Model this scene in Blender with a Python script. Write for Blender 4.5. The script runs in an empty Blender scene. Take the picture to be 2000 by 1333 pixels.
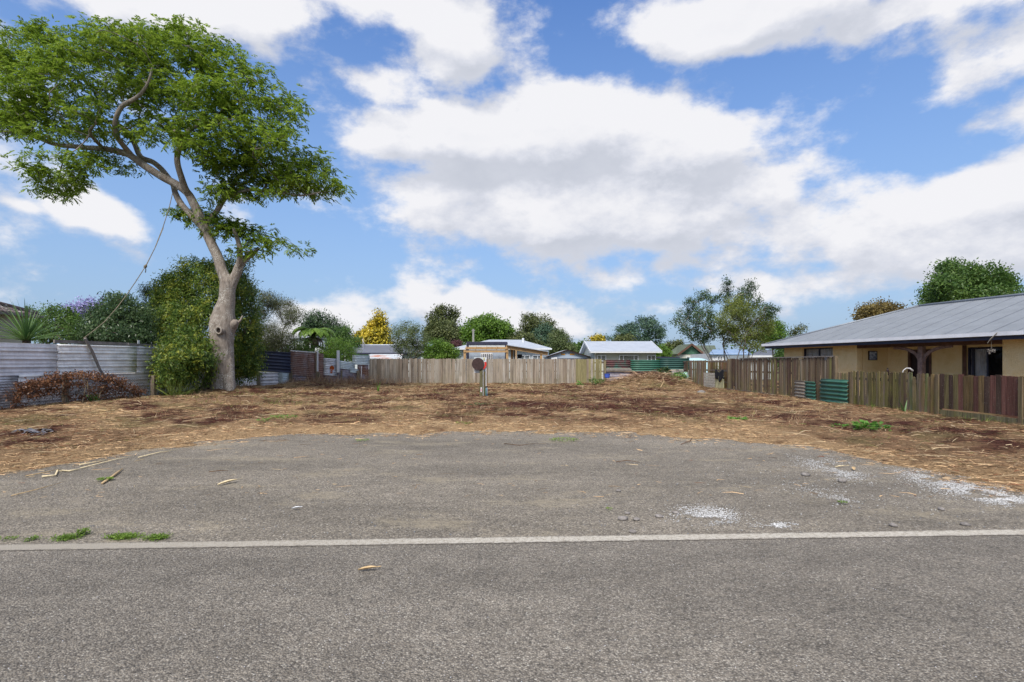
import bpy, math, random
import numpy as np
from mathutils import Vector, Matrix

S = bpy.context.scene
COL = S.collection
F, CX, HY, EYE = 1050.0, 1000.0, 709.0, 1.55     # focal length and horizon of the 2000 px wide photograph, eye height
R = math.radians

# ---------------------------------------------------------------- camera
cam = bpy.data.cameras.new('camera')
cam_o = bpy.data.objects.new('camera', cam)
COL.objects.link(cam_o)
cam_o.location = (0, 0, EYE)
cam_o.rotation_euler = (R(90), 0, 0)
cam.sensor_width = 36
cam.lens = 36 * F / 2000
cam.shift_y = (HY - 666.5) / 2000
cam.clip_start, cam.clip_end = 0.1, 3000
S.camera = cam_o

# ---------------------------------------------------------------- sky and sun
SUN_EL, SUN_AZ = 50, 197        # azimuth clockwise from +Y: behind the camera
world = bpy.data.worlds.new('World')
S.world = world
world.use_nodes = True


def pixdir(px, py):
    v = Vector(((px - CX) / F, 1, (HY - py) / F))
    return v.normalized()


# cloud masses: centre and half size in the photograph, strength
BLOBS = [
    (420, 20, 330, 70, .85), (520, 70, 110, 55, .6), (800, 15, 260, 50, .7), (890, 80, 120, 65, .75),
    (730, 160, 130, 60, .5), (1180, 60, 90, 60, .45),
    (1450, 30, 300, 75, 1.0), (1800, 5, 320, 45, .7), (1930, 130, 150, 90, .9), (1975, 230, 110, 90, .7), (1420, 150, 110, 40, .3), (1255, 170, 80, 45, .45),
    (850, 275, 300, 80, 1.0), (1100, 250, 320, 95, 1.0), (1280, 300, 230, 95, 1.0), (900, 400, 330, 100, .95),
    (1120, 400, 330, 120, 1.0), (1350, 410, 330, 100, .9), (1600, 460, 340, 110, .75), (1880, 410, 300, 100, .85), (1750, 370, 150, 50, .5),
    (1250, 505, 450, 60, .62), (1650, 550, 450, 70, .72), (1850, 500, 250, 60, .7),
    (165, 432, 84, 48, .85), (0, 420, 34, 22, .6),
    (880, 600, 190, 60, .95), (650, 620, 200, 55, .75), (1000, 640, 210, 55, .75), (1310, 600, 90, 35, .55), (700, 660, 600, 40, .5),
]


def build_world():
    nt = world.node_tree
    nt.nodes.clear()
    n, l = nt.nodes.new, nt.links.new
    # group: density of cloud in a direction
    g = bpy.data.node_groups.new('CloudDensity', 'ShaderNodeTree')
    g.interface.new_socket('Vector', in_out='INPUT', socket_type='NodeSocketVector')
    g.interface.new_socket('Density', in_out='OUTPUT', socket_type='NodeSocketFloat')
    gn, gl = g.nodes.new, g.links.new
    gi, go = gn('NodeGroupInput'), gn('NodeGroupOutput')

    def gm(op, a, b=None, c=None):
        m = gn('ShaderNodeMath'); m.operation = op
        for i, v in enumerate((a, b, c)):
            if v is None: continue
            if isinstance(v, (int, float)): m.inputs[i].default_value = v
            else: gl(v, m.inputs[i])
        return m.outputs[0]
    # wobble the direction a little so the masses get lobed outlines
    wn = gn('ShaderNodeTexNoise'); wn.inputs['Scale'].default_value = 4.5; wn.inputs['Detail'].default_value = 3
    gl(gi.outputs[0], wn.inputs['Vector'])
    ws = gn('ShaderNodeVectorMath'); ws.operation = 'SUBTRACT'; ws.inputs[1].default_value = (.5, .5, .5)
    gl(wn.outputs['Color'], ws.inputs[0])
    wa = gn('ShaderNodeVectorMath'); wa.operation = 'MULTIPLY_ADD'; wa.inputs[1].default_value = (.16, 0, .11)
    gl(ws.outputs[0], wa.inputs[0]); gl(gi.outputs[0], wa.inputs[2])
    total = None
    for (px, py, rx, ry, a) in BLOBS:
        d = pixdir(px, py)
        k = Vector(((px - CX) / F, 1, (HY - py) / F)).length
        sx, sz = F / rx * k, F / ry * k
        vm = gn('ShaderNodeVectorMath'); vm.operation = 'MULTIPLY_ADD'
        vm.inputs[1].default_value = (sx, 0, sz); vm.inputs[2].default_value = (-d.x * sx, 0, -d.z * sz)
        gl(wa.outputs[0], vm.inputs[0])
        ln = gn('ShaderNodeVectorMath'); ln.operation = 'LENGTH'
        gl(vm.outputs[0], ln.inputs[0])
        mr = gn('ShaderNodeMapRange'); mr.interpolation_type = 'SMOOTHSTEP'
        mr.inputs['From Min'].default_value = 0; mr.inputs['From Max'].default_value = 1.45
        mr.inputs['To Min'].default_value = a; mr.inputs['To Max'].default_value = 0
        gl(ln.outputs['Value'], mr.inputs['Value'])
        total = mr.outputs[0] if total is None else gm('SMOOTH_MAX', total, mr.outputs[0], .35)
    total = gm('MINIMUM', total, 1.15)
    # far above the frame the same broken cloud goes on
    sp = gn('ShaderNodeSeparateXYZ'); gl(gi.outputs[0], sp.inputs[0])
    up = gn('ShaderNodeMapRange'); up.inputs['From Min'].default_value = .56; up.inputs['From Max'].default_value = .7
    up.inputs['To Min'].default_value = 0; up.inputs['To Max'].default_value = .45
    gl(sp.outputs[2], up.inputs['Value'])
    total = gm('ADD', total, up.outputs[0])
    st = gn('ShaderNodeVectorMath'); st.operation = 'MULTIPLY'; st.inputs[1].default_value = (1, 1, 1.7)
    gl(gi.outputs[0], st.inputs[0])
    n1 = gn('ShaderNodeTexNoise'); n1.inputs['Scale'].default_value = 5.0; n1.inputs['Detail'].default_value = 9; n1.inputs['Roughness'].default_value = .60
    gl(st.outputs[0], n1.inputs['Vector'])
    dens = gm('ADD', total, gm('MULTIPLY', gm('SUBTRACT', n1.outputs[0], .5), 2.0))
    gl(dens, go.inputs[0])

    geo = n('ShaderNodeTexCoord')
    nrm = n('ShaderNodeVectorMath'); nrm.operation = 'NORMALIZE'; l(geo.outputs['Generated'], nrm.inputs[0])
    g1 = n('ShaderNodeGroup'); g1.node_tree = g; l(nrm.outputs[0], g1.inputs[0])
    sh = n('ShaderNodeVectorMath'); sh.operation = 'ADD'; sh.inputs[1].default_value = (-.018, 0, .05); l(nrm.outputs[0], sh.inputs[0])
    g2 = n('ShaderNodeGroup'); g2.node_tree = g; l(sh.outputs[0], g2.inputs[0])

    def m(op, a, b=None):
        k = n('ShaderNodeMath'); k.operation = op
        for i, v in enumerate((a, b)):
            if v is None: continue
            if isinstance(v, (int, float)): k.inputs[i].default_value = v
            else: l(v, k.inputs[i])
        return k.outputs[0]
    mask = n('ShaderNodeMapRange'); mask.interpolation_type = 'SMOOTHSTEP'
    mask.inputs['From Min'].default_value = .30; mask.inputs['From Max'].default_value = .66
    l(g1.outputs[0], mask.inputs['Value'])
    # clouds are bright where there is little cloud above them, grey underneath
    lit = n('ShaderNodeMapRange'); lit.interpolation_type = 'SMOOTHSTEP'
    lit.inputs['From Min'].default_value = -.30; lit.inputs['From Max'].default_value = .42
    l(m('SUBTRACT', g1.outputs[0], g2.outputs[0]), lit.inputs['Value'])
    thin = n('ShaderNodeMapRange'); thin.inputs['From Min'].default_value = .5; thin.inputs['From Max'].default_value = 1.5
    thin.inputs['To Min'].default_value = .30; thin.inputs['To Max'].default_value = -.18
    l(g1.outputs[0], thin.inputs['Value'])
    fac = n('ShaderNodeMath'); fac.operation = 'ADD'; fac.use_clamp = True
    l(lit.outputs[0], fac.inputs[0]); l(thin.outputs[0], fac.inputs[1])
    cc = n('ShaderNodeValToRGB')
    cc.color_ramp.elements[0].position = 0; cc.color_ramp.elements[0].color = (.190, .202, .232, 1)
    cc.color_ramp.elements[1].position = 1; cc.color_ramp.elements[1].color = (.318, .318, .330, 1)
    e = cc.color_ramp.elements.new(.45); e.color = (.252, .260, .288, 1)
    l(fac.outputs[0], cc.inputs[0])
    sky = n('ShaderNodeTexSky'); sky.sky_type = 'NISHITA'; sky.sun_disc = False
    sky.sun_elevation = R(SUN_EL); sky.sun_rotation = R(SUN_AZ); sky.air_density = 1.0; sky.dust_density = .6; sky.ozone_density = 3.0
    hs = n('ShaderNodeHueSaturation'); hs.inputs['Saturation'].default_value = 1.22; hs.inputs['Hue'].default_value = .5
    tint = n('ShaderNodeMix', data_type='RGBA', blend_type='MULTIPLY') if False else n('ShaderNodeMix')
    tint.data_type = 'RGBA'; tint.blend_type = 'MULTIPLY'; tint.inputs[0].default_value = 1; tint.inputs[7].default_value = (1.12, 1.0, 1.03, 1)
    l(sky.outputs[0], tint.inputs[6]); l(tint.outputs[2], hs.inputs['Color'])
    # thin veil towards the horizon
    sz = n('ShaderNodeSeparateXYZ'); l(nrm.outputs[0], sz.inputs[0])
    veil = n('ShaderNodeMapRange'); veil.inputs['From Min'].default_value = 0; veil.inputs['From Max'].default_value = .58
    veil.inputs['To Min'].default_value = .95; veil.inputs['To Max'].default_value = 0
    l(sz.outputs[2], veil.inputs['Value'])
    b1 = n('ShaderNodeBackground'); b1.inputs['Strength'].default_value = .074; l(hs.outputs[0], b1.inputs['Color'])
    bv = n('ShaderNodeBackground'); bv.inputs['Strength'].default_value = 1; bv.inputs['Color'].default_value = (.098, .150, .222, 1)
    b2 = n('ShaderNodeBackground'); b2.inputs['Strength'].default_value = 1.0; l(cc.outputs[0], b2.inputs['Color'])
    mv = n('ShaderNodeMixShader'); l(veil.outputs[0], mv.inputs[0]); l(b1.outputs[0], mv.inputs[1]); l(bv.outputs[0], mv.inputs[2])
    mx = n('ShaderNodeMixShader'); l(mask.outputs[0], mx.inputs[0]); l(mv.outputs[0], mx.inputs[1]); l(b2.outputs[0], mx.inputs[2])
    o = n('ShaderNodeOutputWorld'); l(mx.outputs[0], o.inputs[0])


build_world()
sun = bpy.data.lights.new('sun', 'SUN')
sun.energy = 1.5
sun.angle = R(18)
sun.color = (1, .955, .89)
sun_o = bpy.data.objects.new('sun', sun)
COL.objects.link(sun_o)
sd = Vector((math.sin(R(SUN_AZ)) * math.cos(R(SUN_EL)), math.cos(R(SUN_AZ)) * math.cos(R(SUN_EL)), math.sin(R(SUN_EL))))
sun_o.rotation_euler = sd.to_track_quat('Z', 'Y').to_euler()
sun_o.location = sd * 60
vs = S.view_settings
vs.view_transform = 'Standard'; vs.look = 'None'; vs.exposure = 1.5; vs.gamma = 1; vs.use_curve_mapping = False
S.cycles.max_bounces = 6
S.cycles.transparent_max_bounces = 8

# ---------------------------------------------------------------- helpers
rng = np.random.default_rng(7)
rnd = random.Random(11)


def at(px, py, Y):
    return Vector(((px - CX) / F * Y, Y, EYE + (HY - py) / F * Y))


def gp(px, py, z=0.0):
    Y = (EYE - z) * F / (py - HY)
    return Vector(((px - CX) / F * Y, Y, z))


def hash2(ix, iy, seed):
    h = (ix.astype(np.int64) * 374761393 + iy.astype(np.int64) * 668265263 + seed * 974634777) & 0x7fffffff
    h = ((h ^ (h >> 13)) * 1274126177) & 0x7fffffff
    return ((h ^ (h >> 16)) & 0xffff) / 65535.0


def vnoise(x, y, seed=0):
    x = np.asarray(x, float); y = np.asarray(y, float)
    ix, iy = np.floor(x), np.floor(y)
    fx, fy = x - ix, y - iy
    fx = fx * fx * (3 - 2 * fx); fy = fy * fy * (3 - 2 * fy)
    a, b = hash2(ix, iy, seed), hash2(ix + 1, iy, seed)
    c, d = hash2(ix, iy + 1, seed), hash2(ix + 1, iy + 1, seed)
    return (a * (1 - fx) + b * fx) * (1 - fy) + (c * (1 - fx) + d * fx) * fy


def fbm(x, y, seed=0, oct=4):
    t, a, s = 0, .5, 0
    for i in range(oct):
        t = t + a * vnoise(x * 2 ** i, y * 2 ** i, seed + i * 17); s += a; a *= .5
    return t / s


def mesh_np(name, verts, quads, mat, smooth=False, cols=None):
    verts = np.asarray(verts, np.float32).reshape(-1, 3)
    quads = np.asarray(quads, np.int32)
    k = quads.shape[1]
    me = bpy.data.meshes.new(name)
    me.vertices.add(len(verts)); me.vertices.foreach_set('co', verts.ravel())
    me.loops.add(quads.size); me.loops.foreach_set('vertex_index', quads.ravel())
    me.polygons.add(len(quads)); me.polygons.foreach_set('loop_start', np.arange(0, quads.size, k, dtype=np.int32))
    if cols is not None:
        ca = me.color_attributes.new('Col', 'FLOAT_COLOR', 'POINT')
        c4 = np.ones((len(verts), 4), np.float32); c4[:, :3] = cols
        ca.data.foreach_set('color', c4.ravel())
    me.update(calc_edges=True)
    if smooth:
        me.polygons.foreach_set('use_smooth', np.ones(len(quads), bool))
    if mat: me.materials.append(mat)
    return me


def link(name, me, parent=None):
    o = bpy.data.objects.new(name, me)
    COL.objects.link(o)
    if parent is not None: o.parent = parent
    return o


def tag(o, label=None, cat=None, group=None, kind=None):
    if label: o['label'] = label
    if cat: o['category'] = cat
    if group: o['group'] = group
    if kind: o['kind'] = kind
    return o


def thing(name, label, cat, group=None):
    o = bpy.data.objects.new(name, None)
    o.empty_display_size = .2
    COL.objects.link(o)
    return tag(o, label, cat, group)


class MB:
    def __init__(s): s.v, s.f = [], []

    def add(s, vs_, fs):
        b = len(s.v); s.v += [tuple(v) for v in vs_]; s.f += [tuple(i + b for i in f) for f in fs]; return s

    def box(s, x0, x1, y0, y1, z0, z1, fn=None):
        vs_ = [(x, y, z) for z in (z0, z1) for y in (y0, y1) for x in (x0, x1)]
        if fn: vs_ = [fn(*v) for v in vs_]
        return s.add(vs_, [(0, 2, 3, 1), (4, 5, 7, 6), (0, 1, 5, 4), (2, 6, 7, 3), (0, 4, 6, 2), (1, 3, 7, 5)])

    def bar(s, a, b, w, h=None, up=(0, 0, 1)):
        """square bar from a to b"""
        a, b = Vector(a), Vector(b); h = h or w
        d = (b - a).normalized(); u = Vector(up)
        if abs(d.dot(u)) > .98: u = Vector((0, 1, 0))
        x = d.cross(u).normalized(); y = x.cross(d).normalized()
        vs_ = []
        for p in (a, b):
            for sx, sy in ((-1, -1), (1, -1), (1, 1), (-1, 1)):
                vs_.append(p + x * sx * w / 2 + y * sy * h / 2)
        return s.add(vs_, [(3, 2, 1, 0), (4, 5, 6, 7), (0, 1, 5, 4), (1, 2, 6, 5), (2, 3, 7, 6), (3, 0, 4, 7)])

    def tube(s, pts, rad, n=8, cap=True):
        pts = [Vector(p) for p in pts]
        if not hasattr(rad, '__len__'): rad = [rad] * len(pts)
        base = len(s.v); prev = None
        for i, p in enumerate(pts):
            d = (pts[min(i + 1, len(pts) - 1)] - pts[max(i - 1, 0)]).normalized()
            if prev is None:
                u = Vector((0, 0, 1)) if abs(d.z) < .9 else Vector((1, 0, 0))
                x = d.cross(u).normalized()
            else:
                x = (prev - d * prev.dot(d)).normalized()
            y = d.cross(x); prev = x
            for k in range(n):
                a = 2 * math.pi * k / n
                s.v.append(tuple(p + (x * math.cos(a) + y * math.sin(a)) * rad[i]))
        for i in range(len(pts) - 1):
            for k in range(n):
                a, b = base + i * n + k, base + i * n + (k + 1) % n
                s.f.append((a, b, b + n, a + n))
        if cap:
            s.f.append(tuple(base + k for k in range(n))[::-1])
            s.f.append(tuple(base + (len(pts) - 1) * n + k for k in range(n)))
        return s

    def build(s, name, mat, parent=None, smooth=False, bevel=0):
        me = bpy.data.meshes.new(name)
        me.from_pydata(s.v, [], s.f)
        me.update()
        if smooth:
            me.polygons.foreach_set('use_smooth', np.ones(len(s.f), bool))
        if mat: me.materials.append(mat)
        o = link(name, me, parent)
        if bevel:
            b = o.modifiers.new('bevel', 'BEVEL'); b.width = bevel; b.segments = 2; b.limit_method = 'ANGLE'
        return o


# ---------------------------------------------------------------- materials
class Mat:
    def __init__(s, name, rough=.8, spec=.3, metal=0):
        s.m = bpy.data.materials.new(name); s.m.use_nodes = True
        s.nt = s.m.node_tree; s.b = s.nt.nodes['Principled BSDF']
        s.b.inputs['Roughness'].default_value = rough
        s.b.inputs['Specular IOR Level'].default_value = spec
        s.b.inputs['Metallic'].default_value = metal
        s.pos = None

    def n(s, t, **k):
        x = s.nt.nodes.new(t)
        for a, b in k.items(): setattr(x, a, b)
        return x

    def l(s, a, b): s.nt.links.new(a, b)

    def coord(s, scale=(1, 1, 1), space='world'):
        if space == 'world': src = s.n('ShaderNodeNewGeometry').outputs['Position']
        else: src = s.n('ShaderNodeTexCoord').outputs['Object']
        v = s.n('ShaderNodeVectorMath', operation='MULTIPLY'); v.inputs[1].default_value = scale
        s.l(src, v.inputs[0])
        if space == 'obj':
            oi = s.n('ShaderNodeObjectInfo')
            k = s.n('ShaderNodeVectorMath', operation='SCALE'); k.inputs[0].default_value = (37, 91, 53); s.l(oi.outputs['Random'], k.inputs['Scale'])
            a = s.n('ShaderNodeVectorMath', operation='ADD'); s.l(v.outputs[0], a.inputs[0]); s.l(k.outputs[0], a.inputs[1])
            return a.outputs[0]
        return v.outputs[0]

    def noise(s, scale, detail=4, rough=.55, coord=None, stretch=(1, 1, 1), space='world'):
        x = s.n('ShaderNodeTexNoise'); x.inputs['Scale'].default_value = scale; x.inputs['Detail'].default_value = detail; x.inputs['Roughness'].default_value = rough
        s.l(coord or s.coord(stretch, space), x.inputs['Vector'])
        return x.outputs[0]

    def voro(s, scale, feature='F1', stretch=(1, 1, 1), out='Distance'):
        x = s.n('ShaderNodeTexVoronoi'); x.feature = feature; x.inputs['Scale'].default_value = scale
        s.l(s.coord(stretch), x.inputs['Vector'])
        return x.outputs[out]

    def rng(s, v, a, b, c=0, d=1):
        x = s.n('ShaderNodeMapRange')
        for i, k in zip(('From Min', 'From Max', 'To Min', 'To Max'), (a, b, c, d)): x.inputs[i].default_value = k
        s.l(v, x.inputs['Value'])
        return x.outputs[0]

    def math(s, op, a, b=None):
        x = s.n('ShaderNodeMath', operation=op)
        for i, v in enumerate((a, b)):
            if v is None: continue
            if isinstance(v, (int, float)): x.inputs[i].default_value = v
            else: s.l(v, x.inputs[i])
        return x.outputs[0]

    def mix(s, f, a, b, mode='MIX'):
        x = s.n('ShaderNodeMix', data_type='RGBA', blend_type=mode)
        for i, v in ((0, f), (6, a), (7, b)):
            if isinstance(v, (int, float)): x.inputs[i].default_value = v
            elif isinstance(v, tuple): x.inputs[i].default_value = (*v[:3], 1)
            else: s.l(v, x.inputs[i])
        return x.outputs[2]

    def ramp(s, v, stops):
        x = s.n('ShaderNodeValToRGB'); e = x.color_ramp.elements
        e[0].position, e[0].color = stops[0][0], (*stops[0][1], 1)
        e[1].position, e[1].color = stops[-1][0], (*stops[-1][1], 1)
        for p, c in stops[1:-1]:
            k = e.new(p); k.color = (*c, 1)
        s.l(v, x.inputs[0])
        return x.outputs[0]

    def color(s, c):
        if isinstance(c, tuple): s.b.inputs['Base Color'].default_value = (*c[:3], 1)
        else: s.l(c, s.b.inputs['Base Color'])
        return s

    def bump(s, h, strength=.5, dist=.01):
        x = s.n('ShaderNodeBump'); x.inputs['Strength'].default_value = strength; x.inputs['Distance'].default_value = dist
        s.l(h, x.inputs['Height']); s.l(x.outputs[0], s.b.inputs['Normal'])
        return s


def plain(name, c, rough=.7, spec=.3, metal=0, var=.25, sc=3, fine=40):
    m = Mat(name, rough, spec, metal)
    a = m.noise(sc, 5); b = m.noise(fine, 3)
    f = m.math('ADD', m.rng(a, .3, .7, 1 - var, 1 + var), m.rng(b, .3, .7, -var * .4, var * .4))
    k = m.n('ShaderNodeVectorMath', operation='SCALE'); k.inputs[0].default_value = c[:3]; m.l(f, k.inputs['Scale'])
    m.l(k.outputs[0], m.b.inputs['Base Color'])
    m.bump(b, .15, .005)
    return m.m


def leafmat(name, dark, mid, light, new=None, new_lit_amt=.0, patch=.35, rough=.45, trans=.38, nscale=.9, gain=1.62):
    dark, mid, light = (tuple(x * gain for x in q) for q in (dark, mid, light))
    m = Mat(name, rough, .35)
    ri = m.n('ShaderNodeNewGeometry').outputs['Random Per Island']
    big = m.noise(nscale, 3)
    f = m.math('ADD', m.math('MULTIPLY', ri, .55), m.rng(big, .3, .7, -.1, patch + .1))
    c = m.ramp(f, [(0, dark), (.45, mid), (1, light)])
    if new:
        f2 = m.rng(m.noise(nscale * 1.7, 4), .62 - new_lit_amt, .72 - new_lit_amt)
        c = m.mix(m.math('MULTIPLY', f2, m.rng(ri, 0, 1, .5, 1)), c, new)
    m.color(c)
    t = m.n('ShaderNodeBsdfTranslucent'); m.l(c, t.inputs[0])
    x = m.n('ShaderNodeMixShader'); x.inputs[0].default_value = trans
    m.l(m.b.outputs[0], x.inputs[1]); m.l(t.outputs[0], x.inputs[2])
    m.l(x.outputs[0], m.nt.nodes['Material Output'].inputs[0])
    return m.m


def barkmat(name, a, b, lichen=None):
    m = Mat(name, .85, .2)
    n1 = m.noise(9, 6, .6, stretch=(1, 1, .35)); n2 = m.noise(2.2, 4)
    c = m.ramp(n1, [(.3, a), (.7, b)])
    if lichen: c = m.mix(m.math('MULTIPLY', m.rng(m.noise(26, 4), .53, .62), m.rng(n2, .45, .6)), c, lichen)
    m.color(c)
    m.bump(m.noise(16, 6, .65, stretch=(1, 1, .3)), .9, .05)
    return m.m


def attrmat(name, rough=.9, spec=.15, trans=0, bump=0):
    m = Mat(name, rough, spec)
    a = m.n('ShaderNodeAttribute'); a.attribute_name = 'Col'
    m.color(a.outputs[0])
    if bump: m.bump(m.noise(30, 6, .7), bump, .03)
    return m.m


def palingmat(name, moss=.5, moss_c=(.16, .17, .045), moss_h=(.2, 1.3), weather=.25):
    m = Mat(name, .9, .15)
    oi = m.n('ShaderNodeObjectInfo')
    g = m.noise(22, 6, .62, stretch=(1, 1, .045), space='obj')
    g2 = m.noise(60, 3, .6, stretch=(1, 1, .03), space='obj')
    st = m.noise(3.5, 4, .6, stretch=(1, 1, .5), space='obj')
    k = m.math('ADD', m.rng(g, .3, .7, .55, 1.35), m.rng(g2, .35, .65, -.25, .2))
    sc = m.n('ShaderNodeVectorMath', operation='SCALE'); m.l(oi.outputs['Color'], sc.inputs[0]); m.l(k, sc.inputs['Scale'])
    c = m.mix(m.rng(st, .55, .8, 0, .7), sc.outputs[0], (.05, .035, .028))
    if moss:
        z = m.n('ShaderNodeSeparateXYZ'); m.l(m.n('ShaderNodeNewGeometry').outputs['Position'], z.inputs[0])
        hz = m.rng(z.outputs[2], moss_h[0], moss_h[1], 1, .25)
        mo = m.rng(m.math('ADD', m.noise(3, 5, .7, stretch=(1, 1, .6)), m.math('MULTIPLY', m.noise(14, 3, space='obj', stretch=(1, 1, .2)), .4)), .62, .85)
        c = m.mix(m.math('MULTIPLY', m.math('MULTIPLY', mo, hz), moss), c, moss_c)
    # pale lichen flecks
    c = m.mix(m.rng(m.noise(45, 2), .66, .72, 0, .5), c, (.42, .40, .33))
    m.color(c); m.bump(g, .7, .012)
    return m.m


def metalmat(name, base, rust=0, rust_c=(.11, .05, .028), rough=.45, metal=.35, streak=.2, rust_scale=.8, spangle=True):
    m = Mat(name, rough, .4, metal)
    n1 = m.noise(1.6, 5, .6, stretch=(1, 1, 2)); n2 = m.noise(9, 5, .7, stretch=(1, 1, .5))
    k = m.math('ADD', m.rng(n1, .3, .7, 1 - streak, 1 + streak), m.rng(n2, .3, .7, -streak * .5, streak * .5))
    sc = m.n('ShaderNodeVectorMath', operation='SCALE'); sc.inputs[0].default_value = base; m.l(k, sc.inputs['Scale'])
    c = sc.outputs[0]
    if rust:
        rf = m.rng(m.math('ADD', m.noise(rust_scale, 6, .65), m.math('MULTIPLY', m.math('SUBTRACT', n2, .5), .35)), .70 - rust * .55, .82 - rust * .5)
        c = m.mix(rf, c, m.mix(n2, rust_c, tuple(x * 2.0 for x in rust_c)))
        m.l(m.rng(rf, 0, 1, metal, 0), m.b.inputs['Metallic'])
        m.l(m.rng(rf, 0, 1, rough, .9), m.b.inputs['Roughness'])
    m.color(c); m.bump(n2, .12, .01)
    return m.m


M = {}
M['galv_pale'] = metalmat('galvanised_pale', (.90, .88, .84), rough=.55, metal=.05)
M['galv_mid'] = metalmat('galvanised_mid', (.74, .72, .73), rough=.55, metal=.05)
M['galv_dark'] = metalmat('galvanised_dark', (.58, .58, .59), rough=.55, metal=.05)
M['galv_old'] = metalmat('galvanised_old', (.60, .61, .64), rust=.25, rough=.45, metal=.5, streak=.35)
M['galv_mauve'] = metalmat('galvanised_dull', (.30, .28, .32), rust=.4, rust_c=(.13, .07, .05), rough=.6, metal=.3, streak=.35)
M['galv_green'] = metalmat('galvanised_greenish', (.60, .68, .70), rust=.1, rust_c=(.12, .30, .16), rough=.45, metal=.4)
M['rusty'] = metalmat('rusted_brown', (.30, .24, .23), rust=.6, rust_c=(.16, .095, .075), rough=.75, metal=.1, rust_scale=1.5)
M['navy'] = metalmat('dark_painted_iron', (.045, .052, .085), rough=.4, metal=.1)
M['green_iron'] = metalmat('green_painted_iron', (.035, .125, .085), rough=.5, metal=.05, rust=.18, rust_c=(.07, .055, .035))
M['green_rust'] = metalmat('green_iron_rusting', (.03, .11, .085), rough=.6, metal=.05, rust=.5, rust_c=(.075, .035, .035), rust_scale=.7)
M['green_dark'] = metalmat('dark_green_iron', (.022, .075, .062), rough=.55, metal=.05, rust=.15)
M['tan_iron'] = metalmat('tan_painted_iron', (.26, .22, .17), rough=.6, metal=.05, rust=.15)
M['roof_house'] = metalmat('grey_roof_iron', (.235, .255, .28), rough=.5, metal=.3, streak=.1)
M['roof_pale'] = metalmat('pale_roof_iron', (.42, .46, .52), rough=.5, metal=.2, streak=.08)
M['roof_grey'] = metalmat('blue_grey_roof_iron', (.14, .15, .185), rough=.55, metal=.15, streak=.1)
M['roof_dark'] = metalmat('slate_roof_iron', (.10, .11, .14), rough=.55, metal=.1)
M['roof_blue'] = metalmat('blue_roof_iron', (.22, .33, .50), rough=.5, metal=.15)
M['roof_green'] = metalmat('olive_green_roof', (.10, .125, .085), rough=.8, metal=0)
M['roof_rusty'] = metalmat('patched_lean_to_roof', (.55, .58, .60), rust=.42, rust_c=(.28, .11, .06), rough=.5, metal=.1, rust_scale=.5)
M['paling_back'] = palingmat('weathered_paling', .45, (.19, .17, .07), (.0, .9))
M['paling_red'] = palingmat('old_red_paling', .16, (.17, .15, .05), (.0, .7))
M['paling_tall'] = palingmat('old_dark_paling', .6, (.20, .18, .05))
M['paling_moss'] = palingmat('mossy_paling', .8, (.135, .135, .030), (.0, 1.7))
M['post'] = palingmat('old_post', .4)
M['rail'] = plain('weathered_timber', (.17, .135, .105), .9, .1, var=.35, sc=4)
M['rail_grey'] = plain('grey_timber', (.22, .20, .18), .9, .1, var=.3, sc=4)
M['pine'] = plain('new_pine', (.42, .27, .13), .7, .2, var=.2, sc=3)
M['brown_wood'] = plain('brown_stained_timber', (.12, .065, .045), .75, .2, var=.3, sc=6)
M['post_wood'] = plain('verandah_timber', (.24, .16, .13), .8, .2, var=.3, sc=8)
M['white'] = plain('white_paint', (.72, .73, .74), .55, .3, var=.06)
M['off_white'] = plain('cream_weatherboard', (.50, .50, .42), .7, .2, var=.06)
M['pale_blue'] = plain('pale_blue_cladding', (.36, .42, .50), .7, .2, var=.06)
M['pale_board'] = plain('white_weatherboard', (.56, .60, .60), .7, .2, var=.06)
M['cream'] = plain('cream_boards', (.47, .44, .34), .75, .2, var=.1)
M['gutter'] = plain('grey_gutter', (.72, .73, .76), .45, .4, var=.1)
M['navy_paint'] = plain('navy_paint', (.03, .033, .06), .5, .4, var=.2)
M['black'] = plain('black_plastic', (.015, .015, .018), .6, .3)
M['rope'] = plain('old_rope', (.20, .17, .12), .9, .1)
M['door'] = plain('dark_brown_door', (.028, .014, .013), .5, .3)
M['orange'] = plain('orange_vent', (.60, .28, .03), .6, .3)
M['red'] = plain('red_reflector', (.55, .03, .02), .4, .5)
M['pink'] = plain('pink_print', (.55, .05, .18), .6, .3)
M['blue'] = plain('blue_plastic', (.05, .10, .42), .4, .4)
M['teal_bag'] = plain('pale_green_plastic', (.32, .50, .45), .5, .4)
M['tarp'] = plain('pale_turquoise_cover', (.42, .62, .68), .5, .3, var=.08)
M['yellow_board'] = plain('yellowed_board', (.52, .48, .26), .8, .2, var=.2, sc=2)
M['white_slat'] = plain('flaking_white_slat', (.46, .42, .34), .8, .2, var=.35, sc=9)
M['shell'] = plain('white_shell', (.68, .68, .70), .6, .3, var=.15, fine=300)
M['grey_stone'] = plain('river_stone', (.22, .20, .185), .75, .3, var=.3, sc=20)
M['dry_stick'] = plain('dry_stick', (.50, .36, .20), .85, .1, var=.3, sc=20)
M['pale_stick'] = plain('pale_husk', (.72, .60, .38), .8, .1, var=.2, sc=30)
M['dark_stick'] = plain('dark_stick', (.13, .075, .045), .85, .1, var=.3, sc=20)
M['wire'] = plain('rusty_wire', (.10, .085, .08), .7, .3, metal=.3)
M['concrete'] = plain('old_concrete', (.30, .29, .27), .9, .1, var=.2)
M['soil'] = plain('dark_soil', (.09, .06, .045), .95, .1)
M['disc'] = plain('brown_disc', (.055, .035, .032), .75, .2, var=.25, sc=12, fine=60)
M['print_blue'] = None


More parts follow.
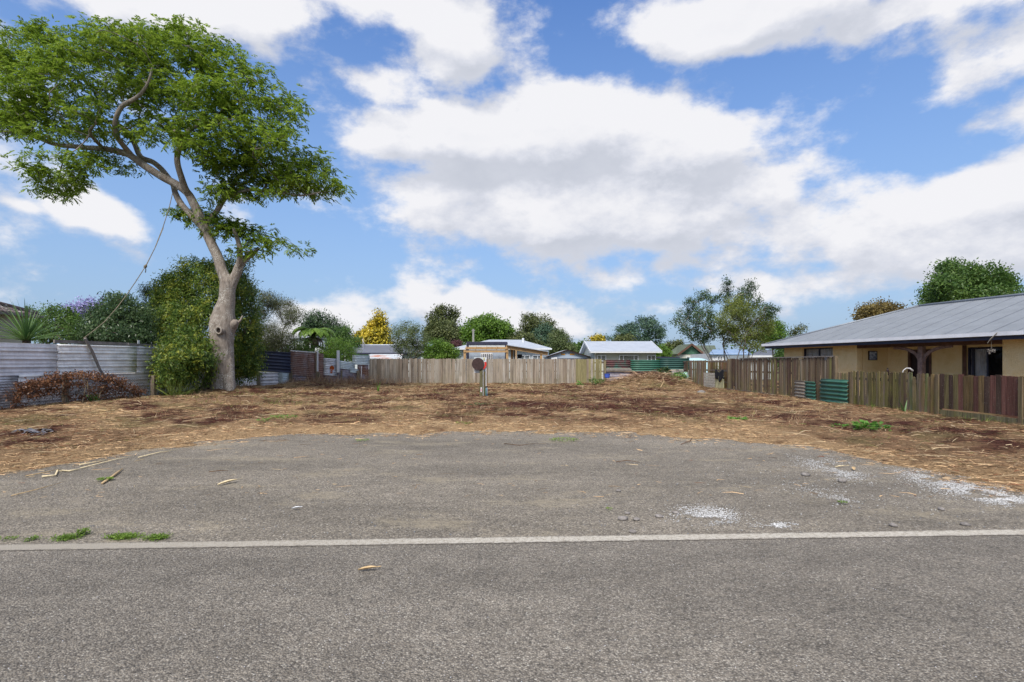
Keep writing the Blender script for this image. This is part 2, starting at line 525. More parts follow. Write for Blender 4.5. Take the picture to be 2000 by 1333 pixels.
def tm():
    m = Mat('old_concrete_tiles', .85, .15)
    v = m.voro(2.2, out='Color')
    c = m.mix(m.rng(m.noise(5, 4), .35, .65), (.10, .075, .07), (.19, .155, .15))
    c = m.mix(m.rng(m.noise(9, 5, .7), .56, .62, 0, .85), c, (.50, .48, .45))
    m.color(c); return m.m


M['tiles'] = tm()


def adobe():
    m = Mat('ochre_plaster', .92, .08)
    a = m.noise(2.5, 5, .65); b = m.noise(18, 5, .7)
    c = m.ramp(a, [(.3, (.76, .55, .26)), (.5, (.83, .62, .31)), (.7, (.85, .66, .37))])
    c = m.mix(m.rng(b, .60, .75, 0, .5), c, (.20, .14, .08))
    bk = m.n('ShaderNodeTexBrick'); bk.inputs['Scale'].default_value = 1; bk.inputs['Mortar Size'].default_value = .012; bk.inputs['Mortar Smooth'].default_value = 1
    bk.inputs['Brick Width'].default_value = .4; bk.inputs['Row Height'].default_value = .2
    sp = m.n('ShaderNodeSeparateXYZ'); m.l(m.coord(), sp.inputs[0])
    cb = m.n('ShaderNodeCombineXYZ'); m.l(m.math('ADD', sp.outputs[0], sp.outputs[1]), cb.inputs[0]); m.l(sp.outputs[2], cb.inputs[1]); m.l(cb.outputs[0], bk.inputs['Vector'])
    m.color(c)
    h = m.math('ADD', m.math('MULTIPLY', b, .7), m.math('MULTIPLY', bk.outputs['Fac'], -.12))
    m.bump(h, .8, .03)
    return m.m


M['adobe'] = adobe()


def glassmat():
    m = Mat('dark_glass', .08, .8)
    m.color((.02, .022, .026))
    t = m.n('ShaderNodeBsdfTransparent'); x = m.n('ShaderNodeMixShader'); x.inputs[0].default_value = .82
    m.l(m.b.outputs[0], x.inputs[1]); m.l(t.outputs[0], x.inputs[2]); m.l(x.outputs[0], m.nt.nodes['Material Output'].inputs[0])
    return m.m


M['glass'] = glassmat()
M['curtain_or_dark_sheet'] = plain('net_curtain', (.72, .72, .72), .9, .05, var=.25, sc=4)
M['room'] = plain('dark_room', (.02, .02, .02), .9, .05)  # near-black colour stands in for the shade inside the rooms

# ---------------------------------------------------------------- road and ground
def roadmat(name, gravel):
    m = Mat(name, .8, .35)
    v = m.n('ShaderNodeTexVoronoi'); v.inputs['Scale'].default_value = 95 if not gravel else 70
    v.inputs['Randomness'].default_value = 1
    m.l(m.coord((1, 1, 1)), v.inputs['Vector'])
    sep = m.n('ShaderNodeSeparateColor'); m.l(v.outputs['Color'], sep.inputs[0])
    chip = m.ramp(sep.outputs[0], [(0, (.118, .102, .082)), (.4, (.205, .180, .148)), (.75, (.285, .254, .210)), (.95, (.375, .338, .282)), (1, (.46, .43, .37))] if not gravel
                  else [(0, (.118, .100, .076)), (.4, (.202, .174, .136)), (.75, (.282, .246, .192)), (.95, (.37, .325, .258)), (1, (.46, .42, .36))])
    gap = m.rng(v.outputs['Distance'], .35, .75, 0, .62)
    c = m.mix(gap, chip, (.055, .05, .045))
    mid = m.noise(14, 5, .6)
    c = m.mix(m.rng(mid, .42, .68, 0, .45), c, (.245, .212, .168))      # dust lying between the chips
    # tone drifting over metres: worn wheel tracks, damp and dry areas
    big = m.noise(.55, 5, .6, stretch=(.35, 1, 1))
    k = m.n('ShaderNodeVectorMath', operation='SCALE'); m.l(c, k.inputs[0]); m.l(m.math('MULTIPLY', m.rng(big, .3, .7, .70, 1.28), m.math('MULTIPLY', m.rng(m.noise(4.5, 4, .65, stretch=(.7, 1, 1)), .3, .7, .84, 1.16), m.rng(m.noise(38, 4, .85), .32, .68, .52, 1.48))), k.inputs['Scale'])
    c = k.outputs[0]
    if gravel:
        d = m.noise(1.3, 5, .62, stretch=(.5, 1.0, 1))
        c = m.mix(m.rng(m.math('ADD', d, m.math('MULTIPLY', m.math('SUBTRACT', mid, .5), .3)), .54, .70, 0, .5), c, (.36, .305, .21))
    w = m.n('ShaderNodeTexWhiteNoise'); m.l(v.outputs['Position'], w.inputs[0])
    glint = m.math('MULTIPLY', m.math('GREATER_THAN', w.outputs[0], .995), m.math('LESS_THAN', v.outputs['Distance'], .30))
    c = m.mix(glint, c, (.75, .75, .80))
    m.color(c)
    h = m.math('ADD', m.math('MULTIPLY', v.outputs['Distance'], -1.0), m.math('MULTIPLY', mid, .6))
    m.bump(h, .9, .011)
    return m.m


M['asphalt'] = roadmat('asphalt_chipseal', False)
M['gravel'] = roadmat('compacted_gravel', True)


def paintmat():
    m = Mat('worn_white_paint', .7, .3)
    v = m.n('ShaderNodeTexVoronoi'); v.inputs['Scale'].default_value = 95; m.l(m.coord(), v.inputs['Vector'])
    wear = m.math('ADD', m.noise(30, 4, .7), m.math('MULTIPLY', m.math('SUBTRACT', v.outputs['Distance'], .4), .35))
    c = m.mix(m.rng(wear, .50, .66, 0, .85), (.49, .455, .39), (.27, .232, .18))
    x = m.n('ShaderNodeSeparateXYZ'); m.l(m.n('ShaderNodeNewGeometry').outputs['Position'], x.inputs[0])
    left = m.rng(m.math('ADD', x.outputs[0], m.math('MULTIPLY', m.noise(2, 3), 2)), -2.6, .6, .85, 0)   # the left end is scuffed and dusty
    dd = m.math('DIVIDE', m.math('ABSOLUTE', m.math('SUBTRACT', m.math('SUBTRACT', x.outputs[1], m.math('MULTIPLY', x.outputs[0], .046)), 4.70)), .075)
    edge = m.rng(m.math('ADD', dd, m.math('MULTIPLY', m.math('SUBTRACT', m.noise(14, 5, .75), .5), 1.6)), .72, 1.08, 0, 1)
    c = m.mix(left, c, (.30, .268, .22))
    m.color(m.mix(edge, c, m.mix(m.rng(v.outputs['Distance'], .2, .7), (.26, .23, .19), (.11, .095, .078)))); m.bump(v.outputs['Distance'], .6, .008)
    return m.m


M['paint'] = paintmat()
LS, LC = .0460, 4.70            # road edge line: y = LC + LS x


def sheet(name, x0, x1, y0f, y1f, z, nx, ny, mat, parent=None):
    xs = np.linspace(x0, x1, nx); t = np.linspace(0, 1, ny)
    X, T = np.meshgrid(xs, t)
    Y = y0f(X) * (1 - T) + y1f(X) * T
    V = np.stack([X, Y, np.full_like(X, z)], -1).reshape(-1, 3)
    i = np.arange(nx * ny).reshape(ny, nx)
    Q = np.stack([i[:-1, :-1], i[:-1, 1:], i[1:, 1:], i[1:, :-1]], -1).reshape(-1, 4)
    return link(name, mesh_np(name, V, Q, mat), parent)


gm_ = Mat('rough_pasture', .95, .1)
gm_.color(gm_.ramp(gm_.noise(.35, 6), [(.3, (.055, .07, .025)), (.6, (.12, .11, .05)), (.8, (.17, .13, .07))]))
g = sheet('ground', -1500, 1500, lambda x: x * 0 - 300, lambda x: x * 0 + 2400, -.06, 4, 4, gm_.m)
tag(g, kind='structure')
road = sheet('road', -90, 90, lambda x: x * 0 - 6.5, lambda x: LC + LS * x + .03, 0, 8, 3, M['asphalt']); tag(road, kind='structure')
sheet('edge_line', -90, 90, lambda x: LC + LS * x - .085, lambda x: LC + LS * x + .085, .004, 60, 2, M['paint'], road)

BX = np.array([-90, -30, -14, -6.95, -5.9, -4.3, -3.1, -2.15, -1.1, 0, 2.2, 4.1, 5.1, 5.6, 5.95, 6.05, 7.6, 12, 30, 90.])
BY = np.array([4.0, 4.9, 6.1, 7.3, 8.3, 9.5, 10.64, 11.3, 11.7, 11.96, 11.54, 10.78, 9.8, 8.5, 7.2, 6.36, 5.95, 5.75, 6.4, 9.2])


def apron_points():
    """edge of the gravel pull-in as seen in the photograph, on the ground"""
    pts = [gp(px, py) for px, py in ((0, 932), (150, 905), (300, 880), (450, 862), (600, 853), (800, 848), (1000, 845), (1200, 850), (1400, 860), (1550, 875), (1700, 900), (1850, 935), (2000, 965))]
    xs = [-90, -30, -12] + [p.x for p in pts] + [9, 14, 30, 90]
    ys = [4.0, 4.9, 6.2] + [p.y for p in pts] + [6.0, 5.9, 6.6, 9.3]
    return np.array(xs), np.array(ys)


AX, AY = apron_points()
sheet('gravel_apron', -90, 90, lambda x: LC + LS * x - .05, lambda x: np.interp(x, AX, AY) + 1.5, -.004, 400, 3, M['gravel'])
tag(bpy.data.objects['gravel_apron'], kind='structure')


def bdist(x, y):
    """distance past the gravel edge into the lot (about metres)"""
    yb = np.interp(x, AX, AY)
    s = (np.interp(x + .4, AX, AY) - np.interp(x - .4, AX, AY)) / .8
    return (y - yb) / np.sqrt(1 + s * s)


def lotz(x, y):
    d = bdist(x, y) + (fbm(x * 1.7, y * 1.7, 3) - .5) * 1.5
    e = np.clip((d + .12) / .9, 0, 1)
    z = -.05 + .11 * e * e * (3 - 2 * e)
    z = z + e * ((fbm(x * .9, y * .9, 5) - .45) * .16 + (fbm(x * 3, y * 3, 9, 4) - .5) * .15)
    z = z + .62 * np.exp(-(((x - 9.3) / 2.6) ** 2 + ((y - 36.2) / 1.9) ** 2)) * (.75 + .5 * fbm(x * 1.6, y * 1.6, 8))
    z = z + .30 * np.exp(-(((x + 14.1) / 1.7) ** 2 + ((y - 26.8) / 1.6) ** 2))
    z = z + .25 * np.exp(-(((x + 13.2) / 1.7) ** 2 + ((y - 33.5) / 1.5) ** 2))
    z = z + .16 * np.exp(-(((x + 12) / 3.0) ** 2 + ((y - 19) / 4) ** 2))
    return z


DARKS = [(1180, 800, 330, 13), (1030, 795, 180, 9), (1350, 805, 160, 10), (1860, 850, 120, 17), (1960, 875, 70, 12), (700, 822, 35, 6), (1250, 740, 90, 10), (1500, 790, 80, 8), (60, 850, 60, 12), (420, 830, 60, 6), (1720, 830, 60, 8)]
DARKW = []
for (px, py, rx, ry) in DARKS:
    a, b = gp(px, py - ry), gp(px, py + ry); c = gp(px, py)
    DARKW.append((c.x, (a.y + b.y) / 2, rx / F * c.y, (a.y - b.y) / 2 + .15))


def lotcol(x, y):
    d = bdist(x, y)
    dark = 0
    for (cx, cy, rx, ry) in DARKW:
        dark = np.maximum(dark, np.exp(-(((x - cx) / rx) ** 2 + ((y - cy) / ry) ** 2) * .9))
    n1 = fbm(x * .8, y * .8, 21); n2 = fbm(x * 3.1, y * 3.1, 22); n3 = fbm(x * .45 + 9, y * .45, 23)
    k = np.clip(dark * 1.35 + (n2 - .5) * 2.4 - .30, 0, 1)
    k = np.maximum(k, np.clip((n1 - .50) * 6 + (n2 - .5) * 3.5, 0, 1) * .95 * np.clip((d - 1.3) / 1.5, 0, 1))
    tan = np.array([.58, .39, .215]); brn = np.array([.33, .205, .115]); drk = np.array([.105, .042, .030]); olv = np.array([.19, .165, .070])
    t = np.clip((n3 - .4) * 4 + .5, 0, 1) * np.clip((d - .4) / 2.2, 0, 1)
    c = tan[None] * (1 - t)[..., None] + brn[None] * t[..., None]
    far = np.clip((y - 26) / 9, 0, 1) * .55
    c = c * (1 - far)[..., None] + np.array([.36, .25, .125])[None] * far[..., None]
    band = np.exp(-((y - 36.6) / .8) ** 2) * np.clip((x + 9) / 3, 0, 1) * np.clip((6.5 - x) / 1, 0, 1)
    t2 = (band * .8)[..., None]; c = c * (1 - t2) + tan[None] * t2
    g_ = np.clip((fbm(x * 1.1 + 5, y * 1.1, 31) - .54) * 7, 0, 1) * np.clip((d - 1.5) / 2, 0, 1) * .6
    g_ = np.maximum(g_, np.exp(-(((x + 13) / 2.8) ** 2 + ((y - 25) / 3.5) ** 2)) * .7 * np.clip(n2 * 2 - .4, 0, 1))
    c = c * (1 - g_)[..., None] + olv[None] * g_[..., None]
    c = c * (1 - k)[..., None] + drk[None] * k[..., None]
    return c


def lot_ground():
    xs = np.arange(-26, 26.01, .14); ys = np.arange(4.6, 44, .14)
    X, Y = np.meshgrid(xs, ys)
    Z = lotz(X, Y)
    Z = np.where((bdist(X, Y) < -.6), -.05, Z)
    V = np.stack([X, Y, Z], -1).reshape(-1, 3)
    nx, ny = len(xs), len(ys)
    i = np.arange(nx * ny).reshape(ny, nx)
    Q = np.stack([i[:-1, :-1], i[:-1, 1:], i[1:, 1:], i[1:, :-1]], -1).reshape(-1, 4)
    C = lotcol(X.ravel(), Y.ravel()) * .62
    m = Mat('cleared_soil', .95, .08)
    a = m.n('ShaderNodeAttribute'); a.attribute_name = 'Col'
    f = m.rng(m.noise(38, 5, .75, stretch=(.6, 1, 1)), .3, .7, .45, 1.5)
    k = m.n('ShaderNodeVectorMath', operation='SCALE'); m.l(a.outputs[0], k.inputs[0]); m.l(f, k.inputs['Scale'])
    m.color(k.outputs[0]); m.bump(m.noise(25, 6, .75), 1.0, .05)
    return tag(link('lot_ground', mesh_np('lot_ground', V, Q, m.m, True, C)), kind='structure')


lot_ground()
M['straw'] = attrmat('cut_straw', .9, .12)


def blades(name, P, L, W, A, lift, cols, mat, bend=.3, label=None, cat=None):
    """P base points, L length, W width, A heading, lift slope upwards"""
    n = len(P)
    dx, dy = np.cos(A), np.sin(A)
    side = np.stack([-dy, dx, np.zeros(n)], -1) * W[:, None] * .5
    tilt = rng.normal(0, .6, n)
    side[:, 2] = np.abs(W) * .5 * tilt
    b = rng.normal(0, bend, n)
    def pt(t):
        a = A + b * t
        return P + np.stack([np.cos(a) * L * t, np.sin(a) * L * t, lift * L * (t - t * t * .75)], -1)
    V = []
    for t, w in ((0, .8), (.5, 1), (1, .25)):
        p = pt(t); V += [p - side * w, p + side * w]
    V = np.stack(V, 1).reshape(-1, 3)
    i = np.arange(n)[:, None] * 6
    Q = np.concatenate([i + np.array([0, 1, 3, 2]), i + np.array([2, 3, 5, 4])], 1).reshape(-1, 4)
    C = np.repeat(cols, 6, 0)
    return link(name, mesh_np(name, V, Q, mat, False, C))


def straw():
    # denser where it is seen close
    n = 230000
    Y = 6.2 + (38 - 6.2) * rng.random(n) ** 1.35
    X = (rng.random(n) * 2 - 1) * np.minimum(Y * 1.03 + .6, 17)
    d = bdist(X, Y) + (fbm(X * 1.7, Y * 1.7, 3) - .5) * 1.5
    keep = (d > -.28 * rng.random(n) ** 2) & (rng.random(n) < .45 + .55 * np.clip(fbm(X * .7 + 3, Y * .7, 51) * 4 - 1.3, 0, 1)) & (X < 12.1) & (X > -16.3) & (vnoise(X * 2.3, Y * 2.3, 4) > .18 * rng.random(n))
    stray = (d <= 0) & (rng.random(n) < .22 * np.exp(d / .35) + .006)
    keep |= stray
    X, Y = X[keep], Y[keep]; n = len(X)
    dd = bdist(X, Y)
    Z = np.maximum(lotz(X, Y), .0) + rng.random(n) * .035
    Z = np.where(dd < -.1, .004, Z)
    c = lotcol(X, Y)
    j = rng.random(n)
    c = c * (.45 + 1.15 * rng.random(n) ** 1.3)[:, None]
    pale = (j > .86); c[pale] = np.array([.56, .43, .26]) * (.6 + .6 * rng.random(pale.sum()))[:, None]
    red = (j < .10); c[red] = np.array([.17, .065, .035]) * (.6 + .8 * rng.random(red.sum()))[:, None]
    gr = (j > .955) & (dd > 1); c[gr] = np.array([.17, .20, .06]) * (.6 + .6 * rng.random(gr.sum()))[:, None]
    L = .05 + .20 * rng.random(n) ** 2.2 + .10 * (Y > 14) * rng.random(n)
    W = .002 + .0035 * rng.random(n) + Y * .00022
    A = rng.random(n) * 2 * np.pi
    lift = np.abs(rng.normal(0, .22, n)); lift = np.where(dd < .5, lift * .35, lift)
    o = blades('cut_straw', np.stack([X, Y, Z], -1), L, W, A, lift, c, M['straw'], .7)
    tag(o, 'mown dry straw and plant litter strewn all over the empty lot', 'straw', kind='stuff')
    # long pale stalks
    n = 1500
    Y = 7 + 30 * rng.random(n) ** 1.3; X = (rng.random(n) * 2 - 1) * np.minimum(Y, 15.5)
    k = (bdist(X, Y) > .05) & (X < 11.8); X, Y = X[k], Y[k]; n = len(X)
    P = np.stack([X, Y, lotz(X, Y) + .03], -1)
    o = blades('long_stalks', P, .25 + .7 * rng.random(n) ** 2, .003 + .005 * rng.random(n) + Y * .0003, rng.random(n) * 6.28, np.abs(rng.normal(.04, .18, n)),
               np.array([.52, .40, .25]) * (.45 + .7 * rng.random(n))[:, None], M['straw'], .35)
    tag(o, 'longer pale stalks lying across the mown lot', 'stalks', kind='stuff')


straw()


def pebbles(name, X, Y, Z, S_, cols, mat, flat=.6):
    n = len(X)
    base = np.array([[1, 0, 0], [-.9, .15, 0], [.1, 1, 0], [-.1, -.95, 0], [.1, .1, 1], [0, 0, -1.]])
    Fc = np.array([[0, 2, 4], [2, 1, 4], [1, 3, 4], [3, 0, 4], [2, 0, 5], [1, 2, 5], [3, 1, 5], [0, 3, 5]])
    a = rng.random(n) * 6.28
    sx, sy, sz = S_ * (.7 + .7 * rng.random(n)), S_ * (.6 + .5 * rng.random(n)), S_ * flat * (.5 + .7 * rng.random(n))
    B = base[None] * np.stack([sx, sy, sz], -1)[:, None, :] * (1 + .25 * (rng.random((n, 6, 1)) - .5))
    c, s = np.cos(a)[:, None], np.sin(a)[:, None]
    V = np.stack([B[..., 0] * c - B[..., 1] * s + X[:, None], B[..., 0] * s + B[..., 1] * c + Y[:, None], B[..., 2] + (Z + sz * .35)[:, None]], -1)
    Q = (Fc[None] + np.arange(n)[:, None, None] * 6).reshape(-1, 3)
    return link(name, mesh_np(name, V.reshape(-1, 3), Q, mat, False, np.repeat(cols, 6, 0)))


M['stone_mix'] = attrmat('loose_stones', .8, .3)


def loose():
    n = 26000
    Y = 4.7 + 7.3 * rng.random(n) ** 1.4; X = (rng.random(n) * 2 - 1) * (Y * .98 + .4)
    w = .25 + .75 * np.clip(fbm(X * .9, Y * .9, 41) * 3 - 1.2, 0, 1) + .8 * (X > 1.5)
    k = (Y > LC + LS * X + .1) & (bdist(X, Y) < .15) & (rng.random(n) < w)
    X, Y = X[k], Y[k]; n = len(X)
    sz = .0025 + .008 * rng.random(n) ** 4
    c = np.array([.20, .18, .155]) * (.55 + .9 * rng.random(n))[:, None]
    blue = rng.random(n) < .12; c[blue] = np.array([.17, .20, .24])
    o = pebbles('loose_gravel', X, Y, np.full(n, -.004), sz, c, M['stone_mix'])
    tag(o, 'fine loose gravel scattered over the pull-in beside the road', 'gravel', kind='stuff')
    n = 7000
    X = (rng.random(n) * 2 - 1) * 5.2; Y = 2.4 + 2.6 * rng.random(n)
    k = Y < LC + LS * X; X, Y = X[k], Y[k]; n = len(X)
    o = pebbles('road_chips', X, Y, np.full(n, 0.), .0015 + .003 * rng.random(n) ** 2, np.array([.22, .2, .18]) * (.4 + 1.1 * rng.random(n))[:, None], M['stone_mix'])
    tag(o, 'small stone chips standing out of the road surface', 'stone chips', kind='stuff')
    # white shell
    P = []
    for (px, py, rx, ry, k) in ((1830, 935, 80, 17, 2900), (1900, 955, 90, 18, 4200), (1960, 975, 70, 14, 3000), (1770, 925, 40, 9, 250), (1600, 905, 65, 17, 1700), (1650, 925, 50, 13, 1300), (1640, 975, 42, 14, 520), (1590, 955, 40, 14, 260), (1385, 1008, 65, 16, 2300), (1360, 995, 50, 14, 350),
                                 (1512, 1026, 42, 6, 900), (1350, 868, 40, 4, 90), (1250, 862, 50, 4, 60), (790, 880, 22, 4, 25), (1640, 950, 300, 45, 900)):
        for _ in range(k):
            a, b = rnd.gauss(0, .5), rnd.gauss(0, .5)
            q = gp(px + a * rx, py + b * ry + a * ry * .5 * (px > 1550))
            if float(fbm(np.array(q.x * 4.5), np.array(q.y * 4.5), 66, 3)) < .36 + .16 * rnd.random(): continue
            P.append((q.x, q.y))
    P = np.array(P); n = len(P)
    o = pebbles('shell_chips', P[:, 0], P[:, 1], np.full(n, .0), .004 + .008 * rng.random(n) ** 2, np.array([.70, .69, .67]) * (.6 + .45 * rng.random(n))[:, None], M['stone_mix'], .35)
    tag(o, 'crushed white shell spilt in patches on the gravel at right', 'shell', kind='stuff')


loose()


def stone(px, py, r, label, c=None):
    p = gp(px, py); r = r / F * p.y
    bpy_m = bpy.data.meshes.new('stone')
    V, Fs = [], []
    n, mrow = 9, 5
    for i in range(mrow + 1):
        th = math.pi * i / mrow
        for k in range(n):
            a = 2 * math.pi * k / n; q = 1 + rnd.uniform(-.14, .14)
            V.append((r * q * math.sin(th) * math.cos(a), .75 * r * q * math.sin(th) * math.sin(a), .42 * r * math.cos(th)))
    for i in range(mrow):
        for k in range(n):
            a, b = i * n + k, i * n + (k + 1) % n
            Fs.append((a, b, b + n, a + n))
    bpy_m.from_pydata(V, [], Fs); bpy_m.materials.append(M['grey_stone'])
    bpy_m.polygons.foreach_set('use_smooth', np.ones(len(Fs), bool))
    o = link('stone', bpy_m); o.location = (p.x, p.y, .2 * r); o.rotation_euler = (0, 0, rnd.uniform(0, 3))
    tag(o, label, 'stone', 'flat river stones lying on the gravel')


stone(1217, 1015, 11, 'largest grey river stone on the gravel, above the middle of the road line')
stone(1243, 1016, 8, 'pale flat stone just right of the largest river stone')
stone(1287, 1010, 8, 'rounded stone left of the round shell patch')
stone(1226, 1004, 6, 'small stone right behind the largest river stone')
stone(1236, 1040, 8, 'flat stone nearest the road line below the largest river stone')
stone(1573, 929, 9, 'dark stone between the two shell streaks')
stone(1645, 941, 10, 'dark flat stone just below the slanting bark piece in the shell')
stone(1745, 1028, 9, 'bluish flat stone close to the road line at right')
stone(1838, 996, 8, 'slate blue stone below the widest shell patch')
stone(1885, 1026, 9, 'rusty grey stone by the road line below the widest shell patch')
stone(1320, 1003, 7, 'small stone touching the left edge of the round shell patch')
stone(1208, 960, 6, 'small bluish stone alone in the middle of the gravel')


def stick(pts, rad, mat, label, name='stick', cat='stick', lift=.012, n=6):
    mb = MB()
    P = []
    for i, (px, py) in enumerate(pts):
        q = gp(px, py); base = max(0.0, float(lotz(np.array(q.x), np.array(q.y)))) if bdist(q.x, q.y) > -.1 else 0
        P.append(Vector((q.x, q.y, base + lift + (rnd.random() * .01))))
    rs = [rad * (1 if i < len(P) - 1 else .35) for i in range(len(P))]
    mb.tube(P, rs, n)
    return tag(mb.build(name, M[mat], smooth=True), label, cat)


stick([(82, 933), (108, 931), (112, 921), (135, 922), (168, 915)], .012, 'pale_stick', 'long pale bent stalk with a folded end at the gravel edge')
stick([(158, 916), (230, 899), (262, 893)], .008, 'pale_stick', 'pale straight stalk ending the bent one at the gravel edge')
stick([(155, 911), (185, 905), (215, 899)], .009, 'pale_stick', 'short cream stalk between the two long ones on the gravel edge')
stick([(270, 896), (310, 886), (345, 881)], .009, 'pale_stick', 'cream stalk lying where the straw meets the gravel')
stick([(200, 946), (218, 934), (228, 927), (240, 917)], .014, 'dry_stick', 'knobbly brown stick over the small moss patch')
stick([(22, 971), (70, 960), (122, 945)], .006, 'dry_stick', 'thin reddish stick on the gravel at far left')
stick([(408, 925), (430, 922), (446, 921)], .006, 'dark_stick', 'short dark twig beside the pale leaf')
stick([(50, 932), (90, 925), (120, 918)], .007, 'dry_stick', 'brown stalk just inside the straw edge at far left')
stick([(985, 868), (1015, 872), (1050, 868)], .006, 'dark_stick', 'thin dark twig near the far edge of the gravel')
stick([(1203, 905), (1225, 902), (1250, 906)], .006, 'dark_stick', 'dark curved twig in the middle of the gravel')
stick([(1330, 870), (1348, 863), (1352, 857)], .007, 'dark_stick', 'small forked dark twig where gravel meets straw right of centre')
stick([(1975, 884), (1985, 880), (2003, 872)], .012, 'dark_stick', 'dark broken branch end at the right edge of the straw')


def husk(px, py, L, W, ang, mat, label, name, cat):
    """curled boat-shaped leaf or bark piece"""
    p = gp(px, py); mb = MB(); n = 7
    rows = []
    for i in range(n + 1):
        t = i / n; w = W * math.sin(math.pi * min(1, t * 1.15 + .06)) ** .7 if t < .86 else W * .12
        x = (t - .5) * L
        rows.append([(x, -w / 2, .35 * w + .01 + .02 * t), (x, 0, .006 + .02 * t), (x, w / 2, .35 * w + .01 + .02 * t), (x, 0, .013 + .02 * t)])
    for r in rows: mb.v += r
    for i in range(n):
        b = i * 4
        for k in range(4): mb.f.append((b + k, b + (k + 1) % 4, b + 4 + (k + 1) % 4, b + 4 + k))
    o = mb.build(name, M[mat]); o.location = (p.x, p.y, .004); o.rotation_euler = (0, 0, R(ang))
    return tag(o, label, cat)


husk(450, 944, .34, .055, 62, 'pale_stick', 'pale cream dry leaf standing out on the gravel left of centre', 'dry_leaf', 'leaf')
husk(722, 1116, .17, .035, 8, 'dry_stick', 'split straw husk lying on the road left of centre', 'straw_husk', 'husk')
husk(1667, 918, .22, .05, 60, 'dry_stick', 'curled orange brown bark piece on the white shell', 'bark_piece', 'bark')
husk(1645, 914, .22, .03, 4, 'pale_stick', 'flat pale sliver left of the curled bark piece', 'wood_sliver', 'wood sliver')
husk(580, 996, .11, .03, 10, 'white', 'small white crumpled scrap of paper on the gravel', 'paper_scrap', 'paper')
husk(478, 1019, .06, .015, -50, 'white', 'tiny white cigarette-like scrap on the gravel', 'white_scrap', 'scrap')

# ---------------------------------------------------------------- vegetation builders
LEAF = {
    'big': leafmat('ash_leaf', (.045, .080, .010), (.125, .200, .020), (.28, .36, .05), patch=.5, trans=.5, nscale=1.6, gain=1.35),
    'hedge': leafmat('camphor_leaf', (.020, .042, .010), (.060, .105, .018), (.16, .21, .035), new=(.42, .44, .06), new_lit_amt=.10, nscale=1.2),  # yellow-green new growth colour also paints in the sunlit highlights
    'glossy': leafmat('glossy_dark_leaf', (.018, .036, .015), (.045, .080, .030), (.12, .17, .075), rough=.35),
    'bright': leafmat('bright_green_leaf', (.035, .070, .010), (.080, .150, .020), (.16, .25, .035)),
    'mid': leafmat('mid_green_leaf', (.022, .050, .012), (.055, .105, .022), (.12, .18, .040)),
    'dark': leafmat('dark_conifer_needles', (.010, .026, .012), (.026, .052, .020), (.065, .095, .035), trans=.12),
    'darkolive': leafmat('olive_foliage', (.022, .032, .010), (.060, .075, .022), (.12, .13, .045), trans=.15),
    'gold': leafmat('golden_conifer', (.070, .075, .010), (.28, .23, .020), (.55, .40, .030), trans=.15),
    'wisp': leafmat('manuka_foliage', (.025, .035, .012), (.060, .070, .025), (.11, .11, .042), trans=.15),
    'bluegreen': leafmat('cedar_needles', (.018, .042, .028), (.045, .085, .052), (.09, .135, .075), trans=.12),
    'oliveleaf': leafmat('privet_leaf', (.040, .060, .012), (.115, .140, .030), (.22, .25, .06), trans=.45),
    'greygreen': leafmat('grey_green_leaf', (.035, .055, .022), (.085, .115, .042), (.17, .20, .085)),
    'brownred': leafmat('bronze_leaf', (.050, .040, .014), (.130, .095, .030), (.20, .17, .05)),
    'purple': leafmat('jacaranda_bloom', (.10, .10, .16), (.22, .20, .38), (.34, .30, .52), trans=.2),
    'plum': leafmat('plum_leaf', (.035, .015, .018), (.075, .030, .035), (.12, .06, .05)),
    'fern': leafmat('fern_frond_leaf', (.040, .085, .012), (.110, .190, .025), (.22, .32, .06)),
    'deadfern': leafmat('dead_fern_frond', (.08, .055, .035), (.15, .10, .07), (.22, .17, .12)),
    'flax': leafmat('cabbage_leaf', (.030, .065, .022), (.080, .145, .045), (.17, .25, .09), trans=.2),
    'creeper': leafmat('dead_creeper_leaf', (.045, .020, .010), (.115, .050, .024), (.20, .105, .05), trans=.15),
    'weed': leafmat('weed_leaf', (.035, .085, .015), (.080, .180, .030), (.16, .30, .06)),
    'moss': leafmat('low_moss', (.05, .09, .012), (.12, .19, .03), (.20, .27, .05)),
    'tuft': leafmat('strap_leaf', (.05, .075, .015), (.12, .16, .035), (.33, .30, .12)),
}
BARK = {
    'grey': barkmat('lichened_grey_bark', (.15, .12, .095), (.36, .31, .26), (.60, .59, .52)),
    'brown': barkmat('brown_bark', (.06, .045, .035), (.15, .115, .085)),
    'twig': barkmat('twig_bark', (.14, .115, .095), (.30, .26, .225)),
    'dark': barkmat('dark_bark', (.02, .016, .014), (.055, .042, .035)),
}


def unit(n):
    v = rng.normal(0, 1, (n, 3)); return v / np.linalg.norm(v, axis=1)[:, None]


def leaf_quads(P, T, Nn, L, W):
    """diamond leaves: base P, direction T, normal Nn"""
    T = T / (np.linalg.norm(T, axis=1)[:, None] + 1e-9)
    Sd = np.cross(T, Nn); Sd /= (np.linalg.norm(Sd, axis=1)[:, None] + 1e-9)
    Nn = np.cross(Sd, T)
    L, W = np.broadcast_to(L, len(P))[:, None], np.broadcast_to(W, len(P))[:, None]
    m = P + T * L * .45
    return np.stack([P, m + Sd * W * .5 + Nn * W * .12, P + T * L - Nn * L * .10, m - Sd * W * .5 + Nn * W * .12], 1)


def quads_obj(name, Vq, mat, parent=None):
    n = len(Vq)
    return link(name, mesh_np(name, Vq.reshape(-1, 3), np.arange(n * 4).reshape(-1, 4), mat), parent)


